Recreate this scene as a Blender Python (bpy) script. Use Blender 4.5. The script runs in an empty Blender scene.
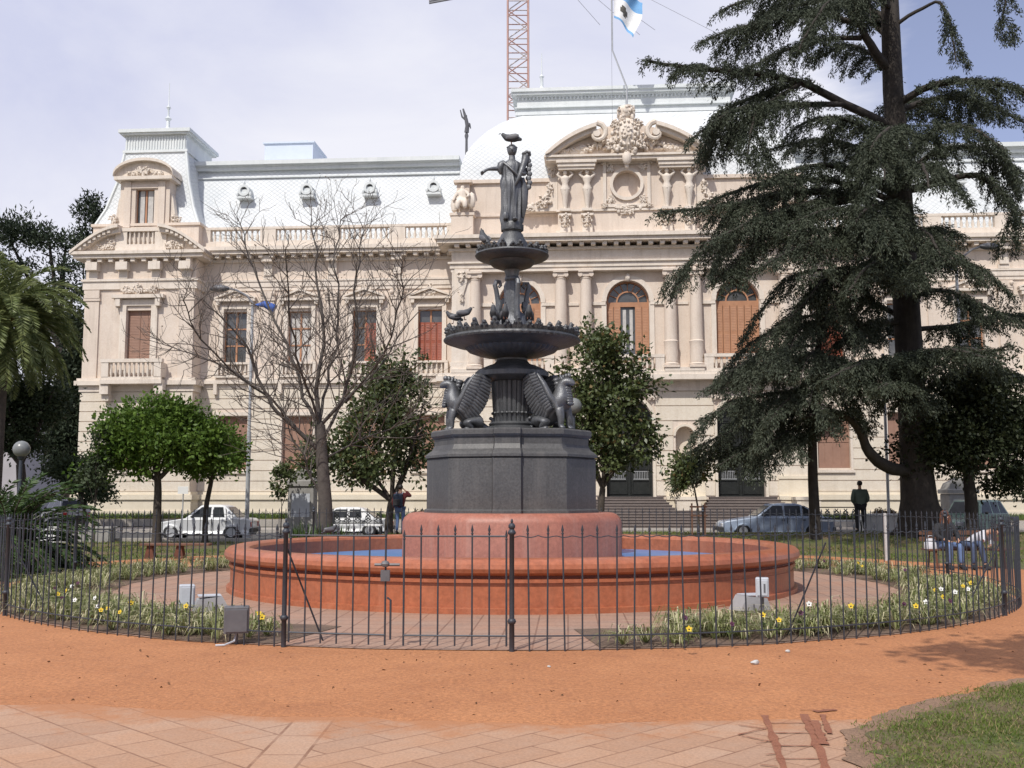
import bpy, bmesh, math, random
import numpy as np
from mathutils import Vector, Matrix, noise
R = math.radians
random.seed(11)
rng = np.random.default_rng(11)
scene = bpy.context.scene
col = scene.collection
sin, cos, pi = math.sin, math.cos, math.pi

# ---------------------------------------------------------------- camera numbers (used to turn measurements into metres)
FPX, CAMH, HOR = 1050.0, 1.7, 496.0
PITCH = math.atan((HOR - 384) / FPX)

def ray(x, y):
    a, b = x - 512, 384 - y
    return (a, FPX * cos(PITCH) - b * sin(PITCH), FPX * sin(PITCH) + b * cos(PITCH))

def at(x, y, D):
    d = ray(x, y); t = D / d[1]
    return Vector((d[0] * t, D, CAMH + d[2] * t))

def gx(x, D):
    return (x - 512) / FPX * D

def sstep(a, b, x):
    t = min(1, max(0, (x - a) / (b - a))); return t * t * (3 - 2 * t)

def gz(x, y):                                   # gentle rise of the lawn towards the street
    if y > 39.9: return 0.0
    return 0.36 * sstep(33.3, 37.5, y) * sstep(-9, -3, x)

# ---------------------------------------------------------------- materials
def new_mat(name):
    m = bpy.data.materials.new(name); m.use_nodes = True
    nt = m.node_tree; nt.nodes.clear()
    out = nt.nodes.new('ShaderNodeOutputMaterial')
    return m, nt, out

def N(nt, t, **kw):
    n = nt.nodes.new(t)
    for k, v in kw.items():
        if k.startswith('i_'):
            n.inputs[k[2:].replace('_', ' ')].default_value = v
        else: setattr(n, k, v)
    return n

def math_n(nt, op, a, b=None, clamp=False):
    n = nt.nodes.new('ShaderNodeMath'); n.operation = op; n.use_clamp = clamp
    for i, s in enumerate((a, b)):
        if s is None: continue
        if isinstance(s, (int, float)): n.inputs[i].default_value = s
        else: nt.links.new(s, n.inputs[i])
    return n.outputs[0]

def mixc(nt, fac, a, b, mode='MIX'):
    n = nt.nodes.new('ShaderNodeMix'); n.data_type = 'RGBA'; n.blend_type = mode
    L = nt.links
    if isinstance(fac, (int, float)): n.inputs[0].default_value = fac
    else: L.new(fac, n.inputs[0])
    for s, i in ((a, 6), (b, 7)):
        if isinstance(s, tuple): n.inputs[i].default_value = (*s[:3], 1)
        else: L.new(s, n.inputs[i])
    return n.outputs[2]

def ramp(nt, s, p0, p1):
    n = nt.nodes.new('ShaderNodeMapRange'); n.inputs['From Min'].default_value = p0; n.inputs['From Max'].default_value = p1
    nt.links.new(s, n.inputs['Value']); return n.outputs[0]

def noise_n(nt, scale, detail=4, rough=.6, vec=None, dist=0.0):
    n = nt.nodes.new('ShaderNodeTexNoise'); n.inputs['Scale'].default_value = scale
    n.inputs['Detail'].default_value = detail; n.inputs['Roughness'].default_value = rough; n.inputs['Distortion'].default_value = dist
    if vec is not None: nt.links.new(vec, n.inputs['Vector'])
    return n.outputs['Fac']

def pmat(name, c1, c2=None, scale=3.0, rough=.7, bump=0.0, bscale=None, metal=0.0, spec=.5, streak=0.0, fine=.0, coat=0.0, streakc=(.12, .1, .08)):
    """surface whose colour wanders between c1 and c2, with fine grain, vertical streaks and bump"""
    m, nt, out = new_mat(name)
    b = N(nt, 'ShaderNodeBsdfPrincipled')
    tc = N(nt, 'ShaderNodeTexCoord'); o = tc.outputs['Object']
    c2 = c2 or tuple(x * .8 for x in c1)
    f = ramp(nt, noise_n(nt, scale, 6, .65, o), .3, .7)
    c = mixc(nt, f, c1, c2)
    if fine:
        g = noise_n(nt, scale * 14, 3, .7, o)
        c = mixc(nt, fine, c, mixc(nt, ramp(nt, g, .3, .7), (0, 0, 0), (1, 1, 1)), 'OVERLAY')
    if streak:
        mp = N(nt, 'ShaderNodeMapping'); mp.inputs['Scale'].default_value = (2.2, 2.2, .18); nt.links.new(o, mp.inputs[0])
        s = ramp(nt, noise_n(nt, 1.6, 5, .7, mp.outputs[0]), .5, .78)
        c = mixc(nt, math_n(nt, 'MULTIPLY', s, streak), c, streakc)
    nt.links.new(c, b.inputs['Base Color'])
    b.inputs['Roughness'].default_value = rough; b.inputs['Metallic'].default_value = metal
    b.inputs['Specular IOR Level'].default_value = spec; b.inputs['Coat Weight'].default_value = coat
    if bump:
        bp = N(nt, 'ShaderNodeBump'); bp.inputs['Strength'].default_value = bump; bp.inputs['Distance'].default_value = .02
        nt.links.new(noise_n(nt, bscale or scale * 8, 5, .7, o), bp.inputs['Height']); nt.links.new(bp.outputs[0], b.inputs['Normal'])
    nt.links.new(b.outputs[0], out.inputs[0])
    return m

def leafmat(name, dark, light, trans=.25, rough=.55, clump=1.3, spec=.25, accent=None, acc=0.0):
    m, nt, out = new_mat(name)
    g = N(nt, 'ShaderNodeNewGeometry'); tc = N(nt, 'ShaderNodeTexCoord')
    n = noise_n(nt, clump, 3, .6, tc.outputs['Object'])
    f = math_n(nt, 'ADD', math_n(nt, 'MULTIPLY', g.outputs['Random Per Island'], .6), math_n(nt, 'MULTIPLY', ramp(nt, n, .3, .7), .45), True)
    c = mixc(nt, f, dark, light)
    if accent:
        a = math_n(nt, 'GREATER_THAN', g.outputs['Random Per Island'], 1 - acc)
        c = mixc(nt, a, c, accent)
    b = N(nt, 'ShaderNodeBsdfPrincipled'); b.inputs['Roughness'].default_value = rough; b.inputs['Specular IOR Level'].default_value = spec
    t = N(nt, 'ShaderNodeBsdfTranslucent'); mx = N(nt, 'ShaderNodeMixShader'); mx.inputs[0].default_value = trans
    nt.links.new(c, b.inputs['Base Color']); nt.links.new(c, t.inputs['Color'])
    nt.links.new(b.outputs[0], mx.inputs[1]); nt.links.new(t.outputs[0], mx.inputs[2]); nt.links.new(mx.outputs[0], out.inputs[0])
    return m

MT = {}
MT['stucco'] = pmat('stucco', (.71, .61, .52), (.64, .54, .455), 1.1, .85, .25, 30, streak=.35, fine=.12, streakc=(.3, .24, .19))
MT['stucco_low'] = pmat('stucco_low', (.73, .655, .55), (.66, .585, .485), 1.0, .85, .25, 30, streak=.3, fine=.12, streakc=(.36, .29, .21))
MT['trim'] = pmat('trim', (.75, .67, .585), (.66, .575, .49), 2.0, .8, .25, 30, streak=.4, fine=.2, streakc=(.28, .23, .18))
MT['plinth_cream'] = pmat('plinth_cream', (.75, .67, .54), (.68, .60, .475), 1.2, .85, .2, 25, streak=.2, fine=.1, streakc=(.4, .32, .2))
MT['shutter'] = pmat('shutter', (.46, .235, .13), (.38, .18, .095), 3, .55, streak=.3)
MT['shutter_red'] = pmat('shutter_red', (.34, .085, .04), (.22, .05, .028), 3, .5, streak=.4)
MT['blind'] = pmat('blind', (.34, .20, .145), (.28, .16, .115), 2, .7, streak=.2)
MT['glass_dark'] = pmat('glass_dark', (.05, .055, .06), (.12, .12, .12), 1.2, .08, spec=.8)
MT['curtain'] = pmat('curtain', (.6, .58, .55), (.42, .4, .38), 4, .8)
MT['door_iron'] = pmat('door_iron', (.012, .014, .013), (.025, .027, .025), 3, .4)
MT['step_stone'] = pmat('step_stone', (.20, .165, .15), (.15, .125, .115), 3, .8, .2, fine=.2)
MT['grey_stone'] = pmat('grey_stone', (.34, .33, .31), (.25, .24, .225), 3, .8, .3, streak=.3, fine=.2)
MT['iron'] = pmat('iron', (.062, .065, .070), (.10, .102, .106), 5, .42, .35, 40, metal=.35, spec=.5, streak=.55, fine=.35, streakc=(.20, .205, .205))
MT['iron_bright'] = pmat('iron_bright', (.16, .165, .175), (.085, .088, .095), 6, .40, .35, 40, metal=.45, streak=.55, fine=.35, streakc=(.28, .28, .28))
MT['plinth_grey'] = pmat('plinth_grey', (.062, .061, .062), (.088, .085, .083), 1.8, .5, .12, 30, streak=.6, fine=.3, streakc=(.16, .15, .14))
MT['basin'] = pmat('basin', (.40, .130, .062), (.325, .100, .048), .8, .36, .2, 18, streak=.45, fine=.2, streakc=(.47, .21, .13))
MT['basin_pink'] = pmat('basin_pink', (.385, .145, .095), (.325, .118, .078), 1.2, .5, .12, 25, streak=.5, fine=.18, streakc=(.46, .26, .20))
MT['basin_joint'] = pmat('basin_joint', (.17, .035, .02), None, 3, .6)
MT['fence_paint'] = pmat('fence_paint', (.034, .041, .056), (.05, .057, .07), 9, .5, .2, 60, metal=.2, streak=.35, streakc=(.10, .05, .03))
MT['bark'] = pmat('bark', (.085, .068, .055), (.04, .032, .026), 5, .9, .9, 18, streak=.4, streakc=(.025, .02, .017))
MT['bark_dark'] = pmat('bark_dark', (.050, .040, .033), (.022, .018, .015), 4, .9, .9, 14, streak=.5, streakc=(.10, .085, .07))
MT['bark_grey'] = pmat('bark_grey', (.105, .090, .080), (.055, .047, .042), 5, .9, .9, 18, streak=.4, streakc=(.025, .022, .02))
MT['twig'] = pmat('twig', (.15, .125, .108), (.095, .08, .07), 5, .9, .3, 30)
MT['wood'] = pmat('wood', (.16, .075, .045), (.10, .05, .03), 4, .7, .2)
MT['rust'] = pmat('rust', (.16, .06, .035), (.10, .04, .025), 6, .8, .2)
MT['galv'] = pmat('galv', (.50, .51, .52), (.40, .41, .42), 4, .45, metal=.4)
MT['grey_box'] = pmat('grey_box', (.13, .13, .14), (.09, .09, .10), 6, .5, .1)
MT['light_box'] = pmat('light_box', (.52, .54, .58), (.42, .44, .48), 5, .5, .1)
MT['white_paint'] = pmat('white_paint', (.80, .80, .79), (.70, .70, .69), 3, .6, streak=.1)
MT['pent'] = pmat('pent', (.62, .68, .78), (.56, .62, .72), 1, .7)
MT['slate_top'] = pmat('slate_top', (.71, .735, .735), (.61, .645, .65), 1.2, .6, streak=.35, streakc=(.4, .44, .44))
MT['red_mast'] = pmat('red_mast', (.50, .30, .26), (.42, .25, .21), 2, .6)
MT['white_mast'] = pmat('white_mast', (.6, .55, .52), (.5, .42, .4), 2, .6)
MT['wire'] = pmat('wire', (.20, .20, .22), None, 2, .6)
MT['water_blue'] = pmat('water_blue', (.06, .20, .46), (.11, .28, .54), 1.2, .3, .05, 6, spec=.6)
MT['rubber'] = pmat('rubber', (.015, .015, .016), (.025, .025, .025), 6, .8)
MT['chrome'] = pmat('chrome', (.5, .5, .52), (.4, .4, .42), 5, .3, metal=.8)
MT['car_glass'] = pmat('car_glass', (.015, .017, .02), (.05, .055, .06), 2.2, .12, spec=.35)
MT['plastic'] = pmat('plastic', (.03, .03, .033), (.045, .045, .045), 5, .6)
MT['red_lamp'] = pmat('red_lamp', (.45, .02, .02), None, 3, .2)
MT['clear_lamp'] = pmat('clear_lamp', (.65, .66, .68), (.5, .5, .52), 8, .15)
def carpaint(n, c): return pmat(n, c, tuple(x * .86 for x in c), 2, .32, coat=.5, spec=.5)
MT['car_white'] = carpaint('car_white', (.74, .75, .76))
MT['car_blue'] = carpaint('car_blue', (.34, .41, .53))
MT['car_green'] = carpaint('car_green', (.16, .25, .20))
MT['car_grey'] = carpaint('car_grey', (.11, .11, .115))
MT['car_silver'] = carpaint('car_silver', (.42, .42, .43))
MT['skin'] = pmat('skin', (.50, .29, .20), (.44, .25, .17), 8, .55)
MT['hair_dark'] = pmat('hair_dark', (.018, .013, .011), (.03, .022, .018), 12, .5)
MT['hair_red'] = pmat('hair_red', (.13, .05, .025), (.08, .03, .018), 12, .5)
MT['jacket_green'] = pmat('jacket_green', (.125, .16, .135), (.09, .12, .10), 6, .85, .3)
MT['trouser_dark'] = pmat('trouser_dark', (.018, .018, .022), (.028, .028, .032), 6, .85)
MT['denim'] = pmat('denim', (.13, .20, .36), (.09, .14, .28), 7, .85, .3)
MT['denim_dark'] = pmat('denim_dark', (.07, .10, .18), (.05, .07, .13), 7, .85, .3)
MT['cloth_white'] = pmat('cloth_white', (.60, .60, .63), (.46, .46, .50), 6, .85, .3)
MT['cloth_maroon'] = pmat('cloth_maroon', (.16, .03, .03), (.11, .022, .022), 6, .85)
MT['cloth_black'] = pmat('cloth_black', (.015, .015, .018), (.025, .025, .028), 6, .85)
MT['pack_blue'] = pmat('pack_blue', (.025, .04, .07), (.018, .025, .045), 6, .8)
MT['pigeon'] = pmat('pigeon', (.035, .037, .042), (.075, .078, .085), 14, .6)
MT['flag_blue'] = pmat('flag_blue', (.20, .42, .70), (.15, .34, .60), 3, .8)
MT['flag_white'] = pmat('flag_white', (.78, .78, .78), (.68, .69, .70), 3, .8)
MT['flag_dark'] = pmat('flag_dark', (.05, .055, .06), (.11, .10, .08), 8, .8)
MT['globe'] = pmat('globe', (.22, .23, .23), (.17, .18, .18), 6, .3)
MT['blue_cloth'] = pmat('blue_cloth', (.05, .13, .45), (.04, .09, .32), 5, .7)
MT['red_cloth'] = pmat('red_cloth', (.5, .03, .03), (.35, .02, .02), 5, .7)
MT['stone_far'] = pmat('stone_far', (.42, .40, .42), (.33, .31, .32), .3, .9)
MT['concrete'] = pmat('concrete', (.40, .37, .33), (.32, .29, .26), 1.2, .9, .3, fine=.2)
MT['asphalt'] = pmat('asphalt', (.085, .083, .082), (.06, .06, .06), .5, .9, .4, 60, fine=.3)
MT['soil'] = pmat('soil', (.19, .125, .085), (.11, .075, .055), 3, .95, .8, 25, fine=.3)
MT['far_ground'] = pmat('far_ground', (.20, .18, .15), (.14, .14, .10), .2, .95)
MT['debris'] = pmat('debris', (.55, .55, .53), (.4, .4, .4), 20, .8)
# foliage
MT['cedar_leaf'] = leafmat('cedar_leaf', (.018, .026, .016), (.075, .087, .056), .12, .6, 1.0)
MT['cedar_low_leaf'] = leafmat('cedar_low_leaf', (.030, .040, .026), (.085, .098, .066), .12, .6, 1.0)
MT['leaf_bright'] = leafmat('leaf_bright', (.035, .08, .012), (.15, .235, .04), .28, .5, 1.4)
MT['leaf_mag'] = leafmat('leaf_mag', (.036, .056, .020), (.135, .165, .062), .2, .38, 1.2, .5, (.17, .12, .05), .05)
MT['leaf_dark'] = leafmat('leaf_dark', (.020, .034, .016), (.075, .098, .046), .15, .5, 1.0)
MT['leaf_oak'] = leafmat('leaf_oak', (.015, .024, .011), (.052, .062, .028), .18, .5, 1.0)
MT['leaf_pine'] = leafmat('leaf_pine', (.014, .024, .014), (.05, .068, .038), .1, .6, .4)
MT['leaf_palm'] = leafmat('leaf_palm', (.07, .11, .032), (.29, .32, .125), .2, .45, .8, .4)
MT['leaf_palm_dry'] = leafmat('leaf_palm_dry', (.16, .09, .025), (.28, .17, .05), .15, .6, .8)
MT['leaf_shrub'] = leafmat('leaf_shrub', (.030, .060, .018), (.085, .14, .045), .2, .5, 1.5)
MT['leaf_bush'] = leafmat('leaf_bush', (.075, .058, .035), (.17, .125, .08), .2, .7, 2)
MT['leaf_hedge'] = leafmat('leaf_hedge', (.05, .085, .02), (.13, .18, .05), .2, .6, 1)
MT['grass_blade'] = leafmat('grass_blade', (.085, .13, .022), (.20, .25, .06), .25, .6, 1.5, .2, (.30, .24, .12), .2)
MT['spider'] = leafmat('spider', (.115, .150, .045), (.36, .37, .155), .3, .5, 2.2, .3, (.60, .56, .36), .30)
MT['sparse_leaf'] = leafmat('sparse_leaf', (.10, .075, .05), (.16, .12, .08), .2, .7, 1.5)
MT['pet_yellow'] = pmat('pet_yellow', (.75, .55, .03), (.6, .4, .02), 20, .7)
MT['pet_white'] = pmat('pet_white', (.8, .8, .76), (.7, .7, .68), 20, .7)
MT['pet_purple'] = pmat('pet_purple', (.10, .015, .04), (.05, .01, .06), 20, .7)
MT['pet_eye'] = pmat('pet_eye', (.05, .015, .02), None, 20, .7)

def slate_material():
    m, nt, out = new_mat('white_slate')
    b = N(nt, 'ShaderNodeBsdfPrincipled'); tc = N(nt, 'ShaderNodeTexCoord')
    sp = N(nt, 'ShaderNodeSeparateXYZ'); nt.links.new(tc.outputs['Object'], sp.inputs[0])
    h = math_n(nt, 'ADD', sp.outputs[0], math_n(nt, 'MULTIPLY', sp.outputs[1], .35))
    z = math_n(nt, 'MULTIPLY', sp.outputs[2], 1.25)
    k = 3.0
    a = math_n(nt, 'MULTIPLY', math_n(nt, 'ADD', h, z), k); c = math_n(nt, 'MULTIPLY', math_n(nt, 'SUBTRACT', h, z), k)
    fa = math_n(nt, 'PINGPONG', a, .5); fc = math_n(nt, 'PINGPONG', c, .5)
    e = math_n(nt, 'MINIMUM', fa, fc)
    line = math_n(nt, 'LESS_THAN', e, .065)
    n = ramp(nt, noise_n(nt, .8, 5, .6, tc.outputs['Object']), .3, .7)
    base = mixc(nt, n, (.71, .725, .735), (.61, .635, .65))
    vr = N(nt, 'ShaderNodeTexWhiteNoise'); vr.noise_dimensions = '2D'
    cb = N(nt, 'ShaderNodeCombineXYZ'); nt.links.new(math_n(nt, 'FLOOR', a), cb.inputs[0]); nt.links.new(math_n(nt, 'FLOOR', c), cb.inputs[1])
    nt.links.new(cb.outputs[0], vr.inputs['Vector'])
    base = mixc(nt, math_n(nt, 'MULTIPLY', vr.outputs['Value'], .22), base, (.55, .6, .63))
    c2 = mixc(nt, math_n(nt, 'MULTIPLY', math_n(nt, 'MULTIPLY', line, .5), ramp(nt, noise_n(nt, .9, 3, .6, tc.outputs['Object']), .25, .7)), base, (.38, .43, .46))
    nt.links.new(c2, b.inputs['Base Color']); b.inputs['Roughness'].default_value = .6
    bp = N(nt, 'ShaderNodeBump'); bp.inputs['Strength'].default_value = .5; bp.inputs['Distance'].default_value = .03
    nt.links.new(ramp(nt, e, 0, .12), bp.inputs['Height']); nt.links.new(bp.outputs[0], b.inputs['Normal'])
    nt.links.new(b.outputs[0], out.inputs[0]); return m
MT['slate'] = slate_material()

def dust_material():
    m, nt, out = new_mat('brick_dust')
    b = N(nt, 'ShaderNodeBsdfPrincipled'); tc = N(nt, 'ShaderNodeTexCoord'); o = tc.outputs['Object']
    a = ramp(nt, noise_n(nt, .7, 6, .65, o, .6), .3, .7); g = noise_n(nt, 26, 4, .75, o); pb = noise_n(nt, 90, 2, .5, o)
    c = mixc(nt, a, (.46, .20, .084), (.38, .156, .063))
    c = mixc(nt, .45, c, mixc(nt, ramp(nt, g, .3, .7), (.12, .12, .12), (.9, .9, .9)), 'OVERLAY')
    c = mixc(nt, math_n(nt, 'MULTIPLY', ramp(nt, pb, .63, .72), .8), c, (.19, .065, .035))
    c = mixc(nt, math_n(nt, 'MULTIPLY', ramp(nt, noise_n(nt, 5, 5, .7, o), .55, .8), .35), c, (.50, .265, .145))
    c = mixc(nt, math_n(nt, 'MULTIPLY', ramp(nt, noise_n(nt, 2.3, 6, .72, o, .8), .52, .70), .38), c, (.27, .105, .05))
    c = mixc(nt, math_n(nt, 'MULTIPLY', ramp(nt, noise_n(nt, 14, 3, .6, o, .4), .60, .70), .30), c, (.23, .09, .045))
    nt.links.new(c, b.inputs['Base Color']); b.inputs['Roughness'].default_value = .95
    bp = N(nt, 'ShaderNodeBump'); bp.inputs['Strength'].default_value = .8; bp.inputs['Distance'].default_value = .012
    nt.links.new(math_n(nt, 'ADD', g, noise_n(nt, 7, 4, .6, o)), bp.inputs['Height']); nt.links.new(bp.outputs[0], b.inputs['Normal'])
    nt.links.new(b.outputs[0], out.inputs[0]); return m
MT['dust'] = dust_material()

def paving_material():
    """oblong tiles laid at 45 degrees, mirrored either side of a straight band of edging, dusted orange"""
    m, nt, out = new_mat('paving_tiles')
    b = N(nt, 'ShaderNodeBsdfPrincipled'); tc = N(nt, 'ShaderNodeTexCoord'); o = tc.outputs['Object']
    sp = N(nt, 'ShaderNodeSeparateXYZ'); nt.links.new(o, sp.inputs[0]); X = sp.outputs[0]
    def brick(rot, w, h, mort=.009):
        mp = N(nt, 'ShaderNodeMapping'); mp.inputs['Rotation'].default_value = (0, 0, rot); nt.links.new(o, mp.inputs[0])
        t = N(nt, 'ShaderNodeTexBrick'); t.inputs['Scale'].default_value = 1; t.inputs['Brick Width'].default_value = w
        t.inputs['Row Height'].default_value = h; t.inputs['Mortar Size'].default_value = mort; t.inputs['Mortar Smooth'].default_value = .3
        t.inputs['Color1'].default_value = (.1, .1, .1, 1); t.inputs['Color2'].default_value = (.9, .9, .9, 1); t.inputs['Mortar'].default_value = (.5, .5, .5, 1)
        nt.links.new(mp.outputs[0], t.inputs['Vector']); return t
    tl, tr, tb = brick(R(45), .46, .33), brick(R(-45), .56, .27), brick(R(90), .55, .6)
    right = math_n(nt, 'GREATER_THAN', X, -1.36)
    band = math_n(nt, 'MULTIPLY', math_n(nt, 'GREATER_THAN', X, -1.66), math_n(nt, 'LESS_THAN', X, -1.36))
    def pick(k):
        c = mixc(nt, right, tl.outputs[k], tr.outputs[k]); return mixc(nt, band, c, tb.outputs[k])
    fac, tone = pick('Fac'), pick('Color')
    e = math_n(nt, 'MINIMUM', math_n(nt, 'ABSOLUTE', math_n(nt, 'ADD', X, 1.66)), math_n(nt, 'ABSOLUTE', math_n(nt, 'ADD', X, 1.36)))
    fac = math_n(nt, 'MAXIMUM', fac, math_n(nt, 'LESS_THAN', e, .011))
    big = ramp(nt, noise_n(nt, .9, 5, .6, o, .5), .35, .68); med = noise_n(nt, 6, 5, .7, o); g = noise_n(nt, 45, 3, .7, o)
    tile = mixc(nt, tone, (.36, .215, .14), (.46, .295, .20))
    tile = mixc(nt, math_n(nt, 'MULTIPLY', big, .6), tile, (.45, .235, .125))
    tile = mixc(nt, .3, tile, mixc(nt, ramp(nt, g, .3, .7), (.2, .2, .2), (.8, .8, .8)), 'OVERLAY')
    tile = mixc(nt, math_n(nt, 'MULTIPLY', ramp(nt, med, .5, .75), .35), tile, (.46, .31, .22))
    brk = ramp(nt, noise_n(nt, 3.1, 4, .7, o), .36, .60)
    ln = N(nt, 'ShaderNodeVectorMath'); ln.operation = 'DISTANCE'; nt.links.new(o, ln.inputs[0]); ln.inputs[1].default_value = (-.1, 20.8, 0)
    edge = ramp(nt, math_n(nt, 'ADD', ln.outputs['Value'], math_n(nt, 'MULTIPLY', math_n(nt, 'SUBTRACT', noise_n(nt, 1.4, 7, .72, o), .5), 3.0)), 13.1, 12.6)
    edge = math_n(nt, 'MINIMUM', math_n(nt, 'MAXIMUM', edge, 0.0), 1.0)
    c = mixc(nt, math_n(nt, 'MULTIPLY', fac, math_n(nt, 'ADD', math_n(nt, 'MULTIPLY', brk, .55), .22)), tile, (.19, .085, .045))
    c = mixc(nt, math_n(nt, 'MULTIPLY', edge, .94), c, mixc(nt, ramp(nt, g, .3, .7), (.37, .155, .064), (.45, .20, .088)))
    nt.links.new(c, b.inputs['Base Color']); b.inputs['Roughness'].default_value = .85
    bp = N(nt, 'ShaderNodeBump'); bp.inputs['Strength'].default_value = .5; bp.inputs['Distance'].default_value = .01
    nt.links.new(math_n(nt, 'SUBTRACT', math_n(nt, 'MULTIPLY', g, .4), fac), bp.inputs['Height']); nt.links.new(bp.outputs[0], b.inputs['Normal'])
    nt.links.new(b.outputs[0], out.inputs[0]); return m
MT['paving'] = paving_material()

def inner_paving_material():
    m, nt, out = new_mat('inner_paving')
    b = N(nt, 'ShaderNodeBsdfPrincipled'); tc = N(nt, 'ShaderNodeTexCoord'); o = tc.outputs['Object']
    t = N(nt, 'ShaderNodeTexBrick'); t.inputs['Scale'].default_value = 1; t.inputs['Brick Width'].default_value = .4
    t.inputs['Row Height'].default_value = .4; t.inputs['Mortar Size'].default_value = .012; t.offset = 0
    t.inputs['Color1'].default_value = (.35, .235, .175, 1); t.inputs['Color2'].default_value = (.29, .195, .148, 1); t.inputs['Mortar'].default_value = (.16, .10, .075, 1)
    mp = N(nt, 'ShaderNodeMapping'); mp.inputs['Rotation'].default_value = (0, 0, R(3)); nt.links.new(o, mp.inputs[0]); nt.links.new(mp.outputs[0], t.inputs['Vector'])
    c = mixc(nt, math_n(nt, 'MULTIPLY', ramp(nt, noise_n(nt, .9, 6, .7, o), .35, .7), .6), t.outputs['Color'], (.40, .20, .12))
    c = mixc(nt, .3, c, mixc(nt, ramp(nt, noise_n(nt, 30, 3, .7, o), .3, .7), (.2, .2, .2), (.8, .8, .8)), 'OVERLAY')
    nt.links.new(c, b.inputs['Base Color']); b.inputs['Roughness'].default_value = .85
    nt.links.new(b.outputs[0], out.inputs[0]); return m
MT['inner_paving'] = inner_paving_material()

def lawn_material():
    m, nt, out = new_mat('lawn_ground')
    b = N(nt, 'ShaderNodeBsdfPrincipled'); tc = N(nt, 'ShaderNodeTexCoord'); o = tc.outputs['Object']
    f = ramp(nt, noise_n(nt, .55, 6, .7, o, .4), .42, .62); g = noise_n(nt, 22, 4, .75, o)
    c = mixc(nt, f, (.105, .125, .035), (.17, .115, .065))
    c = mixc(nt, .6, c, mixc(nt, ramp(nt, g, .3, .7), (.1, .1, .1), (.85, .85, .85)), 'OVERLAY')
    nt.links.new(c, b.inputs['Base Color']); b.inputs['Roughness'].default_value = .95
    bp = N(nt, 'ShaderNodeBump'); bp.inputs['Strength'].default_value = 1; bp.inputs['Distance'].default_value = .03
    nt.links.new(g, bp.inputs['Height']); nt.links.new(bp.outputs[0], b.inputs['Normal'])
    nt.links.new(b.outputs[0], out.inputs[0]); return m
MT['lawn'] = lawn_material()
MT['leaf_litter'] = leafmat('leaf_litter', (.06, .03, .015), (.20, .10, .05), .1, .8)
MT['earth'] = pmat('earth', (.27, .165, .105), (.20, .125, .08), 4, .95, .6, 30, fine=.4)
MT['mud'] = pmat('mud', (.23, .085, .045), (.31, .125, .065), 6, .7, .5, 25, fine=.3)

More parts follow.
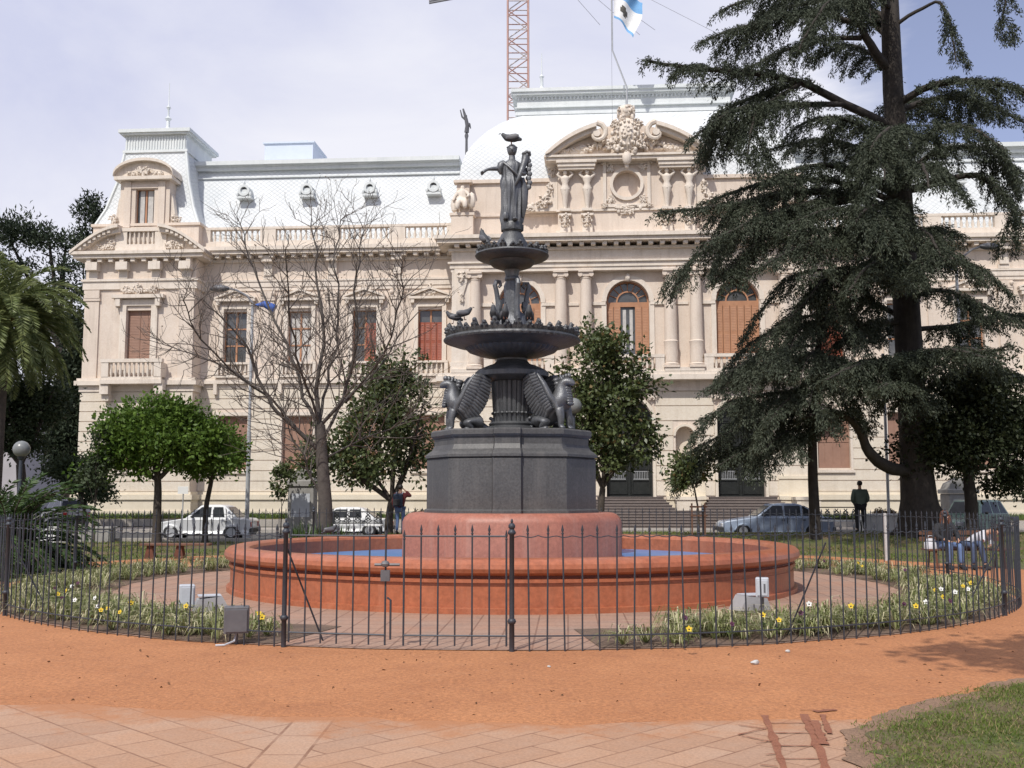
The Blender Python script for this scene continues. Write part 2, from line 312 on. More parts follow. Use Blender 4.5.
# ---------------------------------------------------------------- mesh helpers
class MB:
    def __init__(s): s.v, s.f, s.m = [], [], []; s.xf = None
    def add(s, vs, fs, mi=0):
        o = len(s.v)
        if s.xf is not None: vs = [s.xf @ Vector(v) for v in vs]
        s.v += [tuple(v) for v in vs]; s.f += [tuple(i + o for i in f) for f in fs]; s.m += [mi] * len(fs); return s
    def box(s, x0, x1, y0, y1, z0, z1, mi=0):
        return s.add([(x0, y0, z0), (x1, y0, z0), (x1, y1, z0), (x0, y1, z0), (x0, y0, z1), (x1, y0, z1), (x1, y1, z1), (x0, y1, z1)],
                     [(0, 3, 2, 1), (4, 5, 6, 7), (0, 1, 5, 4), (1, 2, 6, 5), (2, 3, 7, 6), (3, 0, 4, 7)], mi)
    def bev(s, x0, x1, y0, y1, z0, z1, b=.02, mi=0):          # box with a chamfered top and chamfered upright edges
        r = [(x0 + b, y0), (x1 - b, y0), (x1, y0 + b), (x1, y1 - b), (x1 - b, y1), (x0 + b, y1), (x0, y1 - b), (x0, y0 + b)]
        cx, cy = (x0 + x1) / 2, (y0 + y1) / 2
        kx = (x1 - x0 - 2 * b) / (x1 - x0); ky = (y1 - y0 - 2 * b) / (y1 - y0)
        q = [(cx + (x - cx) * kx, cy + (y - cy) * ky) for x, y in r]
        return s.loft([[(x, y, z0) for x, y in r], [(x, y, z1 - b) for x, y in r], [(x, y, z1) for x, y in q]], True, True, mi)
    def loft(s, rings, cap0=True, cap1=True, mi=0, closed=True):
        n = len(rings[0]); vs = [p for r in rings for p in r]; fs = []
        for i in range(len(rings) - 1):
            for j in range(n if closed else n - 1):
                a, b_ = i * n + j, i * n + (j + 1) % n
                fs.append((a, b_, b_ + n, a + n))
        if cap0: fs.append(tuple(range(n - 1, -1, -1)))
        if cap1: fs.append(tuple(range((len(rings) - 1) * n, len(rings) * n)))
        return s.add(vs, fs, mi)
    def tube(s, pts, rad, n=8, mi=0, cap=True):
        pts = [Vector(p) for p in pts]; k = len(pts)
        if not hasattr(rad, '__len__'): rad = [rad] * k
        rings = []; up = None
        for i, p in enumerate(pts):
            t = (pts[min(i + 1, k - 1)] - pts[max(i - 1, 0)])
            t = t.normalized() if t.length > 1e-9 else Vector((0, 0, 1))
            if up is None: up = Vector((1, 0, 0)) if abs(t.x) < .8 else Vector((0, 1, 0))
            a = (up - t * up.dot(t)).normalized(); b_ = t.cross(a); up = a
            rings.append([p + (a * cos(2 * pi * j / n) + b_ * sin(2 * pi * j / n)) * rad[i] for j in range(n)])
        return s.loft(rings, cap, cap, mi)
    def lathe(s, prof, n=24, c=(0, 0), mi=0, cap0=True, cap1=True, fn=None):
        rings = []
        for r, z in prof:
            ring = []
            for j in range(n):
                a = 2 * pi * j / n; rr = r * (fn(a, z) if fn else 1)
                ring.append((c[0] + rr * cos(a), c[1] + rr * sin(a), z))
            rings.append(ring)
        return s.loft(rings, cap0, cap1, mi)
    def prism(s, poly, y0, y1, mi=0):                          # polygon in x,z pushed from y0 to y1
        n = len(poly)
        return s.add([(x, y0, z) for x, z in poly] + [(x, y1, z) for x, z in poly],
                     [tuple(range(n)), tuple(range(2 * n - 1, n - 1, -1))] + [(i, i + n, (i + 1) % n + n, (i + 1) % n) for i in range(n)], mi)
    def strip(s, top, bot, y0, y1, mi=0):                      # band between two polylines in x,z pushed from y0 to y1 (handles curves)
        for i in range(len(top) - 1):
            s.prism([bot[i], bot[i + 1], top[i + 1], top[i]], y0, y1, mi)
        return s
    def ball(s, c, r, n=10, mi=0):
        if not hasattr(r, '__len__'): r = (r, r, r)
        k = max(4, n // 2); vs = [(c[0], c[1], c[2] - r[2])]; fs = []
        for i in range(1, k):
            t = pi * i / k
            for j in range(n):
                a = 2 * pi * j / n; vs.append((c[0] + r[0] * sin(t) * cos(a), c[1] + r[1] * sin(t) * sin(a), c[2] - r[2] * cos(t)))
        vs.append((c[0], c[1], c[2] + r[2])); L = len(vs) - 1
        for j in range(n): fs.append((0, 1 + (j + 1) % n, 1 + j)); fs.append((L, L - n + j, L - n + (j + 1) % n))
        for i in range(k - 2):
            for j in range(n):
                a = 1 + i * n + j; b_ = 1 + i * n + (j + 1) % n; fs.append((a, b_, b_ + n, a + n))
        return s.add(vs, fs, mi)
    def orn(s, c, r, n=10, mi=0):                              # carved leafwork: a tight cluster of small lobes with a few curls
        if not hasattr(r, '__len__'): r = (r, r, r)
        rs = random.Random(int(abs(c[0] * 131 + c[2] * 71) * 10)); q = .5 * (r[0] + r[2])
        s.ball(c, (r[0] * .6, r[1] * .7, r[2] * .6), 8, mi)
        for i in range(16):
            a = rs.random() * 2 * pi; d = .35 + .6 * rs.random(); s.ball((c[0] + r[0] * d * cos(a), c[1] - r[1] * rs.uniform(.1, .9), c[2] + r[2] * d * sin(a)), (q * rs.uniform(.12, .3), r[1] * .5, q * rs.uniform(.12, .3)), 6, mi)
        for i in range(3):
            a0 = rs.random() * 6; cx, cz = c[0] + r[0] * .5 * cos(a0), c[2] + r[2] * .5 * sin(a0)
            s.tube([(cx + r[0] * (.45 - .04 * k) * cos(a0 + k * .7), c[1] - r[1] * .8, cz + r[2] * (.45 - .04 * k) * sin(a0 + k * .7)) for k in range(8)], q * .09, 5, mi)
        return s
    def mesh(s, name, mats, smooth=35):
        me = bpy.data.meshes.new(name); me.from_pydata(s.v, [], s.f)
        for m in (mats if isinstance(mats, (list, tuple)) else [mats]): me.materials.append(m)
        me.polygons.foreach_set('material_index', s.m)
        if smooth:
            me.polygons.foreach_set('use_smooth', [True] * len(s.f)); me.set_sharp_from_angle(angle=R(smooth))
        me.update(); return me
    def build(s, name, mats, parent=None, loc=None, smooth=35, kind=None, rot=None):
        return obj(name, s.mesh(name, mats, smooth), parent, loc, kind, rot)

def obj(name, me, parent=None, loc=None, kind=None, rot=None):
    o = bpy.data.objects.new(name, me); col.objects.link(o)
    if parent: o.parent = parent
    if loc is not None: o.location = loc
    if rot is not None: o.rotation_euler = rot
    if kind: o['kind'] = kind
    return o

def tag(o, label=None, cat=None, group=None, kind=None):
    if label: o['label'] = label
    if cat: o['category'] = cat
    if group: o['group'] = group
    if kind: o['kind'] = kind
    return o

def thing(name, label, cat, loc=(0, 0, 0), rz=0, group=None):
    o = bpy.data.objects.new(name, None); col.objects.link(o); o.location = loc; o.rotation_euler = (0, 0, rz)
    o.empty_display_size = .2
    return tag(o, label, cat, group)

def copy_tree(o, parent=None):
    c = o.copy(); col.objects.link(c); c.parent = parent
    for ch in list(o.children): copy_tree(ch, c)
    return c

def quads_mesh(name, V, mat, per=4):
    """V: (n, per, 3) array of separate polygons"""
    n = V.shape[0]; me = bpy.data.meshes.new(name)
    me.vertices.add(n * per); me.vertices.foreach_set('co', V.reshape(-1).astype(np.float32))
    me.loops.add(n * per); me.loops.foreach_set('vertex_index', np.arange(n * per, dtype=np.int32))
    me.polygons.add(n); me.polygons.foreach_set('loop_start', np.arange(0, n * per, per, dtype=np.int32))
    me.polygons.foreach_set('loop_total', np.full(n, per, dtype=np.int32))
    me.materials.append(mat); me.update(calc_edges=True); me.validate(); return me

def blades_mesh(name, V, mat):
    """V: (n, 7, 3) bent blades: two base corners, two mid, two upper, one tip, joined as three faces"""
    n = V.shape[0]; me = bpy.data.meshes.new(name); base = np.arange(n)[:, None] * 7
    q = np.concatenate([base + np.array([[0, 1, 2, 6]]), base + np.array([[6, 2, 3, 5]])], 1).reshape(-1, 4); t = base + np.array([[5, 3, 4]])
    me.from_pydata(V.reshape(-1, 3).tolist(), [], q.tolist() + t.tolist()); me.materials.append(mat); me.update(); return me

def unit(a): return a / np.maximum(np.linalg.norm(a, axis=-1, keepdims=True), 1e-9)

def leaf_quads(P, D, L, W, curl=.15):
    """diamond leaves at P pointing along D"""
    n = len(P); D = unit(D); rv = unit(rng.normal(size=(n, 3))); S = unit(np.cross(D, rv)); U = np.cross(S, D)
    L = np.asarray(L).reshape(-1, 1) * np.ones((n, 1)); W = np.asarray(W).reshape(-1, 1) * np.ones((n, 1))
    mid = P + D * L * .45 + U * L * curl
    return np.stack([P, mid - S * W, P + D * L, mid + S * W], 1)

def clump_leaves(centers, clump_r, per, L, W, out_c=None, droop=.0, outw=.6):
    n = len(centers) * per
    C = np.repeat(centers, per, 0); off = rng.normal(size=(n, 3)) * clump_r * .55
    P = C + off
    D = unit(rng.normal(size=(n, 3))) + outw * unit(off)
    if out_c is not None: D += .5 * unit(P - out_c)
    D[:, 2] -= droop
    return leaf_quads(P, D, L * rng.uniform(.7, 1.25, n), W * rng.uniform(.7, 1.25, n))

def blob_points(blobs, n, shell=.45, low=-.75, gap=-.11, gs=1.25):
    P = blob_points_(blobs, int(n * 1.5), shell, low)
    keep = [noise.noise(Vector(p) * gs + Vector((3.1, 7.7, 1.3))) > gap for p in P]
    P = P[np.array(keep)]; return P[:n]

def blob_points_(blobs, n, shell=.45, low=-.75):
    vol = np.array([b[3] * b[4] * b[5] for b in blobs]); k = rng.choice(len(blobs), n, p=vol / vol.sum())
    B = np.array(blobs)[k]; d = unit(rng.normal(size=(n, 3)))
    bad = d[:, 2] < low; d[bad, 2] *= -1
    r = rng.uniform(0, 1, (n, 1)) ** shell
    # uneven outline
    w = np.array([1 + .55 * noise.noise(Vector(x) * 1.9 + Vector((7, 3, 1))) for x in (d * 1.3 + B[:, :3])]).reshape(-1, 1)
    return B[:, :3] + d * r * w * B[:, 3:6]

def skin_mesh(name, verts, edges, radii, mat, sub=1, mats=None):
    me = bpy.data.meshes.new(name + '_cage'); me.from_pydata(verts, edges, []); o = bpy.data.objects.new(name + '_cage', me); col.objects.link(o)
    m = o.modifiers.new('s', 'SKIN'); m.use_smooth_shade = True
    for i, sv in enumerate(me.skin_vertices[0].data):
        r = radii[i]; sv.radius = r if hasattr(r, '__len__') else (r, r); sv.use_root = (i == 0)
    if sub: s = o.modifiers.new('ss', 'SUBSURF'); s.levels = s.render_levels = sub
    dg = bpy.context.evaluated_depsgraph_get(); dg.update()
    res = bpy.data.meshes.new_from_object(o.evaluated_get(dg)); res.name = name
    bpy.data.objects.remove(o); bpy.data.meshes.remove(me)
    res.materials.clear(); res.materials.append(mat)
    res.polygons.foreach_set('use_smooth', [True] * len(res.polygons)); res.update()
    return res

# ================================================================ GROUND
FC = Vector((-.1, 20.8, 0))          # centre of fountain and fence
FR = 9.05                            # fence radius
BZ = 20.6

def sheet(name, x0, x1, y0, y1, z, mat, nx=1, ny=1, zf=None, kind='structure'):
    vs = []; fs = []
    for j in range(ny + 1):
        for i in range(nx + 1):
            x = x0 + (x1 - x0) * i / nx; y = y0 + (y1 - y0) * j / ny
            vs.append((x, y, z + (zf(x, y) if zf else 0)))
    for j in range(ny):
        for i in range(nx):
            a = j * (nx + 1) + i; fs.append((a, a + 1, a + nx + 2, a + nx + 1))
    mb = MB(); mb.add(vs, fs); return mb.build(name, mat, kind=kind, smooth=80)

def ring_sheet(name, r0, r1, a0, a1, z, mat, n=96, c=FC, wob=0, kind='structure', nr=1, dip=0):
    vs = []; fs = []
    for j in range(n + 1):
        a = R(a0 + (a1 - a0) * j / n)
        for k in range(nr + 1):
            r = r0 + (r1 - r0) * k / nr
            if wob and k in (0, nr): r += wob * noise.noise(Vector((cos(a) * 6, sin(a) * 6, r))) + wob * .5 * noise.noise(Vector((cos(a) * 30, sin(a) * 30, r)))
            vs.append((c.x + r * sin(a), c.y - r * cos(a), z))
        if dip: vs.append((c.x + (r + .3) * sin(a), c.y - (r + .3) * cos(a), z - dip))
    if dip: nr += 1
    for j in range(n):
        for k in range(nr):
            p = j * (nr + 1) + k; fs.append((p, p + 1, p + nr + 2, p + nr + 1))
    mb = MB(); mb.add(vs, fs); return mb.build(name, mat, kind=kind, smooth=0)

sheet('ground', -900, 900, -300, 1500, -.03, MT['far_ground'])
sheet('lawn', -70, 70, -30, 39.6, -.004, MT['lawn'], 140, 140, gz)
# paved approach in front, with an uneven lawn edge on the right
pv = [(-9, -12), (4.6, -12)]
for i in range(41):
    y = -12 + 24 * i / 40
    if y < 9.6: pv.append((4.6, y))
pv += [(9, 9.6), (-9, 9.6)]
mb = MB(); mb.add([(x, y, .002) for x, y in pv], [tuple(range(len(pv)))]); mb.build('paved_path', MT['paving'], kind='structure', smooth=0)
ring_sheet('red_path', 8.6, 12.45, 0, 360, .0045, MT['dust'], 400, wob=.34, nr=2, dip=.006)
ring_sheet('inner_pavement', .5, 9.0, 0, 360, .013, MT['inner_paving'], 180, wob=.06)
ring_sheet('flower_bed_soil', 7.25, 8.95, -165, -17, .02, MT['soil'], 120, wob=.1)
ring_sheet('flower_bed_soil', 7.25, 8.95, 7, 165, .02, MT['soil'], 120, wob=.1)
edge_ctl = [(2.10, -12), (2.12, 4), (2.14, 5.6), (2.16, 6.5), (2.24, 7.3), (2.46, 7.9), (2.78, 8.3), (3.25, 8.78), (4.0, 9.42), (4.9, 10.1), (7.0, 11.3), (9.0, 13.2), (12, 18)]
fl_edge = []
for (ax_, ay_), (bx_, by_) in zip(edge_ctl[:-1], edge_ctl[1:]):
    m_ = max(2, int(math.hypot(bx_ - ax_, by_ - ay_) / .06))
    for i in range(m_):
        x, y = ax_ + (bx_ - ax_) * i / m_, ay_ + (by_ - ay_) * i / m_
        k_ = .14 * noise.noise(Vector((x * 2.2, y * 2.2, 0))) + .07 * noise.noise(Vector((x * 8, y * 8, 3)))
        fl_edge.append((x + k_ * .7, y - k_ * .7))
fl_poly = fl_edge + [(14, 18), (14, -12)]
mb = MB(); mb.add([(x, y, .0115) for x, y in fl_poly], [tuple(range(len(fl_poly)))]); mb.build('bare_earth', MT['earth'], kind='structure', smooth=0)
in_edge = [(x + .16 + .16 * noise.noise(Vector((x * 3, y * 3, 5))) + .10 * noise.noise(Vector((x * 11, y * 11, 5))), y - .12 + .1 * noise.noise(Vector((x * 4, y * 4, 8)))) for x, y in fl_edge]
mb = MB(); mb.add([(x, y, .0155) for x, y in in_edge + [(14, 17.8), (14, -12)]], [tuple(range(len(in_edge) + 2))]); mb.build('front_lawn', MT['lawn'], kind='structure', smooth=0)
def edge_x(y):                                 # x of the lawn edge at a given y
    for (ax_, ay_), (bx_, by_) in zip(edge_ctl[:-1], edge_ctl[1:]):
        if ay_ <= y <= by_: return ax_ + (bx_ - ax_) * (y - ay_) / (by_ - ay_)
    return 12
# street, kerbs, pavement in front of the palace
mb = MB(); mb.box(-80, 80, 39.55, 39.9, -.02, .13); mb.build('kerb', MT['concrete'], kind='structure')
sheet('street', -160, 160, 39.9, 49.5, -.006, MT['asphalt'])
mb = MB(); mb.box(-80, 80, 49.5, 53.0, -.02, .14); mb.build('pavement', MT['concrete'], kind='structure')

# mud in the tile joints beside the lawn
mb = MB()
mud_z = [.0081]
def mud_strip(x0, y0, x1, y1, w, n=14):
    mud_z[0] += .00035; mz = mud_z[0]
    L = []; Rr = []
    for i in range(n + 1):
        t = i / n; x = x0 + (x1 - x0) * t; y = y0 + (y1 - y0) * t
        dx, dy = x1 - x0, y1 - y0; l = math.hypot(dx, dy); nx_, ny_ = -dy / l, dx / l
        a = w * (.45 + .55 * abs(noise.noise(Vector((x * 9, y * 9, 1))) * 2)); b_ = w * (.45 + .55 * abs(noise.noise(Vector((x * 9, y * 9, 5))) * 2))
        L.append((x + nx_ * a, y + ny_ * a, mz)); Rr.append((x - nx_ * b_, y - ny_ * b_, mz))
    mb.add(L + Rr, [(i, i + n + 1, i + n + 2, i + 1) for i in range(n)])
def gp_(x, y): d = ray(x, y); tt = -CAMH / d[2]; return d[0] * tt, d[1] * tt
for a, b_, w_ in (((765, 716), (786, 775), .034), ((804, 715), (829, 775), .042), ((767, 724), (804, 724), .012), ((769, 734), (809, 734), .012), ((774, 747), (815, 747), .012), ((778, 760), (822, 760), .012),
                  ((738, 726), (766, 730), .009), ((738, 736), (768, 729), .010), ((742, 737), (772, 743), .010), ((756, 744), (772, 742), .007), ((766, 756), (776, 755), .008), ((760, 766), (778, 768), .008), ((815, 713), (836, 711), .05), ((814, 722), (824, 746), .045), ((822, 716), (830, 735), .03), ((800, 711), (818, 711), .01)):
    mud_strip(*gp_(*a), *gp_(*b_), w_)
mb.build('mud', MT['mud'], kind='stuff', smooth=0)

# ================================================================ THE PALACE
TH = R(4.3); D0 = 58.0
BLD = thing('government_building', 'long cream two-storey palace with white slate mansard roofs and carved central pediment', 'building', (0, D0, 0), -TH)
CU = 6.4                               # axis of the central block

def B(x0, x1, v0, v1, z0, z1, mb):     # box in building metres, v counts towards the viewer
    mb.box(x0, x1, -v1, -v0, z0, z1)

def panel(mb, u0, u1, z0, z1, v, ops, depth=.35):
    """flat wall with recessed openings (u0,u1,z0,z1,arched)"""
    us = sorted({u0, u1, *[o[0] for o in ops], *[o[1] for o in ops]}); zs = sorted({z0, z1, *[o[2] for o in ops], *[o[3] for o in ops]})
    for i in range(len(us) - 1):
        for j in range(len(zs) - 1):
            cu, cz = (us[i] + us[i + 1]) / 2, (zs[j] + zs[j + 1]) / 2
            if any(o[0] < cu < o[1] and o[2] < cz < o[3] for o in ops): continue
            mb.add([(us[i], -v, zs[j]), (us[i + 1], -v, zs[j]), (us[i + 1], -v, zs[j + 1]), (us[i], -v, zs[j + 1])], [(0, 1, 2, 3)])
    for o in ops:
        a, b_, c, d = o[:4]; arch = len(o) > 4 and o[4]; y0, y1 = -v, -v + depth
        top = d if not arch else d - (b_ - a) / 2
        mb.add([(a, y0, c), (a, y1, c), (a, y1, top), (a, y0, top)], [(0, 1, 2, 3)]); mb.add([(b_, y0, c), (b_, y1, c), (b_, y1, top), (b_, y0, top)], [(3, 2, 1, 0)])
        mb.add([(a, y0, c), (b_, y0, c), (b_, y1, c), (a, y1, c)], [(0, 1, 2, 3)])
        if not arch: mb.add([(a, y0, d), (b_, y0, d), (b_, y1, d), (a, y1, d)], [(3, 2, 1, 0)])
        else:
            r = (b_ - a) / 2; m = (a + b_) / 2; n = 16; pts = [(m - r * cos(pi * i / n), top + r * sin(pi * i / n)) for i in range(n + 1)]
            for i in range(n):
                p, q = pts[i], pts[i + 1]
                mb.add([(p[0], y0, p[1]), (q[0], y0, q[1]), (q[0], y0, d), (p[0], y0, d)], [(0, 1, 2, 3)])
                mb.add([(p[0], y0, p[1]), (p[0], y1, p[1]), (q[0], y1, q[1]), (q[0], y0, q[1])], [(0, 1, 2, 3)])

def courses(mb, u0, u1, z0, z1, v, ops, h=.56, pr=.045, gap=.05):
    """rusticated stone courses standing proud of the wall"""
    n = max(1, round((z1 - z0) / h)); h = (z1 - z0) / n
    for i in range(n):
        a, b_ = z0 + i * h + gap / 2, z0 + (i + 1) * h - gap / 2
        cuts = sorted([(o[0], o[1]) for o in ops if o[2] < b_ and o[3] > a]); x = u0
        for c0, c1 in cuts + [(u1, u1)]:
            if c0 - x > .05: mb.box(x, c0 - (.02 if c0 != u1 else 0), -v - pr, -v + .02, a, b_)
            x = c1 + .02

def baluster_row(mb, u0, u1, v, z0, z1, sp=.30):
    n = max(1, int((u1 - u0) / sp)); h = z1 - z0
    for i in range(n):
        u = u0 + (i + .5) * (u1 - u0) / n
        mb.lathe([(.06, z0), (.05, z0 + .08 * h), (.095, z0 + .3 * h), (.045, z0 + .7 * h), (.07, z0 + .9 * h), (.07, z1)], 6, (u, -v), cap0=False, cap1=False)

def stack(mb, u0, u1, v, items, back=.4, ends=(1, 1)):
    for z0, z1, p in items: mb.box(u0 - p * ends[0], u1 + p * ends[1], -v - p, -v + back, z0, z1)

def modillions(mb, u0, u1, v, z0, z1, p, sp=.62, w=.24):
    n = int((u1 - u0) / sp)
    for i in range(n):
        u = u0 + (i + .5) * (u1 - u0) / n; mb.box(u - w / 2, u + w / 2, -v - p, -v - .003, z0, z1)

WINS = [-15.8, -12.07, -8.34, -4.61]
GWIN = []; 
def mirror(u): return 2 * CU - u

# ---- wings
def wing(us, u0, u1, xl=0, xr=0):
    ops = [(u - .68, u + .68, 9.25, 12.15) for u in us]; gops = [(u - .86, u + .86, 3.2, 6.15) for u in us]
    mb = MB(); panel(mb, u0, u1, 0, 15.78, 0, ops + gops); mb.box(u0, u1, .9, 18, 0, 15.7); mb.build('wall', MT['stucco'], BLD, smooth=0)
    mb = MB(); courses(mb, u0 + .01, u1 - .01, 1.95, 7.75, 0, gops); mb.build('ground_storey_facing', MT['stucco_low'], BLD, smooth=0)
    mb = MB(); stack(mb, u0, u1, 0, [(.0, .9, .22), (.9, 1.5, .17), (1.5, 1.78, .26), (1.78, 1.94, .14)], .02, (0, 0)); mb.build('plinth', MT['plinth_cream'], BLD, smooth=0)
    mb = MB(); stack(mb, u0, u1, 0, [(7.75, 8.0, .10), (8.0, 8.2, .28), (8.2, 8.32, .18), (8.34, 9.1, .03)], .02, (0, 0))
    for u in us: mb.box(u - 1.1, u - .9, -.3, -.003, 7.4, 7.99); mb.box(u + .9, u + 1.1, -.3, -.003, 7.4, 7.99)
    mb.build('string_course', MT['trim'], BLD, smooth=0)
    # architrave and cornice
    mb = MB(); stack(mb, u0, u1, 0, [(13.35, 13.55, .08), (13.55, 13.85, .13), (13.85, 13.95, .18), (15.0, 15.16, .16), (15.36, 15.56, .72), (15.56, 15.78, .84)], .02, (0, 0))
    modillions(mb, u0, u1, 0, 15.17, 15.355, .6)
    for u in [x + 1.86 for x in us[:-1]]:
        for p in ((13.98, 14.2, .12, .3), (14.2, 14.95, .2, .24), (14.95, 15.3, .5, .3)): mb.box(u - p[3], u + p[3], -p[2], -.003, p[0], p[1])
    mb.build('cornice', MT['trim'], BLD, smooth=0)
    # pilasters between the windows
    for u in [x + 1.86 for x in us[:-1]]:
        mb = MB(); mb.box(u - .36, u + .36, -.09, -.003, 9.1, 12.75); mb.box(u - .42, u + .42, -.13, -.003, 8.35, 9.095)
        mb.box(u - .42, u + .42, -.15, -.003, 12.755, 12.9); mb.box(u - .40, u + .40, -.17, -.003, 12.9, 13.3); mb.ball((u - .33, -.17, 13.15), .13, 8); mb.ball((u + .33, -.17, 13.15), .13, 8)
        mb.build('pilaster', MT['stucco'], BLD, smooth=0)
    # balustrade
    mb = MB(); mb.box(u0, u1, -.38, -.02, 15.785, 16.18); mb.box(u0, u1, -.40, .0, 16.86, 17.0)
    edges = [u0] + [x + 1.86 for x in us[:-1]] + [u1]
    for e in edges: mb.box(max(u0, e - .45), min(u1, e + .45), -.385, -.015, 16.18, 16.86)
    for a, b_ in zip(edges[:-1], edges[1:]): baluster_row(mb, a + .5, b_ - .5, .2, 16.18, 16.86)
    mb.build('balustrade', MT['trim'], BLD, smooth=30)
    # roof
    mb = MB()
    mb.add([(u0 - xl, .45, 16.3), (u1 + xr, .45, 16.3), (u1 + xr, 1.9, 21.0), (u0 - xl, 1.9, 21.0)], [(0, 1, 2, 3)])
    mb.build('roof', MT['slate'], BLD, smooth=0)
    mb = MB(); a_, b_ = u0 - xl, u1 + xr; mb.box(a_, b_, 1.62, 1.85, 20.5, 20.58); mb.box(a_, b_, 1.6, 17, 21.005, 21.2); mb.box(a_, b_, 1.5, 17, 21.2, 21.26); mb.box(a_, b_, 1.35, 17, 21.26, 21.5)
    mb.build('roof_cornice', MT['slate_top'], BLD, smooth=0)

wing(WINS, -17.75, -3.2, 1.7, 0); wing([mirror(u) for u in WINS][::-1], 16.0, 30.55, 0, 1.7)

# window meshes shared by the repeats
def wing_window_mesh():
    mb = MB()
    for s in (-1, 1):
        mb.box(s * .80 - .12, s * .80 + .12, -.12, -.003, 9.1, 12.3); mb.box(s * .98 - .10, s * .98 + .10, -.32, -.003, 12.5, 12.72)
    mb.box(-.92, .92, -.12, -.003, 12.3, 12.5); mb.box(-1.18, 1.18, -.36, -.003, 12.72, 12.86)
    mb.strip([(-1.2, 12.95), (0, 13.42), (1.2, 12.95)], [(-1.2, 12.86), (0, 13.28), (1.2, 12.86)], -.34, -.003)
    mb.prism([(-1.0, 12.865), (1.0, 12.865), (0, 13.27)], -.10, -.003); mb.orn((0, -.12, 13.05), (.4, .12, .18)); mb.orn((0, -.2, 13.45), (.2, .12, .18))
    return mb.mesh('window', MT['trim'])
def balcony_mesh(w=1.05, z0=8.35, z1=9.22, pr=.3):
    mb = MB(); mb.box(-w, w, -pr, -.04, z0, z0 + .14); mb.box(-w, w, -pr, -.04, z1 - .12, z1)
    for s in (-1, 1): mb.box(s * (w - .1) - .1, s * (w - .1) + .1, -pr + .01, -.05, z0 + .14, z1 - .12)
    baluster_row(mb, -w + .22, w - .22, pr / 2 + .02, z0 + .14, z1 - .12, .24)
    return mb.mesh('balcony', MT['trim'], 30)
WW, WB = wing_window_mesh(), balcony_mesh()
def shutters_mesh(w, z0, z1, v, name='shutter', mat='shutter', opened=0, ribs=2, y=.22):
    mb = MB(); h = z1 - z0
    n = ribs * 2
    for i in range(n):
        a = -w + 2 * w * i / n; b_ = -w + 2 * w * (i + 1) / n
        if opened and i in opened: continue
        mb.box(a + .012, b_ - .012, y, y + .05, z0, z1)
        for k in range(2):
            z_a = z0 + .1 + k * h / 2; z_b = z0 + (k + 1) * h / 2 - .08; m = int((z_b - z_a) / .085)
            for j in range(m):
                zz = z_a + (z_b - z_a) * j / m
                mb.add([(a + .07, y - .012, zz), (b_ - .07, y - .012, zz), (b_ - .07, y + .0, zz + .06), (a + .07, y + .0, zz + .06)], [(0, 1, 2, 3)])
    return mb.mesh(name, MT[mat], 0)
def pane_mesh(w, z0, z1, y=.30, bars=(2, 3)):
    mb = MB(); mb.box(-w, w, y, y + .02, z0, z1, 0)
    for i in range(bars[0] + 1):
        x = -w + 2 * w * i / bars[0]; mb.box(max(-w, x - .05), min(w, x + .05), y - .05, y - .003, z0, z1, 1)
    for j in range(bars[1] + 1):
        z = z0 + (z1 - z0) * j / bars[1]; mb.box(-w, w, y - .045, y - .004, max(z0, z - .04), min(z1, z + .04), 1)
    return mb.mesh('pane', [MT['glass_dark'], MT['shutter']], 0)
PN = pane_mesh(.68, 9.25, 12.15); PC = pane_mesh(.68, 9.25, 12.15); PC.materials[0] = MT['curtain']
SH_closed = shutters_mesh(.68, 9.25, 11.45, 0, mat='shutter_red'); SH_half = shutters_mesh(.68, 9.25, 11.45, 0, mat='shutter_red', opened=(0, 1)); SH_side = shutters_mesh(.68, 9.25, 11.45, 0, mat='shutter', opened=(1, 2))
states = ['dark', 'curtain', 'half', 'closed', 'closed', 'half', 'dark', 'closed']
for u, st in zip(WINS + [mirror(u) for u in WINS[::-1]], states):
    w = obj('window', WW, BLD, (u, 0, 0)); obj('balcony', WB, w); obj('pane', PC if st == 'curtain' else PN, w)
    w['label'] = {'dark': 'upper window with dark bare panes', 'curtain': 'upper window with pale curtains showing', 'half': 'upper window with one red shutter closed', 'closed': 'upper window with both red shutters closed'}[st]
    if st == 'closed': obj('shutter', SH_closed, w)
    if st == 'half': obj('shutter', SH_half, w)
def gwin_mesh():
    mb = MB()
    mb.box(-.86, .86, .2, .25, 3.2, 6.15)
    for i in range(5): mb.box(-.86 + i * .43 - .02, -.86 + i * .43 + .02, .18, .198, 3.2, 6.15)
    for z in (3.22, 4.6, 6.05): mb.box(-.86, .86, .17, .179, z, z + .08)
    return mb.mesh('ground_window', MT['blind'], 0)
def gwin_frame():
    mb = MB()
    for s in (-1, 1): mb.box(s * .93 - .06, s * .93 + .06, -.07, -.003, 3.1, 6.2)
    mb.box(-1.05, 1.05, -.10, -.003, 6.2, 6.4); mb.box(-1.05, 1.05, -.12, -.003, 2.95, 3.1); return mb.mesh('window_surround', MT['trim'], 0)
GW, GF = gwin_mesh(), gwin_frame()
for u in WINS + [mirror(u) for u in WINS]:
    w = obj('window', GF, BLD, (u, -.045, 0)); obj('shutter', GW, w, (0, .06, 0))

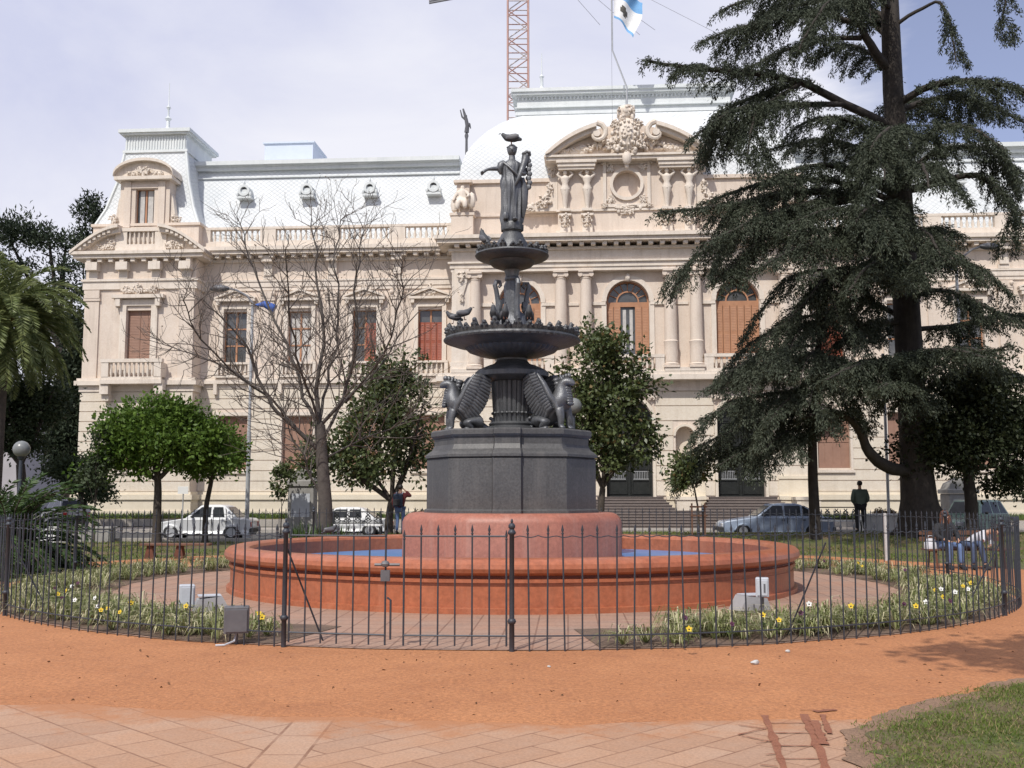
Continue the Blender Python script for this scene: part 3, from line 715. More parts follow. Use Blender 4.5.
# oculus dormers on the wing roofs
def dormer_mesh():
    mb = MB(); n = 20; ring = []
    mb.box(-.55, .55, -.1, 1.0, -.62, -.45); mb.box(-.42, .42, -.02, 1.0, -.45, .1)
    for i in range(n): 
        a0, a1 = 2 * pi * i / n, 2 * pi * (i + 1) / n
        q = [(.27 * cos(a0), .27 * sin(a0)), (.27 * cos(a1), .27 * sin(a1)), (.46 * cos(a1), .46 * sin(a1)), (.46 * cos(a0), .46 * sin(a0))]
        mb.prism(q, -.14, .1)
    mb.tube([(0, .1, 0), (0, 1.0, 0)], .44, 16); mb.ball((0, -.05, .55), (.1, .1, .26), 8); mb.ball((-.5, -.05, -.3), (.13, .12, .2), 8); mb.ball((.5, -.05, -.3), (.13, .12, .2), 8)
    return mb.mesh('dormer', MT['slate_top'], 40)
def dormer_glass():
    mb = MB(); mb.tube([(0, .06, 0), (0, .09, 0)], .3, 16); return mb.mesh('pane', MT['glass_dark'], 0)
DM, DG = dormer_mesh(), dormer_glass()
for u in WINS + [mirror(u) for u in WINS]:
    d = obj('dormer', DM, BLD, (u, .82, 19.5)); d.scale = (.76, .9, .76); obj('pane', DG, d)
mb = MB(); mb.box(-16.0, -12.9, 5, 8, 21.5, 23.75); mb.box(-16.1, -12.8, 4.9, 8.1, 23.75, 23.85); mb.box(-13.9, -13.4, 5.5, 5.9, 23.85, 24.1); mb.build('roof_hut', MT['pent'], BLD, smooth=0)

# ---- end pavilions
def pavilion(c, v=1.2, flip=False):
    h = 3.2; u0, u1 = c - h, c + h
    ops = [(c - .72, c + .72, 9.25, 12.1), (c - 1.0, c + 1.0, 3.2, 6.2)]
    mb = MB(); panel(mb, u0, u1, 0, 15.0, v, ops)
    mb.add([(u1, -v, 0), (u1, 14, 0), (u1, 14, 15), (u1, -v, 15)], [(0, 1, 2, 3)]); mb.add([(u0, -v, 0), (u0, 14, 0), (u0, 14, 15), (u0, -v, 15)], [(3, 2, 1, 0)])
    mb.build('wall', MT['stucco'], BLD, smooth=0)
    mb = MB(); courses(mb, u0 - .03, u1 + .03, 1.95, 7.5, v, [ops[1]]); mb.build('ground_storey_facing', MT['stucco_low'], BLD, smooth=0)
    mb = MB(); stack(mb, u0, u1, v, [(.0, .9, .22), (.9, 1.5, .17), (1.5, 1.78, .26), (1.78, 1.94, .14)], 1.0); mb.build('plinth', MT['plinth_cream'], BLD, smooth=0)
    mb = MB(); stack(mb, u0, u1, v, [(7.5, 7.85, .10), (7.85, 8.1, .30), (8.1, 8.25, .2)], 1.0)
    for u in (c - 1.55, c + 1.55): mb.box(u - .25, u + .25, -v - .75, -v - .31, 7.3, 7.85); mb.box(u - .2, u + .2, -v - .55, -v - .003, 6.95, 7.3)
    mb.build('string_course', MT['trim'], BLD, smooth=0)
    for s in (-1, 1):
        u = c + s * (h - .45); mb = MB(); mb.box(u - .42, u + .42, -v - .10, -v - .003, 8.26, 12.65); mb.box(u - .48, u + .48, -v - .15, -v - .003, 12.65, 12.8); mb.box(u - .45, u + .45, -v - .17, -v - .003, 12.8, 13.25)
        mb.build('pilaster', MT['stucco'], BLD, smooth=0)
    mb = MB(); stack(mb, u0, u1, v, [(13.3, 13.75, .12), (13.75, 13.88, .2), (15.02, 15.22, .55), (15.22, 15.4, .68)], 1.2)
    modillions(mb, u0, u1, v, 14.82, 15.015, .45)
    for k in (-2.7, -.95, .95, 2.7):
        for p in ((13.9, 14.35, .18, .24), (14.35, 14.8, .5, .34)): mb.box(c + k - p[3], c + k + p[3], -v - p[2], -v - .003, p[0], p[1])
    mb.build('cornice', MT['trim'], BLD, smooth=0)
    # broken curved pediment
    for s in (-1, 1):
        mb = MB(); arc = []; 
        for i in range(11):
            t = i / 10; x = h + .7 - t * 2.75; arc.append((c + s * x, 15.42 + 1.5 * math.sin(t * 1.45) ** 1.0))
        low = [(x, z - .17) for x, z in arc]; low2 = [(x, z - .42) for x, z in arc]
        mb.strip(arc, low, -v - .72, -v + .5); mb.strip(low, [(x, max(15.41, z)) for x, z in low2], -v - .5, -v + .5)
        mb.strip([(x, max(15.42, z - .42)) for x, z in arc], [(x, 15.405) for x, z in arc], -v - .1, -v + .5)
        for i in range(2, 9, 1): x, z = arc[i]; mb.box(x - .09, x + .09, -v - .64, -v - .51, z - .36, z - .175)
        mb.orn((c + s * 1.75, -v - .2, 15.85), (.45, .15, .3), 10); mb.orn((c + s * 2.2, -v - .2, 15.7), (.35, .12, .18), 8)
        mb.build('pediment', MT['trim'], BLD, smooth=40)
    # lucarne
    mb = MB(); panel(mb, c - 1.45, c + 1.45, 15.4, 20.0, v - .15, [(c - .55, c + .55, 16.95, 19.15)], .3)
    for s in (-1, 1): mb.add([(c + s * 1.45, -v + .15, 15.4), (c + s * 1.45, 3.5, 15.4), (c + s * 1.45, 3.5, 20), (c + s * 1.45, -v + .15, 20)], [(0, 1, 2, 3)])
    mb.box(c - 1.2, c - .8, -v + .05, -v + .147, 16.9, 19.6); mb.box(c + .8, c + 1.2, -v + .05, -v + .147, 16.9, 19.6); mb.box(c - .78, c + .78, -v + .06, -v + .147, 19.18, 19.4)
    mb.build('lucarne', MT['stucco'], BLD, smooth=0)
    mb = MB(); mb.box(c - 1.7, c + 1.7, -v - .25, 1.5, 19.62, 19.82)
    arc = [(c + 1.75 * cos(pi * (1 - i / 14)), 19.83 + .88 * sin(pi * i / 14)) for i in range(15)]
    mb.strip([(x, z + .16) for x, z in arc], arc, -v - .3, 1.5); mb.strip(arc, [(x, 19.825) for x, z in arc], -v + .02, -v + .3); mb.orn((c, -v - .05, 20.15), (.55, .15, .25), 12); mb.orn((c - .8, -v, 20), (.35, .12, .14), 8); mb.orn((c + .8, -v, 20), (.35, .12, .14), 8)
    mb.build('lucarne_pediment', MT['trim'], BLD, smooth=40)
    w = obj('window', pane_mesh(.55, 16.95, 19.15, .28, (2, 1)), BLD, (c, -v + .15, 0))
    mb = MB(); mb.box(-.35, -.1, .24, .26, 16.95, 19.1); mb.box(.1, .4, .24, .26, 16.95, 19.1); mb.build('curtain', MT['curtain'], w, smooth=0)
    mb = MB(); mb.box(c - 1.5, c + 1.5, -v - .22, -v + .1, 15.41, 15.85); mb.box(c - 1.5, c + 1.5, -v - .24, -v + .1, 16.6, 16.8)
    for s in (-1, 1): mb.box(c + s * 1.15 - .34, c + s * 1.15 + .34, -v - .2, -v + .1, 15.85, 16.6)
    mb.box(c - .8, c + .8, -v, -v + .1, 15.85, 16.6)
    baluster_row(mb, c - .8, c + .8, v + .1, 15.85, 16.6, .26); mb.build('balustrade', MT['trim'], BLD, smooth=30)
    # side scrolls by the lucarne
    for s in (-1, 1):
        mb = MB(); mb.prism([(c + s * 1.47, 15.42), (c + s * 2.6, 15.42), (c + s * 2.2, 17.0), (c + s * 1.75, 17.6), (c + s * 1.6, 18.6), (c + s * 1.47, 18.9)][::s], -v + .3, -v + .7); mb.orn((c + s * 1.85, -v + .3, 17.4), (.3, .2, .3), 10)
        mb.build('scroll', MT['trim'], BLD, smooth=40)
    # attic base and roof
    mb = MB(); mb.box(u0 + .2, u1 + .0, -v + .2, 8, 15.4, 17.0); mb.box(u0 + .1, u1 + .1, -v + .1, 8.1, 17.0, 17.15); mb.build('attic', MT['stucco'], BLD, smooth=0)
    mb = MB(); rings = []
    for z, du, vv, dd in ((17.15, 3.05, .7, 7.2), (18.2, 2.6, .35, 6.6), (19.8, 2.15, .05, 6.0), (21.7, 1.85, -.15, 5.4)):
        rings.append([(c - du, -vv, z), (c + du, -vv, z), (c + du, dd - 1.2, z), (c - du, dd - 1.2, z)])
    mb.loft(rings, False, True); mb.build('roof', MT['slate'], BLD, smooth=0)
    mb = MB(); mb.box(c - 1.95, c + 1.95, .05, 4.4, 21.7, 21.85); mb.box(c - 1.83, c + 1.83, .15, 4.3, 21.85, 22.75); mb.box(c - 2.05, c + 2.05, -.1, 4.5, 22.75, 22.85); mb.box(c - 2.15, c + 2.15, -.2, 4.6, 22.85, 23.05)
    for i in range(22): x = c - 1.75 + i * 3.5 / 21; mb.box(x - .03, x + .03, .1, .147, 21.9, 22.7)
    # hip ribs
    for s in (-1, 1):
        mb.tube([(c + s * 3.05, -.7, 17.15), (c + s * 2.6, -.35, 18.2), (c + s * 2.15, -.05, 19.8), (c + s * 1.85, .15, 21.7)], .10, 6)
    mb.build('roof_cap', MT['slate_top'], BLD, smooth=0)
    mb = MB(); mb.lathe([(.22, 23.05), (.2, 23.5), (.3, 23.6), (.12, 23.8), (.1, 24.2), (.2, 24.35), (.06, 24.5), (.05, 24.9), (.14, 25.05), (.03, 25.2), (.015, 26.6)], 10, (c, 1.8)); mb.build('finial', MT['slate_top'], BLD)
    # window with surround and balcony
    mb = MB()
    for s in (-1, 1): mb.box(s * .9 - .18, s * .9 + .18, -.12, -.003, 8.3, 12.35); mb.box(s * 1.15 - .14, s * 1.15 + .14, -.35, -.003, 12.3, 12.75)
    mb.box(-1.08, 1.08, -.12, -.003, 12.355, 12.7); mb.box(-1.5, 1.5, -.4, -.003, 12.75, 12.95); mb.orn((0, -.15, 13.3), (.3, .18, .35), 10); mb.orn((-.6, -.1, 13.2), (.45, .12, .12), 8); mb.orn((.6, -.1, 13.2), (.45, .12, .12), 8); mb.orn((-.8, -.1, 13.4), (.25, .1, .1), 8); mb.orn((.8, -.1, 13.4), (.25, .1, .1), 8)
    w = mb.build('window', MT['trim'], BLD, (c, -v, 0)); obj('shutter', shutters_mesh(.72, 9.25, 12.1, 0, mat='blind', ribs=1), w)
    mb = MB(); mb.box(-1.75, 1.75, -.85, -.003, 7.86, 8.1); mb.box(-1.7, 1.7, -.8, -.62, 8.1, 8.25); mb.box(-1.75, 1.75, -.85, -.55, 9.05, 9.25)
    for s in (-1, 1): mb.box(s * 1.5 - .2, s * 1.5 + .2, -.82, -.58, 8.25, 9.05); mb.box(s * 1.62 - .08, s * 1.62 + .08, -.57, -.003, 8.25, 9.05)
    baluster_row(mb, -1.3, 1.3, .7, 8.25, 9.05, .24); mb.build('balcony', MT['trim'], w, smooth=30)
    w = obj('window', GF, BLD, (c, -v - .045, 0)); g = obj('shutter', GW, w, (0, .07, 0)); g.scale = (1.15, 1, 1)
pavilion(-20.95); pavilion(mirror(-20.95))

# ---- central block
CW = 9.55; CV = 1.35; c0, c1 = CU - CW, CU + CW
ARCH = [CU - 5.88, CU, CU + 5.88]
ops = [(a - 1.15, a + 1.15, 9.0, 13.35, True) for a in ARCH] + [(a - 1.23, a + 1.23, 1.66, 6.9, True) for a in ARCH] + [(x - .5, x + .5, 3.5, 5.4, True) for x in (CU - 2.95, CU + 2.95)]
mb = MB(); panel(mb, c0, c1, 0, 14.6, CV, ops, .5); mb.add([(c0, -CV, 0), (c0, 3, 0), (c0, 3, 15), (c0, -CV, 15)], [(3, 2, 1, 0)]); mb.add([(c1, -CV, 0), (c1, 3, 0), (c1, 3, 15), (c1, -CV, 15)], [(0, 1, 2, 3)])
mb.box(c0 + .3, c1 - .3, 1.2, 17, 0, 15); mb.build('wall', MT['stucco'], BLD, smooth=30)
for x in (CU - 2.95, CU + 2.95): mb = MB(); mb.box(x - .55, x + .55, -CV + .5, -CV + .6, 3.4, 5.5); mb.build('niche', MT['stucco_low'], BLD, smooth=0)
for qa, qb in ((c0 - .02, ARCH[0] - 1.4), (ARCH[0] + 1.4, ARCH[1] - 1.4), (ARCH[1] + 1.4, ARCH[2] - 1.4), (ARCH[2] + 1.4, c1 + .02)): mb = MB(); courses(mb, qa, qb, 1.7, 7.3, CV, [(x - .62, x + .62, 3.4, 5.6) for x in (CU - 2.95, CU + 2.95) if qa < x < qb], .8, .05); mb.build('ground_storey_facing', MT['stucco_low'], BLD, smooth=0)
mb = MB()                                            # door and niche surrounds
for a in ARCH:
    for s in (-1, 1): mb.box(a + s * 1.31 - .075, a + s * 1.31 + .075, -CV - .12, -CV - .003, 1.66, 5.7)
    pts = [(a - 1.24 * cos(pi * i / 14), 5.7 + 1.24 * sin(pi * i / 14)) for i in range(15)]; po = [(a - 1.42 * cos(pi * i / 14), 5.7 + 1.42 * sin(pi * i / 14)) for i in range(15)]; mb.strip(po, pts, -CV - .12, -CV - .003)
for x in (CU - 2.95, CU + 2.95):
    po = [(x - .62 * cos(pi * i / 10), 4.9 + .62 * sin(pi * i / 10)) for i in range(11)]; pts = [(x - .5 * cos(pi * i / 10), 4.9 + .5 * sin(pi * i / 10)) for i in range(11)]; mb.strip(po, pts, -CV - .1, -CV - .003)
    mb.box(x - .7, x + .7, -CV - .2, -CV - .003, 3.3, 3.48)
mb.build('door_surround', MT['stucco_low'], BLD, smooth=40)
segs = [(c0, ARCH[0] - 1.9), (ARCH[0] + 1.9, ARCH[1] - 1.9), (ARCH[1] + 1.9, ARCH[2] - 1.9), (ARCH[2] + 1.9, c1)]
for a, b_ in segs: mb = MB(); stack(mb, a, b_, CV, [(0, 1.5, .3), (1.5, 1.7, .36), (1.7, 2.6, .1), (2.6, 2.75, .16)], .02, (0, 0)); mb.build('plinth', MT['plinth_cream'], BLD, smooth=0)
mb = MB(); stack(mb, c0, c1, CV, [(7.3, 7.5, .15), (7.5, 7.85, .1), (7.85, 8.12, .8), (8.12, 8.3, .7)], .02)
for a in ARCH:
    for k in (-1.2, 1.2): mb.orn((a + k, -CV - .15, 7.0), (.35, .1, .2), 8)
mb.build('string_course', MT['trim'], BLD, smooth=40)
mb = MB()                                            # pedestals and balustrade under the columns
for a, b_ in segs: mb.box(a, b_, -CV - .72, -CV - .003, 8.3, 8.5)
for a in ARCH:
    mb.box(a - 1.9, a + 1.9, -CV - .62, -CV - .36, 8.3, 8.45); mb.box(a - 1.9, a + 1.9, -CV - .64, -CV - .34, 9.05, 9.22)
    for s in (-1, 1): mb.box(a + s * 1.65 - .24, a + s * 1.65 + .24, -CV - .62, -CV - .36, 8.45, 9.05)
    baluster_row(mb, a - 1.4, a + 1.4, CV + .49, 8.45, 9.05, .26)
mb.build('balustrade', MT['trim'], BLD, smooth=30)
def column_mesh():
    def fn(a, z): return 1 + (.06 * sin(8 * a) * sin(z * 9) if 8.7 < z < 9.9 else 0)
    mb = MB(); mb.box(-.42, .42, -.42, .42, 8.5, 8.62)
    mb.lathe([(.42, 8.62), (.44, 8.7), (.36, 8.76), (.38, 8.85), (.36, 9.0), (.38, 9.2), (.36, 9.5), (.38, 9.85), (.40, 9.92), (.34, 9.98), (.33, 11.5), (.285, 13.35), (.31, 13.38), (.31, 13.43), (.27, 13.45), (.30, 13.62)], 20, fn=fn)
    for s in (-1, 1):
        for y in (-.26, .26): mb.tube([(s * .3, y - .08, 13.6), (s * .3, y + .08, 13.6)], .13, 10)
    mb.box(-.40, .40, -.40, .40, 13.72, 13.84); mb.box(-.3, .3, -.3, .3, 13.5, 13.72); return mb.mesh('column', MT['stucco'], 40)
CM = column_mesh()
for k in (-8.3, -3.62, -2.26, 2.26, 3.62, 8.3): obj('column', CM, BLD, (CU + k, -CV - .36, 0))
for s in (-1, 1):
    u = CU + s * 9.0; mb = MB(); mb.box(u - .55, u + .55, -CV - .5, -CV - .003, 8.3, 13.84)
    mb.box(u - .6, u + .6, -CV - .56, -CV - .003, 8.31, 8.9)
    mb.prism([(u - .4, 14.0), (u + .4, 14.0), (u + .3, 13.3), (u, 12.3), (u - .3, 13.3)][::-1], -CV - .62, -CV - .501); mb.orn((u, -CV - .6, 13.6), (.3, .18, .35), 10); mb.orn((u, -CV - .55, 12.4), (.12, .12, .3), 8)
    mb.build('pilaster', MT['trim'], BLD, smooth=40)
# imposts and archivolts
mb = MB()
for a in ARCH:
    pts = [(a - 1.16 * cos(pi * i / 18), 12.2 + 1.16 * sin(pi * i / 18)) for i in range(19)]; po = [(a - 1.42 * cos(pi * i / 18), 12.2 + 1.42 * sin(pi * i / 18)) for i in range(19)]; mb.strip(po, pts, -CV - .1, -CV - .003)
    for s in (-1, 1): mb.box(a + s * 1.7 - .5, a + s * 1.7 + .5, -CV - .12, -CV - .003, 12.0, 12.18); mb.box(a + s * 1.29 - .13, a + s * 1.29 + .13, -CV - .08, -CV - .003, 9.22, 12.0)
    mb.ball((a, -CV - .12, 13.5), (.16, .14, .25), 8)
for x in (CU - 2.95, CU + 2.95): mb.box(x - .3, x + .3, -CV - .06, -CV - .003, 12.0, 12.15)
mb.build('archivolt', MT['trim'], BLD, smooth=40)
# arched windows
def arch_window(a, opened):
    y = -CV + .4; mb = MB(); n = 18; mb.add([(a - 1.15, y, 9.0), (a + 1.15, y, 9.0)] + [(a + 1.15 * cos(pi * i / n), y, 12.2 + 1.15 * sin(pi * i / n)) for i in range(n + 1)], [tuple(range(n + 3))])
    g = mb.build('window', MT['glass_dark'], BLD, smooth=0); g['label'] = 'tall arched window with open middle leaves' if opened else 'tall arched window with closed tan louvred shutters'
    mb = MB(); y -= .03
    for rr in (.55, 1.06):
        p = [(a - rr * cos(pi * i / n), 12.2 + rr * sin(pi * i / n)) for i in range(n + 1)]; q = [(a - (rr + .08) * cos(pi * i / n), 12.2 + (rr + .08) * sin(pi * i / n)) for i in range(n + 1)]; mb.strip(q, p, y - .06, y)
    for k in range(1, 8):
        t = pi * k / 8; mb.tube([(a + .56 * cos(t), y - .03, 12.2 + .56 * sin(t)), (a + 1.08 * cos(t), y - .03, 12.2 + 1.08 * sin(t))], .025, 4)
    mb.box(a - 1.15, a + 1.15, y - .08, y, 11.95, 12.2); mb.build('fanlight_bars', MT['shutter'], g)
    s = obj('shutter', shutters_mesh(1.15, 9.0, 11.95, 0, opened=(2, 3) if opened else 0, ribs=3, y=0), g, (a, y - .08, 0))
    if opened:
        mb = MB(); mb.box(a - .27, a - .09, y + .0, y + .02, 9.6, 11.8); mb.box(a + .10, a + .27, y, y + .02, 9.6, 11.8); mb.build('curtain', MT['curtain'], g, smooth=0)
for a, op in zip(ARCH, (0, 1, 0)): arch_window(a, op)
# doors
def door_part(a):
    mb = MB(); y = -CV + .42; n = 14; mb.box(a - 1.23, a + 1.23, y, y + .06, 1.66, 5.7); mb.prism([(a + 1.23 * cos(pi * i / n), 5.7 + 1.23 * sin(pi * i / n)) for i in range(n + 1)][::-1], y, y + .06)
    for s in (-1, 1):
        for z0, z1 in ((1.8, 2.5), (3.1, 4.2), (4.35, 5.6)):
            x0, x1 = sorted((a + s * .12, a + s * 1.1)); mb.box(x0, x1, y - .05, y - .003, z0, z0 + .07); mb.box(x0, x1, y - .05, y - .003, z1, z1 + .07); mb.box(x0, x0 + .06, y - .05, y - .003, z0 + .07, z1); mb.box(x1 - .06, x1, y - .05, y - .003, z0 + .07, z1)
    mb.box(a - .05, a + .05, y - .09, y - .003, 1.66, 5.7); mb.box(a - 1.23, a + 1.23, y - .09, y - .003, 5.7, 5.85)
    d = mb.build('door', MT['door_iron'], BLD, smooth=0)
    mb = MB()
    for s in (-1, 1):
        for i in range(9): x = a + s * (.25 + i * .09); mb.box(x - .012, x + .012, y - .05, y - .01, 2.62, 3.0)
        mb.box(*sorted((a + s * .2, a + s * 1.02)), y - .05, y - .011, 2.58, 2.62); mb.box(*sorted((a + s * .2, a + s * 1.02)), y - .05, y - .011, 3.0, 3.03)
    mb.build('grille', MT['galv'], d, smooth=0)
for a in ARCH: door_part(a)
# entablature of the central block
mb = MB(); v = CV + .42
stack(mb, c0, c1, v, [(13.85, 14.05, .06), (14.05, 14.3, .12), (14.3, 14.4, .22), (14.4, 15.0, .03), (15.0, 15.14, .2), (15.34, 15.55, .75), (15.55, 15.75, .88)], 3)
modillions(mb, c0, c1, v, 15.15, 15.335, .6, .6)
mb.build('cornice', MT['trim'], BLD, smooth=0)
mb = MB(); mb.box(c0 + .35, c1 - .35, -1.1, 2, 15.75, 19.0); mb.box(c0 + .25, c1 - .25, -1.2, 2, 17.1, 17.22); mb.box(c0 + .2, c1 - .2, -1.25, 2, 19.0, 19.2); mb.box(c0 + .3, c1 - .3, -1.18, 2, 15.75, 16.1)
mb.build('attic', MT['stucco'], BLD, smooth=0)
# frontispiece
FV = 1.75; f0, f1 = CU - 3.75, CU + 3.75
mb = MB()
n = 28; rr = .74; zc = 18.6
panel(mb, f0, f1, 15.75, 19.7, FV, [(CU - 1.2, CU + 1.2, zc - 1.2, zc + 1.2)], .0)
for i in range(n):                                    # square panel with a round hole
    a0, a1 = 2 * pi * i / n, 2 * pi * (i + 1) / n
    def sq(a): k = 1.2 / max(abs(cos(a)), abs(sin(a))); return (CU + k * cos(a), zc + k * sin(a))
    p, q = (CU + rr * cos(a0), zc + rr * sin(a0)), (CU + rr * cos(a1), zc + rr * sin(a1)); P, Q = sq(a0), sq(a1)
    mb.add([(p[0], -FV, p[1]), (q[0], -FV, q[1]), (Q[0], -FV, Q[1]), (P[0], -FV, P[1])], [(3, 2, 1, 0)])
    mb.add([(p[0], -FV, p[1]), (q[0], -FV, q[1]), (q[0], -FV + .35, q[1]), (p[0], -FV + .35, p[1])], [(0, 1, 2, 3)])
mb.box(CU - 1, CU + 1, -FV + .35, -FV + .4, zc - 1, zc + 1)
for s in (-1, 1): u = CU + s * 3.75; mb.add([(u, -FV, 15.75), (u, -1.1, 15.75), (u, -1.1, 19.7), (u, -FV, 19.7)], [(0, 1, 2, 3)])
mb.build('frontispiece', MT['stucco'], BLD, smooth=0)
mb = MB()
for i in range(n):
    a0, a1 = 2 * pi * i / n, 2 * pi * (i + 1) / n; mb.prism([(CU + k * cos(a), zc + k * sin(a)) for k, a in ((.75, a0), (.75, a1), (.92, a1), (.92, a0))], -FV - .14, -FV - .003)
for s in (-1, 1):
    mb.box(CU + s * 1.2 - .09, CU + s * 1.2 + .09, -FV - .12, -FV - .003, zc - 1.2, zc + 1.2); mb.box(CU - 1.1, CU + 1.1, -FV - .12, -FV - .003, zc + s * 1.2 - .09, zc + s * 1.2 + .09)
    for t in (-1, 1): mb.orn((CU + s * .88, -FV - .05, zc + t * .88), (.26, .1, .26)); mb.orn((CU + s * 1.22, -FV - .1, zc + t * 1.2), (.2, .12, .16), 8)
mb.orn((CU, -FV - .05, zc - 1.35), (.8, .12, .22), 10); mb.orn((CU, -FV - .05, zc - 1.6), (.4, .12, .15), 10)
mb.build('round_window_surround', MT['trim'], BLD, smooth=40)
mb = MB(); stack(mb, f0, f1, FV, [(17.12, 17.24, .1), (15.76, 16.05, .1)], .02)
for s in (-1, 1):
    a2, b2 = sorted((CU + s * 1.75, CU + s * 3.7))
    mb.box(a2, b2, -FV - .5, -FV - .003, 19.35, 19.5); mb.box(a2 - .05, b2 + .05, -FV - .58, -FV - .003, 19.5, 19.7); mb.box(a2 - .12, b2 + .12, -FV - .66, -FV - .003, 19.7, 19.82)
stack(mb, f0, f1, FV, [(19.83, 20.0, .62), (20.0, 20.12, .72)], 1.5); mb.build('frontispiece_cornice', MT['trim'], BLD, smooth=0)
# segmental pediment with broken scrolls
mb = MB(); half = 4.4; rise = 1.85; Rr = (half * half + rise * rise) / (2 * rise); zc2 = 20.12 + rise - Rr; am = math.asin(half / Rr)
arc = [(CU + Rr * sin(-am + 2 * am * i / 30), zc2 + Rr * cos(-am + 2 * am * i / 30)) for i in range(31)]
mb.strip(arc, [(x, max(20.12, z - .55)) for x, z in arc], -FV + .02, -FV + .5); 
mb.strip([(x, max(20.125, z - .4)) for x, z in arc], [(x, 20.122) for x, z in arc], -FV - .02, -FV + .3); mb.build('tympanum', MT['stucco'], BLD, smooth=0)
for sl in (slice(0, 11), slice(20, 31)):
    mb = MB(); a = arc[sl]; mb.strip([(x, z + .1) for x, z in a], [(x, max(20.125, z - .12)) for x, z in a], -FV - .85, -FV + .3); mb.strip([(x, max(20.126, z - .12)) for x, z in a], [(x, max(20.124, z - .35)) for x, z in a], -FV - .62, -FV)
    s = -1 if sl.start == 0 else 1                        # volute
    cx, cz = CU + s * 1.6, 21.3
    sp = [(cx + s * (.62 - .05 * k) * cos(pi / 2 + k * .55), 0, cz + (.62 - .05 * k) * sin(pi / 2 + k * .55)) for k in range(11)]
    mb.tube([(x, -FV - .55, z) for x, _, z in sp], [.17 - .008 * k for k in range(11)], 8); mb.tube([(cx, -FV - .7, cz), (cx, -FV - .1, cz)], .2, 12)
    mb.build('pediment', MT['trim'], BLD, smooth=40)
rr_ = random.Random(4)                                # relief in the pediment
for s in (-1, 1):
    mb = MB()
    for i in range(44):
        t = i / 43; x = CU + s * (1.0 + t * 2.5); z = 20.38 + .55 * (1 - t) * rr_.random() + .1; mb.ball((x, -FV - .12, z), (.06 + .12 * rr_.random(), .2, .06 + .16 * rr_.random() * (1 - t * .5)), 6)
    for i in range(3): mb.ball((CU + s * (2.4 + .5 * i), -FV - .1, 20.55 - .08 * i), (.36, .14, .32 - .06 * i), 10)
    mb.build('relief', MT['trim'], BLD, smooth=60)
mb = MB(); mb.lathe([(.05, 19.9), (.4, 20.1), (.72, 20.8), (.78, 21.4), (.62, 21.9), (.42, 22.2)], 16, (CU, -FV - .2))
for i in range(90):
    a = rr_.random() * 2 * pi; q = .45 + .55 * rr_.random(); mb.ball((CU + q * .95 * cos(a), -FV - .56 - .2 * rr_.random(), 21.15 + q * 1.05 * sin(a)), (.05 + .10 * rr_.random(), .16, .05 + .16 * rr_.random()), 6)
for i in range(14):
    a = 2 * pi * i / 14; mb.ball((CU + .5 * cos(a), -FV - .86, 21.2 + .66 * sin(a)), (.08, .1, .09), 6)
mb.ball((CU, -FV - .8, 21.2), (.36, .16, .5), 14); mb.orn((CU, -FV - .9, 21.2), (.3, .1, .4)); mb.orn((CU - .62, -FV - .6, 21.75), (.3, .25, .3)); mb.orn((CU + .62, -FV - .6, 21.75), (.3, .25, .3)); mb.orn((CU - .8, -FV - .5, 20.7), (.4, .25, .35)); mb.orn((CU + .8, -FV - .5, 20.7), (.4, .25, .35)); mb.orn((CU, -FV - .55, 22.45), (.5, .3, .4)); mb.lathe([(.3, 22.0), (.5, 22.25), (.5, 22.6), (.34, 22.85), (.1, 22.95)], 14, (CU, -FV - .3), fn=lambda a, z: 1 + .06 * sin(9 * a)); mb.ball((CU, -FV - .75, 22.5), (.2, .12, .22), 10); mb.ball((CU, -FV - .7, 19.85), (.26, .2, .4), 10); mb.ball((CU, -FV - .6, 19.45), (.12, .12, .18), 8)
mb.build('cartouche', MT['trim'], BLD, smooth=60)
# caryatids on brackets
def caryatid():
    mb = MB(); mb.box(-.3, .3, -.42, -.003, 17.25, 17.4)
    prof = [(.10, 17.4), (.13, 17.7), (.19, 18.2), (.25, 18.42), (.25, 18.55), (.15, 18.8), (.25, 19.03), (.23, 19.17), (.08, 19.25), (.08, 19.32)]
    mb.lathe(prof, 14, (0, -.24), fn=lambda a, z: 1 + .08 * sin(7 * a) * (1 if z < 18.7 else 0)); mb.ball((0, -.27, 19.42), (.12, .13, .15), 10)
    for s in (-1, 1): mb.tube([(s * .2, -.24, 19.12), (s * .42, -.26, 19.32), (s * .22, -.25, 19.56)], [.085, .07, .05], 8)
    mb.tube([(-.22, -.3, 18.5), (0, -.44, 18.42), (.22, -.3, 18.5)], .07, 8)
    mb.box(-.3, .3, -.4, -.02, 19.55, 19.6); mb.box(-.2, .2, -.12, -.003, 17.4, 18.3)
    mb.orn((0, -.25, 16.75), (.3, .22, .36)); mb.box(-.34, .34, -.4, -.003, 17.0, 17.11); mb.box(-.28, .28, -.25, -.003, 16.1, 16.5); mb.box(-.38, .38, -.14, -.003, 15.8, 16.1)
    return mb.mesh('caryatid', MT['trim'], 60)
CY = caryatid()
for k in (-3.35, -2.15, 2.15, 3.35): obj('caryatid', CY, BLD, (CU + k, -FV, -.17))
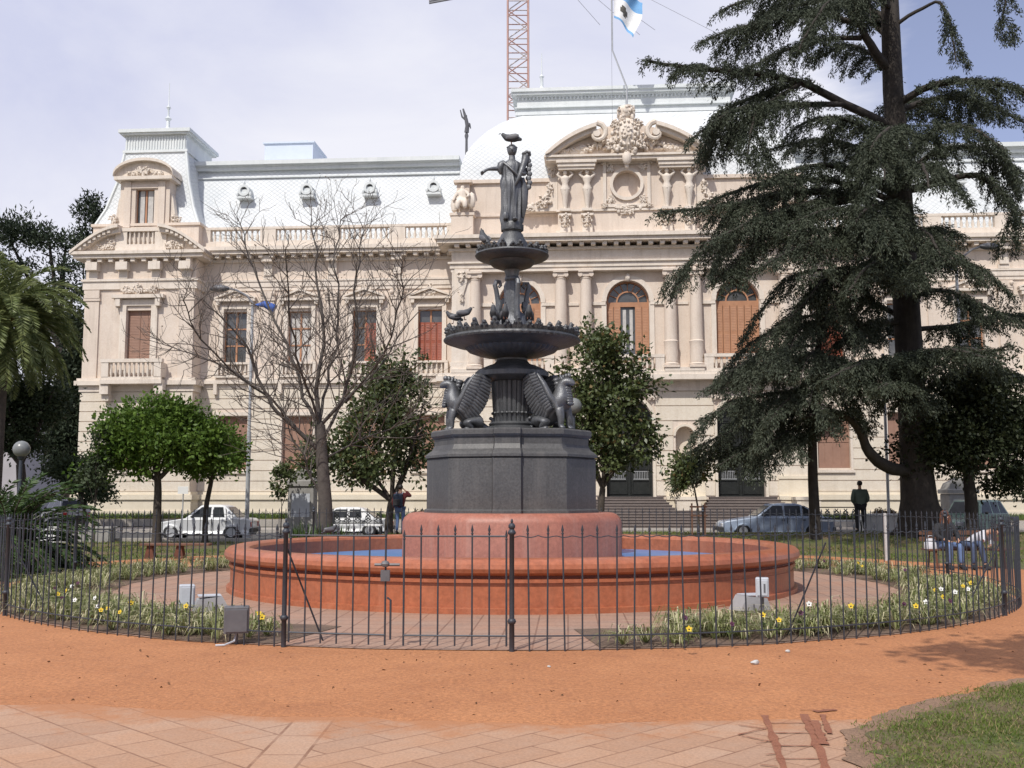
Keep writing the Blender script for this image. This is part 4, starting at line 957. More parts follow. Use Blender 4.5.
for s in (-1, 1):                                     # flanking scrolls
    mb = MB()
    x0 = CU + s * 3.76; q = [(0, 15.76), (2.1, 15.76), (2.1, 16.9), (1.4, 17.2), (.9, 17.6), (.5, 18.5), (.35, 19.5), (0, 19.9)]
    poly = [(x0 + s * a, max(z, 17.23) if a > 0 else z) for a, z in q]; mb.prism([(x0 + s * .01, 17.23), (x0 + s * 2.0, 17.23), (x0 + s * 1.5, 17.45), (x0 + s * .95, 17.8), (x0 + s * .5, 18.6), (x0 + s * .3, 19.6), (x0 + s * .01, 19.9)][::s], -1.6, -1.21)
    mb.orn((x0 + s * 1.55, -1.5, 17.5), (.62, .25, .3), 12); mb.orn((x0 + s * .75, -1.6, 17.75), (.42, .25, .35), 10); mb.orn((x0 + s * .3, -1.5, 19.4), (.28, .25, .28), 10); mb.orn((x0 + s * .45, -1.55, 18.4), (.2, .2, .4), 8)
    mb.build('scroll', MT['trim'], BLD, smooth=50)
# seated figures on the corner pedestals
for s in (-1, 1):
    u = CU + s * 9.0; mb = MB(); mb.box(u - .6, u + .6, -1.95, -1.26, 15.76, 17.0); mb.box(u - .68, u + .68, -2.0, -1.255, 17.0, 17.15); mb.box(u - .35, u + .35, -1.6, -1.253, 17.16, 18.9); mb.box(u - .5, u + .5, -1.8, -1.252, 18.9, 19.05); mb.build('pedestal', MT['stucco'], BLD, smooth=0)
    vs = [(0, 0, .35), (0, 0, .7), (.02, 0, 1.0), (.0, 0, 1.18), (.0, -.03, 1.4), (.22, -.1, .98), (.4, -.3, .75), (.3, -.45, .6), (-.22, -.1, .98), (-.42, -.1, .7), (-.5, -.2, .45), (.18, -.45, .35), (.2, -.5, -.05), (-.2, -.45, .35), (-.25, -.42, -.1)]
    es = [(0, 1), (1, 2), (2, 3), (3, 4), (2, 5), (5, 6), (6, 7), (2, 8), (8, 9), (9, 10), (0, 11), (11, 12), (0, 13), (13, 14)]
    rd = [.26, .24, .25, .09, .16, .12, .09, .07, .12, .09, .07, .18, .12, .18, .12]
    st = obj('seated_figure', skin_mesh('seated_figure', vs, es, rd, MT['trim']), BLD, (u, -1.75, 17.35))
    mb = MB(); mb.ball((.5, -.05, .5), (.25, .2, .5), 8); mb.ball((-.45, .05, .3), (.22, .2, .45), 8); mb.build('drapery', MT['trim'], st)
# central mansard dome
mb = MB(); rings = []
u0, u1, y0, y1 = c0 + .25, c1 - .25, -.95, 14.0
for z, ins in ((19.2, 0), (20.1, .08), (21.0, .35), (21.8, .8), (22.6, 1.4), (23.3, 2.05), (23.9, 2.75), (24.3, 3.35)):
    k = 1.1; rings.append([(u0 + ins, y0 + ins * k, z), (u1 - ins, y0 + ins * k, z), (u1 - ins, y1 - ins, z), (u0 + ins, y1 - ins, z)])
mb.loft(rings, False, True); mb.build('roof', MT['slate'], BLD, smooth=30)
mb = MB(); a, b_ = u0 + 3.0, u1 - 3.0; f = 2.75
mb.box(a - .1, b_ + .1, f - .1, 12, 24.3, 24.5); mb.box(a, b_, f, 12, 24.5, 25.25); mb.box(a - .12, b_ + .12, f - .15, 12.1, 24.72, 24.78); mb.box(a - .1, b_ + .1, f - .12, 12.1, 25.4, 25.5); mb.box(a - .25, b_ + .25, f - .3, 12.2, 25.5, 25.65); mb.box(a - .35, b_ + .35, f - .4, 12.3, 25.65, 25.85)
modillions(mb, a, b_, -f, 25.25, 25.395, .1, .22, .1)
mb.box(a, b_, f + .005, 12, 25.25, 25.4)
mb.build('roof_cap', MT['slate_top'], BLD, smooth=0)
mb = MB(); mb.lathe([(.16, 25.85), (.16, 26.5), (.24, 26.6), (.1, 26.75), (.09, 27.3), (.16, 27.4), (.04, 27.55), (.02, 28.9)], 8, (1.5, 4.5)); mb.build('finial', MT['slate_top'], BLD)
# small dark winged ornament at the roof corner
mb = MB(); mb.lathe([(.1, 19.6), (.07, 22.4), (.12, 22.6), (.06, 22.8)], 8, (-2.75, 1.2)); mb.tube([(-2.75, 1.2, 22.8), (-2.7, 1.15, 23.2), (-2.78, 1.1, 23.6), (-2.95, 1.1, 24.2)], [.14, .12, .1, .05], 8)
mb.tube([(-2.75, 1.2, 23.0), (-2.55, 1.1, 23.25), (-2.5, 1.1, 23.0)], [.08, .1, .03], 6); mb.tube([(-2.78, 1.1, 23.5), (-3.0, 1.05, 23.7), (-3.1, 1.0, 24.1)], [.06, .05, .03], 6); mb.ball((-2.8, 1.1, 23.75), .1, 8)
mb.build('roof_ornament', MT['grey_box'], BLD)
# entrance steps and cheek walls
mb = MB(); n = 6; base = CV + .3
for i in range(n): z_ = .15 + .135 * i; y_ = base + 1.9 + .36 * (n - i); mb.box(c0 + 1.0, c1 - 1.0, -y_, -base, z_, z_ + .095); mb.box(c0 + .97, c1 - .97, -y_ - .04, -base, z_ + .0955, z_ + .134)
for a in ARCH:
    for i in range(5): z_ = .961 + .14 * i; y_ = base + .35 * (5 - i); mb.box(a - 2.2 + .12 * i, a + 2.2 - .12 * i, -y_, -CV + .42, z_, z_ + .10); mb.box(a - 2.23 + .12 * i, a + 2.23 - .12 * i, -y_ - .04, -CV + .42, z_ + .1005, z_ + .139)
mb.build('entrance_steps', MT['step_stone'], BLD, smooth=0)
for s in (-1, 1):
    mb = MB(); x = CU + s * 2.95; mb.box(x - .62, x + .62, -(base + 1.4), -base, .962, 1.5); mb.box(x - .68, x + .68, -(base + 1.46), -base, 1.5, 1.66); mb.build('step_cheek', MT['stucco_low'], BLD, smooth=0)
    mb = MB(); x = CU + s * 9.0; mb.box(x - .6, x + .6, -(base + 1.4), -base, .2, 1.5); mb.box(x - .66, x + .66, -(base + 1.46), -base, 1.5, 1.66)
    mb.build('step_cheek', MT['stucco_low'], BLD, smooth=0)

# low planted bank along the palace front
def bank(name, u0, u1, v0, v1):
    m = Matrix.Translation((0, D0, 0)) @ Matrix.Rotation(-TH, 4, 'Z'); mb = MB(); mb.xf = m
    mb.box(u0, u1, -v1, -v1 + .25, .1, .48); o = mb.build('garden_kerb', MT['concrete'], kind='structure', smooth=0)
    mb = MB(); mb.xf = m; mb.box(u0, u1, -v1 + .25, -v0, .05, .52); o = mb.build('garden_lawn', MT['lawn'], kind='structure', smooth=0)
    P = np.column_stack([rng.uniform(u0, u1, 7000), -rng.uniform(v0, v1 - .25, 7000), np.full(7000, .5)])
    P = np.array([m @ Vector(p) for p in P]); D = unit(rng.normal(size=(7000, 3)) * .5 + np.array([0, 0, 1])); me = quads_mesh('grass', leaf_quads(P, D, rng.uniform(.15, .4, 7000), .03), MT['leaf_hedge']); tag(obj('grass', me), kind='stuff')
bank('garden', -24, -3.4, .35, 3.4); bank('garden', 16.2, 37, .35, 3.4)

# flagpole, flag, mast ------------------------------------------------
m_b = Matrix.Translation((0, D0, 0)) @ Matrix.Rotation(-TH, 4, 'Z')
fp = m_b @ Vector((6.55, .3, 22.0))
t = thing('flagpole', 'thin bent grey flagpole rising above the central pediment', 'flagpole', fp)
mb = MB(); mb.tube([(0, 0, 0), (0, 0, 2.9), (-.8, 0, 5.1), (-.8, 0, 9.2)], [.055, .05, .045, .04], 8); mb.ball((-.8, 0, 9.25), .1, 8); mb.build('pole', MT['galv'], t)
mb = MB(); mb.tube([(-.85, -.05, 0.2), (-.85, -.05, 8.8)], .008, 4); mb.build('halyard', MT['wire'], t)
ft = fp + Vector((-.75, -.1, 9.0))
vs = []; fs = []; nu, nv = 18, 14; mi = []
for j in range(nv + 1):
    tv = j / nv
    for i in range(nu + 1):
        s = i / nu
        x = .05 + 1.75 * s * (1 - .35 * tv) ; z = -2.0 * tv - (1.1 + .25 * tv) * s ** 1.3; y = .28 * sin(s * 9 + tv * 2.5) * s ** .6 - .1 * s
        x += .10 * sin(tv * 6 + s * 5) * s; vs.append((x, y, z))
for j in range(nv):
    for i in range(nu):
        a = j * (nu + 1) + i; fs.append((a, a + 1, a + nu + 2, a + nu + 1)); tv = (j + .5) / nv; s = (i + .5) / nu
        k = 0 if tv < .36 or tv > .93 else 1
        if ((s - .42) / .14) ** 2 + ((tv - .64) / .12) ** 2 < 1: k = 2
        mi.append(k)
mb = MB(); mb.add(vs, fs); mb.m = mi; o = mb.build('flag', [MT['flag_blue'], MT['flag_white'], MT['flag_dark']], None, ft, 80); tag(o, 'light blue and white flag with dark emblem, drooping from the bent pole', 'flag')

mp = at(518, 80, 84); t = thing('radio_mast', 'tall red and white lattice mast standing behind the palace roof', 'mast', (mp.x, 84, 0))
mb = MB(); hw = .85; q = [(-hw, -hw), (hw, -hw), (hw, hw), (-hw, hw)]; H0, H1 = 0, 52
sec = 1.25; n = int((H1 - H0) / sec)
for x, y in q: mb.tube([(x, y, 0), (x, y, H1)], .085, 6, 0)
for k in range(n):
    z = k * sec; m = 0 if k % 2 else 1
    for i in range(4):
        p, r_ = q[i], q[(i + 1) % 4]; mb.tube([(p[0], p[1], z), (r_[0], r_[1], z)], .05, 4, m); mb.tube([(p[0], p[1], z), (r_[0], r_[1], z + sec)] if k % 2 else [(r_[0], r_[1], z), (p[0], p[1], z + sec)], .05, 4, m)
mb.build('lattice', [MT['red_mast'], MT['white_mast']], t)
mb = MB()
a = at(429, 3, 84) - Vector((mp.x, 84, 0)); b_ = at(520, -14, 84) - Vector((mp.x, 84, 0))
for dz in (0, .55):
    mb.tube([a + Vector((0, 0, dz * .3)), b_ + Vector((0, 0, dz))], .10, 5)
for k in range(12): 
    p = a.lerp(b_, k / 12); p2 = a.lerp(b_, (k + 1) / 12); mb.tube([p, p2 + Vector((0, 0, .5 * (k + 1) / 12))], .04, 4)
mb.build('boom', MT['wire'], t)
mb = MB()
for x, y in ((640, 35), (600, 25), (655, 30), (730, 40)):
    mb.tube([Vector((0, 0, 49)), at(x, y, 84) - Vector((mp.x, 84, 0))], .02, 3)
e1 = m_b @ Vector((-14, 8, 21.9)); mb.tube([Vector((-.8, 0, 25)), e1 - Vector((mp.x, 84, 0))], .03, 3)
mb.build('guy_wire', MT['wire'], t)

# ================================================================ FOUNTAIN
FT = thing('fountain', 'large iron fountain with statue, two bowls and griffins in a round terracotta basin', 'fountain', (.0, BZ, 0))
mb = MB(); RB = 5.42
kb = .985; prof = [(4.98, .30), (4.98, .72), (5.02, .77), (5.1, .80), (5.3, .80), (5.40, .775), (5.46, .72), (5.475, .655), (5.45, .60), (5.40, .565), (5.33, .55), (5.33, .515), (5.385, .505), (5.385, .455), (5.34, .45), (5.34, .40), (5.355, .395), (5.355, .10), (5.42, .09), (5.42, .0)]
mb.lathe([(r * kb, z) for r, z in prof], 160, cap0=False, cap1=False); mb.build('basin', MT['basin'], FT, smooth=30)
mb = MB(); mb.lathe([(5.335 * kb, .548), (5.335 * kb, .518)], 160, cap0=False, cap1=False)
mb.build('basin_groove', MT['basin_joint'], FT, smooth=30)
mb = MB(); mb.lathe([(.5, .47), (4.975 * kb, .47)], 96, cap0=False, cap1=False); mb.build('basin_water', MT['water_blue'], FT)
def poly_loft(name, outline, levels, mat, smooth=0):
    mb = MB(); mb.loft([[(x * s, y * s, z) for x, y in outline] for s, z in levels], True, True); return mb.build(name, mat, FT, smooth=smooth)
octa = [(2.2 * cos(R(22.5 + 45 * k)) / cos(R(22.5)) * .935, 2.2 * sin(R(22.5 + 45 * k)) / cos(R(22.5)) * .935) for k in range(8)]
out = []
for k in range(8):
    p, q = Vector((*octa[k], 0)), Vector((*octa[(k + 1) % 8], 0)); out += [tuple(p.lerp(q, .07))[:2], tuple(p.lerp(q, .93))[:2]]
poly_loft('pedestal', out, [(1.0, .30), (1.0, 1.22), (.985, 1.30), (.955, 1.36), (.93, 1.385)], MT['basin_pink'], 40)
# three-fold plinth
pl = []
for g in (206, 326, 86):
    for da, r in ((-19, 1.66), (19, 1.66), (49, 1.43), (51, 1.53), (70, 1.53), (72, 1.43)): pl.append((r * cos(R(g + da)), r * sin(R(g + da))))
poly_loft('plinth', pl, [(1.03, 1.37), (1.03, 1.43), (1.0, 1.46), (1.0, 2.38), (.985, 2.42)], MT['plinth_grey'])
poly_loft('plinth_moulding', pl, [(1.02, 2.423), (1.02, 2.47), (.985, 2.52), (.94, 2.57), (.915, 2.66), (.915, 2.78), (.935, 2.80), (.955, 2.84), (.955, 2.92), (.93, 2.95)], MT['plinth_grey'])
# fluted stem
def flute(n, d): return lambda a, z: 1 - d * max(0, cos(n * a)) ** .5
mb = MB(); mb.lathe([(.50, 2.95), (.50, 3.02), (.44, 3.06), (.46, 3.10), (.42, 3.14)], 48); mb.lathe([(.37, 3.14), (.375, 3.28), (.395, 3.31), (.375, 3.33), (.385, 3.45), (.41, 3.9), (.43, 4.0)], 96, fn=flute(24, .06), cap0=False, cap1=False)
for k in range(24): a = 2 * pi * k / 24; mb.ball((.385 * cos(a), .385 * sin(a), 3.31), .028, 6)
mb.build('stem', MT['iron'], FT)
mb = MB(); mb.lathe([(.42, 3.93), (.5, 3.95), (.66, 4.0), (.71, 4.03), (.71, 4.12), (.66, 4.17), (.5, 4.24), (.36, 4.29), (.30, 4.36), (.30, 4.42), (.36, 4.45)], 60, fn=lambda a, z: 1 + (.025 * cos(6 * a) if 3.99 < z < 4.14 else 0)); mb.build('collar', MT['iron'], FT)
# lower bowl
mb = MB(); mb.lathe([(.34, 4.40), (.42, 4.42), (.66, 4.46), (.86, 4.53), (.93, 4.60)], 160, fn=flute(44, .03), cap0=True, cap1=False); mb.lathe([(.93, 4.60), (1.0, 4.63), (1.16, 4.66), (1.27, 4.70)], 96, cap0=False, cap1=False)
mb.lathe([(1.27, 4.70), (1.33, 4.72), (1.345, 4.755), (1.33, 4.79), (1.28, 4.81)], 160, fn=lambda a, z: 1 + (.012 * cos(56 * a) if z < 4.76 else 0), cap0=False, cap1=False); mb.lathe([(1.28, 4.81), (1.30, 4.88), (1.2, 4.85), (1.0, 4.75), (.3, 4.70)], 96, cap0=False)
mb.build('lower_bowl', MT['iron'], FT)
def crest(R0, z0, hgt, nl, seed, name):
    rc = random.Random(seed); mb = MB()
    for k in range(nl):
        a = 2 * pi * (k + rc.uniform(-.15, .15)) / nl; h = hgt * (1.0 if k % 2 else .72) * rc.uniform(.85, 1.15); w = 2 * pi / nl * R0 * .42
        for j, (o, zz, rr) in enumerate(((-.5, .45, .8), (.5, .45, .8), (0, .75, 1.0))):
            aa = a + o * w / R0; pts = [(R0 * .97 * cos(aa), R0 * .97 * sin(aa), z0 - .01), ((R0 + .02) * cos(aa), (R0 + .02) * sin(aa), z0 + h * zz * .6), ((R0 + .05) * cos(aa), (R0 + .05) * sin(aa), z0 + h * zz), ((R0 + .085) * cos(aa + .01), (R0 + .085) * sin(aa + .01), z0 + h * zz * .82)]
            mb.tube(pts, [w * .75 * rr, w * .7 * rr, w * .5 * rr, w * .22], 7)
    return mb.build(name, MT['iron'], FT, smooth=70)
crest(1.25, 4.80, .26, 38, 2, 'leaf_crest')
# middle support with scroll brackets
mb = MB(); mb.lathe([(.36, 4.7), (.34, 5.1), (.25, 5.28), (.17, 5.35), (.15, 5.6), (.17, 5.85), (.13, 5.95), (.15, 5.98), (.15, 6.02), (.13, 6.05), (.14, 6.12), (.16, 6.17), (.17, 6.2)], 24, fn=flute(12, .06))
mb.build('upper_stem', MT['iron_bright'], FT)
for k in range(4):
    a = R(20 + 90 * k); M4 = Matrix.Rotation(a, 4, 'Z'); mb = MB(); mb.xf = M4
    mb.tube([(.17, 0, 5.05), (.30, 0, 5.2), (.29, 0, 5.5), (.33, 0, 5.75), (.36, 0, 5.85), (.33, 0, 5.93), (.26, 0, 5.93), (.24, 0, 5.86), (.28, 0, 5.82)], [.07, .065, .055, .05, .05, .048, .04, .035, .03], 8)
    mb.tube([(.30, 0, 5.2), (.40, 0, 5.12), (.44, 0, 5.2), (.40, 0, 5.26), (.36, 0, 5.22)], [.05, .05, .045, .04, .03], 8); mb.ball((.27, 0, 5.45), (.08, .07, .14), 8)
    mb.build('scroll_bracket', MT['iron_bright'], FT)
# upper bowl
mb = MB(); mb.lathe([(.15, 6.18), (.24, 6.20), (.38, 6.25), (.45, 6.31), (.46, 6.345), (.55, 6.355), (.66, 6.395), (.72, 6.43), (.74, 6.465), (.725, 6.495), (.68, 6.505), (.5, 6.48), (.2, 6.46)], 72); mb.build('upper_bowl', MT['iron'], FT)
crest(.64, 6.49, .19, 24, 3, 'leaf_crest')
mb = MB(); mb.lathe([(.34, 6.45), (.33, 6.7), (.26, 6.80), (.22, 6.90), (.18, 6.95), (.19, 6.98), (.22, 7.0), (.225, 7.08), (.2, 7.14), (.16, 7.16)], 24); mb.lathe([(.22, 6.98), (.225, 7.1)], 32, fn=lambda a, z: 1 + .05 * cos(9 * a), cap0=False, cap1=False); mb.build('statue_base', MT['iron'], FT)
# statue
def statue():
    st = None
    lev = [(7.13, .20, .17, 0), (7.22, .215, .18, 0), (7.45, .20, .165, .005), (7.7, .215, .17, .01), (7.9, .225, .17, .01), (8.02, .215, .155, .0), (8.1, .185, .135, -.01), (8.2, .2, .14, -.01), (8.3, .215, .14, .0), (8.37, .19, .12, .0), (8.42, .1, .09, .0), (8.46, .062, .062, .0), (8.53, .06, .06, .0)]
    mb = MB(); n = 64; rings = []
    for z, a, b_, cx in lev:
        k = min(1, max(.25, (8.25 - z) / .35)) * .19; ring = []
        for j in range(n):
            t = 2 * pi * j / n; f = 1 + k * (.6 * sin(11 * t + z * 3) + .45 * sin(17 * t - z * 4 + 1) + .3 * sin(5 * t + z * 6)); ring.append((cx + a * f * cos(t), b_ * f * sin(t), z))
        rings.append(ring)
    mb.loft(rings); st = mb.build('statue', MT['iron_bright'], FT, smooth=70); 
    mb = MB(); mb.ball((0, 0, 8.64), (.095, .11, .125), 14); mb.ball((0, -.115, 8.63), (.018, .03, .03), 6); mb.ball((0, .05, 8.68), (.105, .1, .11), 12); mb.ball((.0, .13, 8.66), (.06, .07, .06), 8)
    for s in (-1, 1): mb.ball((s * .035, -.095, 8.655), (.018, .012, .01), 6)
    mb.tube([(-.03, -.1, 8.59), (.03, -.1, 8.59)], .008, 5); mb.tube([(-.1, 0, 8.7), (0, -.09, 8.73), (.1, 0, 8.7)], .02, 6); mb.build('head', MT['iron_bright'], st)
    vs = [(-.17, 0, 8.33), (-.27, -.05, 8.25), (-.40, -.10, 8.23), (-.50, -.15, 8.20), (-.55, -.17, 8.16)]; es = [(0, 1), (1, 2), (2, 3), (3, 4)]; rd = [.075, .055, .042, .030, .028]
    for k, (dx, dz) in enumerate(((-.075, -.02), (-.085, -.045), (-.08, -.065), (-.065, -.08))): vs.append((-.55 + dx, -.19 + .015 * k, 8.16 + dz)); es.append((4, 5 + k)); rd.append(.012)
    vs.append((-.57, -.22, 8.125)); es.append((4, 9)); rd.append(.013); obj('raised_arm', skin_mesh('raised_arm', vs, es, rd, MT['iron_bright']), st)
    mb = MB(); mb.tube([(-.15, .0, 8.38), (-.22, -.03, 8.32), (-.25, -.04, 8.24), (-.22, -.03, 8.14)], [.07, .085, .07, .03], 10); mb.build('sleeve', MT['iron_bright'], st, smooth=70)
    vs = [(.17, 0, 8.33), (.26, -.03, 8.18), (.24, -.16, 8.1), (.16, -.2, 8.12)]; obj('bent_arm', skin_mesh('bent_arm', vs, [(0, 1), (1, 2), (2, 3)], [.085, .065, .05, .04], MT['iron_bright']), st)
    mb = MB(); mb.tube([(.05, -.17, 7.86), (.13, -.2, 8.0), (.2, -.17, 8.2), (.25, -.12, 8.36), (.28, -.1, 8.48)], [.02, .04, .055, .07, .085], 12); 
    for i in range(9): a = i * 2.4; mb.ball((.29 + .06 * cos(a), -.1 + .06 * sin(a), 8.52 + .02 * (i % 3)), .038, 6)
    for i in range(7): mb.ball((.33 + .02 * (i % 2), -.08, 8.4 - .09 * i), (.06, .05, .06), 6)
    mb.build('horn_of_plenty', MT['iron_bright'], st)
    mb = MB(); mb.tube([(-.16, -.09, 8.36), (-.05, -.16, 8.25), (.08, -.17, 8.12), (.18, -.13, 8.0)], .028, 8); mb.tube([(.2, -.05, 8.05), (.25, -.06, 7.8), (.24, -.05, 7.5), (.22, -.03, 7.25)], [.05, .08, .07, .03], 8); mb.build('sash', MT['iron_bright'], st)
    mb = MB(); mb.ball((-.12, -.2, 7.24), (.07, .06, .09), 8); mb.ball((.06, -.2, 7.17), (.06, .09, .04), 8); mb.build('foot', MT['iron_bright'], st)
statue()
# griffins
def griffin_meshes():
    # faces +x
    vs = [(-.18, 0, .20), (-.02, 0, .36), (.16, 0, .48), (.22, 0, .66), (.20, 0, .82), (.27, 0, .94), (.38, 0, .92), (.44, 0, .85),       # 0-7 spine, neck, head, beak
          (.20, .11, .42), (.25, .12, .22), (.24, .12, .05), (.33, .12, .02),                                                              # 8-11 front leg
          (.20, -.11, .42), (.25, -.12, .22), (.24, -.12, .05), (.33, -.12, .02),                                                          # 12-15
          (-.22, .15, .18), (.0, .19, .17), (-.13, .19, .04), (.03, .19, .025),                                                              # 16-19 hind leg
          (-.22, -.15, .18), (.0, -.19, .17), (-.13, -.19, .04), (.03, -.19, .025),
          (-.34, 0, .13), (-.46, .03, .06), (-.55, .0, .12), (-.56, 0, .24), (-.48, 0, .28)]
    es = [(0, 1), (1, 2), (2, 3), (3, 4), (4, 5), (5, 6), (6, 7), (2, 8), (8, 9), (9, 10), (10, 11), (2, 12), (12, 13), (13, 14), (14, 15), (0, 16), (16, 17), (17, 18), (18, 19), (0, 20), (20, 21), (21, 22), (22, 23), (0, 24), (24, 25), (25, 26), (26, 27), (27, 28)]
    rd = [.16, .17, .22, .18, .145, .13, .085, .03, .10, .065, .052, .055, .10, .065, .052, .055, .14, .11, .055, .06, .14, .11, .055, .06, .07, .05, .045, .04, .035]
    body = skin_mesh('griffin', vs, es, rd, MT['iron_bright'], 2)
    wings = []
    for s in (-1, 1):
        mb = MB(); root = Vector((.16, s * .13, .50))
        e0, e1 = Vector((.12, s * .17, .44)), Vector((-.15, s * .26, 1.07))
        for lay, (cnt, ln_, off) in enumerate(((15, .40, 0), (13, .24, .028))):
            for k in range(cnt):
                t = k / (cnt - 1); a = e0.lerp(e1, t) + Vector((.03 * sin(pi * t), s * (off + .03 * sin(pi * t)), 0)); an = R(196 + 34 * (1 - t)); l = ln_ * (.62 + .5 * sin(pi * (.15 + .75 * t))); tip = a + Vector((cos(an) * l, -s * .03, sin(an) * l)); m = a.lerp(tip, .5) + Vector((0, s * .035, .015))
                mb.tube([a, m, tip], [.056, .058, .042], 6)
        mb.tube([root + Vector((.03, 0, -.12)), root, Vector((.06, s * .2, .66)), Vector((-.03, s * .25, .90)), Vector((-.15, s * .26, 1.09))], [.06, .08, .065, .05, .028], 8)
        wings.append(mb.mesh('wing', MT['iron_bright'], 70))
    mb = MB()                                         # mane, ears and crest
    for k in range(7): t = k / 6; mb.ball((.08 + .05 * sin(t * 3), 0, .56 + .40 * t), (.09, .11, .07), 7); mb.ball((.36 - .05 * t, 0, .50 + .30 * t), (.05, .09, .045), 7)
    for s in (-1, 1): mb.tube([(.23, s * .06, .98), (.19, s * .08, 1.08)], [.035, .008], 6); mb.ball((.33, s * .06, .93), .02, 6)
    for k in range(5): mb.ball((.33 - .06 * k, 0, 1.04 - .006 * k * k), (.05, .035, .06), 6)
    mane = mb.mesh('mane', MT['iron_bright'], 70)
    return body, wings, mane
gb, gw, gm = griffin_meshes()
for g in (193, 325, 86):
    a = R(g); rad = .97; o = obj('griffin', gb, FT, (rad * cos(a), rad * sin(a), 2.945), rot=(0, 0, a)); o.scale = (1.06, 1.22, .99)
    for w in gw: obj('wing', w, o)
    obj('mane', gm, o)

# pigeons
def pigeon_meshes():
    vs = [(0, 0, .11), (.07, 0, .14), (.115, 0, .19), (.13, 0, .225), (-.08, 0, .09), (-.17, 0, .06)]
    b = skin_mesh('pigeon', vs, [(0, 1), (1, 2), (2, 3), (0, 4), (4, 5)], [.062, .058, .032, .03, .045, .022], MT['pigeon'], 2)
    mb = MB(); mb.tube([(.15, 0, .225), (.185, 0, .215)], [.011, .003], 5); mb.build
    beak = mb.mesh('beak', MT['plastic'], 60)
    mb = MB()
    for s in (-1, 1): mb.tube([(.0, s * .025, .07), (.01, s * .025, .0), (.04, s * .025, .0)], .006, 5)
    legs = mb.mesh('leg', MT['rust'], 60)
    ws = []
    for s in (-1, 1): mb = MB(); mb.ball((-.03, s * .052, .12), (.11, .018, .045), 10); ws.append(mb.mesh('wing', MT['grey_box'], 60))
    return b, beak, legs, ws
PB, PK, PL, PW = pigeon_meshes()
def pigeon(loc, rz, label, tilt=0, sc=1.15):
    t = thing('pigeon', label, 'pigeon', loc, rz, 'pigeons perched on the fountain'); t.scale = (sc,) * 3; t.rotation_euler = (0, tilt, rz)
    obj('body', PB, t); obj('beak', PK, t); obj('leg', PL, t)
    for w in PW: obj('wing', w, t)
fz = Vector((.0, BZ, 0))
pigeon(fz + Vector((.0, 0, 8.75)), R(170), 'dark pigeon perched on the head of the statue', R(8), 1.3)
pigeon(fz + Vector((-.58, -.26, 6.62)), R(120), 'pigeon on the left rim of the small upper bowl', -R(25), 1.3)
pigeon(fz + Vector((-1.13, -.45, 5.03)), R(185), 'pigeon furthest left on the rim of the wide lower bowl', 0, 1.1)
pigeon(fz + Vector((-.92, -.72, 5.06)), R(8), 'second pigeon from the left on the rim of the wide lower bowl', 0, 1.1)
pigeon(fz + Vector((-.36, -1.12, 4.98)), R(250), 'upright pigeon below the left scroll bracket on the lower bowl', -R(35), 1.2)
pigeon(fz + Vector((-.12, -1.17, 4.98)), R(285), 'pigeon on the lower bowl facing the camera in front of the stem', -R(35), 1.2)
pigeon(fz + Vector((.32, -1.13, 4.98)), R(265), 'pigeon on the lower bowl below the right scroll bracket', -R(35), 1.2)
pigeon(fz + Vector((-4.2, -.7 + 4.6, .80)), R(20), 'lone dark pigeon standing on the far rim of the terracotta basin', 0, 1.1)

# ================================================================ FENCE
FE = thing('iron_fence', 'round dark iron railing of spear-topped bars enclosing the fountain', 'fence', FC)
FH = 1.385
def pol(a, r=FR): return (r * sin(R(a)), -r * cos(R(a)))
def bar_mb(mb, x, y, h=FH, r=.0095, tip=True):
    mb.tube([(x, y, .0), (x, y, h - .09)], r, 6, cap=False); mb.ball((x, y, h - .10), (.017, .017, .011), 6)
    mb.lathe([(.007, h - .09), (.016, h - .06), (.002, h)], 6, (x, y), cap1=False)
mb = MB(); bar_mb(mb, 0, 0); BARM = mb.mesh('bar', MT['fence_paint'], 60)
posts = [-15.9, 0.62, 52, 96, 145, -52, -98, -145]
gate = (-15.9, 0.62)
nb = 292; step = 360 / nb; near = []; rest = MB(); cnt = 0
angs = [(-180 + (i + .5) * step) for i in range(nb)]
angs = [a for a in angs if not (gate[0] - .3 < a < gate[1] + .3) and min(abs(a - p) for p in posts) > .45]
angs.sort(key=abs)
for i, a in enumerate(angs):
    x, y = pol(a)
    lean = random.gauss(0, .011)
    if i < 98: o = obj('bar', BARM, FE, (x, y, 0), rot=(random.gauss(0, .005), lean, 0))
    else: bar_mb(rest, x, y)
rest.build('bar', MT['fence_paint'], FE, smooth=60, kind='stuff')
def rail(z, r, a0, a1, sag=0, n=None):
    n = n or int((a1 - a0) / .4); pts = []
    for i in range(n + 1):
        a = a0 + (a1 - a0) * i / n; ph = (a / step) % 1.0; x, y = pol(a); pts.append((x, y, z - sag * 4 * ph * (1 - ph)))
    mb = MB(); mb.tube(pts, r, 5); return mb.build('rail', MT['fence_paint'], FE, smooth=60)
rail(.17, .009, gate[1], 360 + gate[0]); rail(1.265, .006, gate[1], 360 + gate[0], .022, 1300)
mb = MB(); mb.lathe([(.029, 0), (.029, .3), (.038, .305), (.048, .33), (.038, .355), (.028, .36), (.027, 1.27), (.042, 1.28), (.046, 1.30), (.034, 1.32), (.024, 1.335)], 10); mb.ball((0, 0, 1.365), .040, 10); mb.ball((0, 0, 1.42), (.015, .015, .03), 6); PM = mb.mesh('post', MT['fence_paint'], 60)
for a in posts: x, y = pol(a); obj('post', PM, FE, (x, y, 0))
for a, da in ((-15.9, 1.5), (25, -1.1), (53, -1.5), (-52, 1.5)):
    x, y = pol(a); x2, y2 = pol(a + da, FR - .55); mb = MB(); mb.tube([(x, y, 1.15), (x2, y2, 0)], .011, 6); mb.build('brace', MT['fence_paint'], FE)
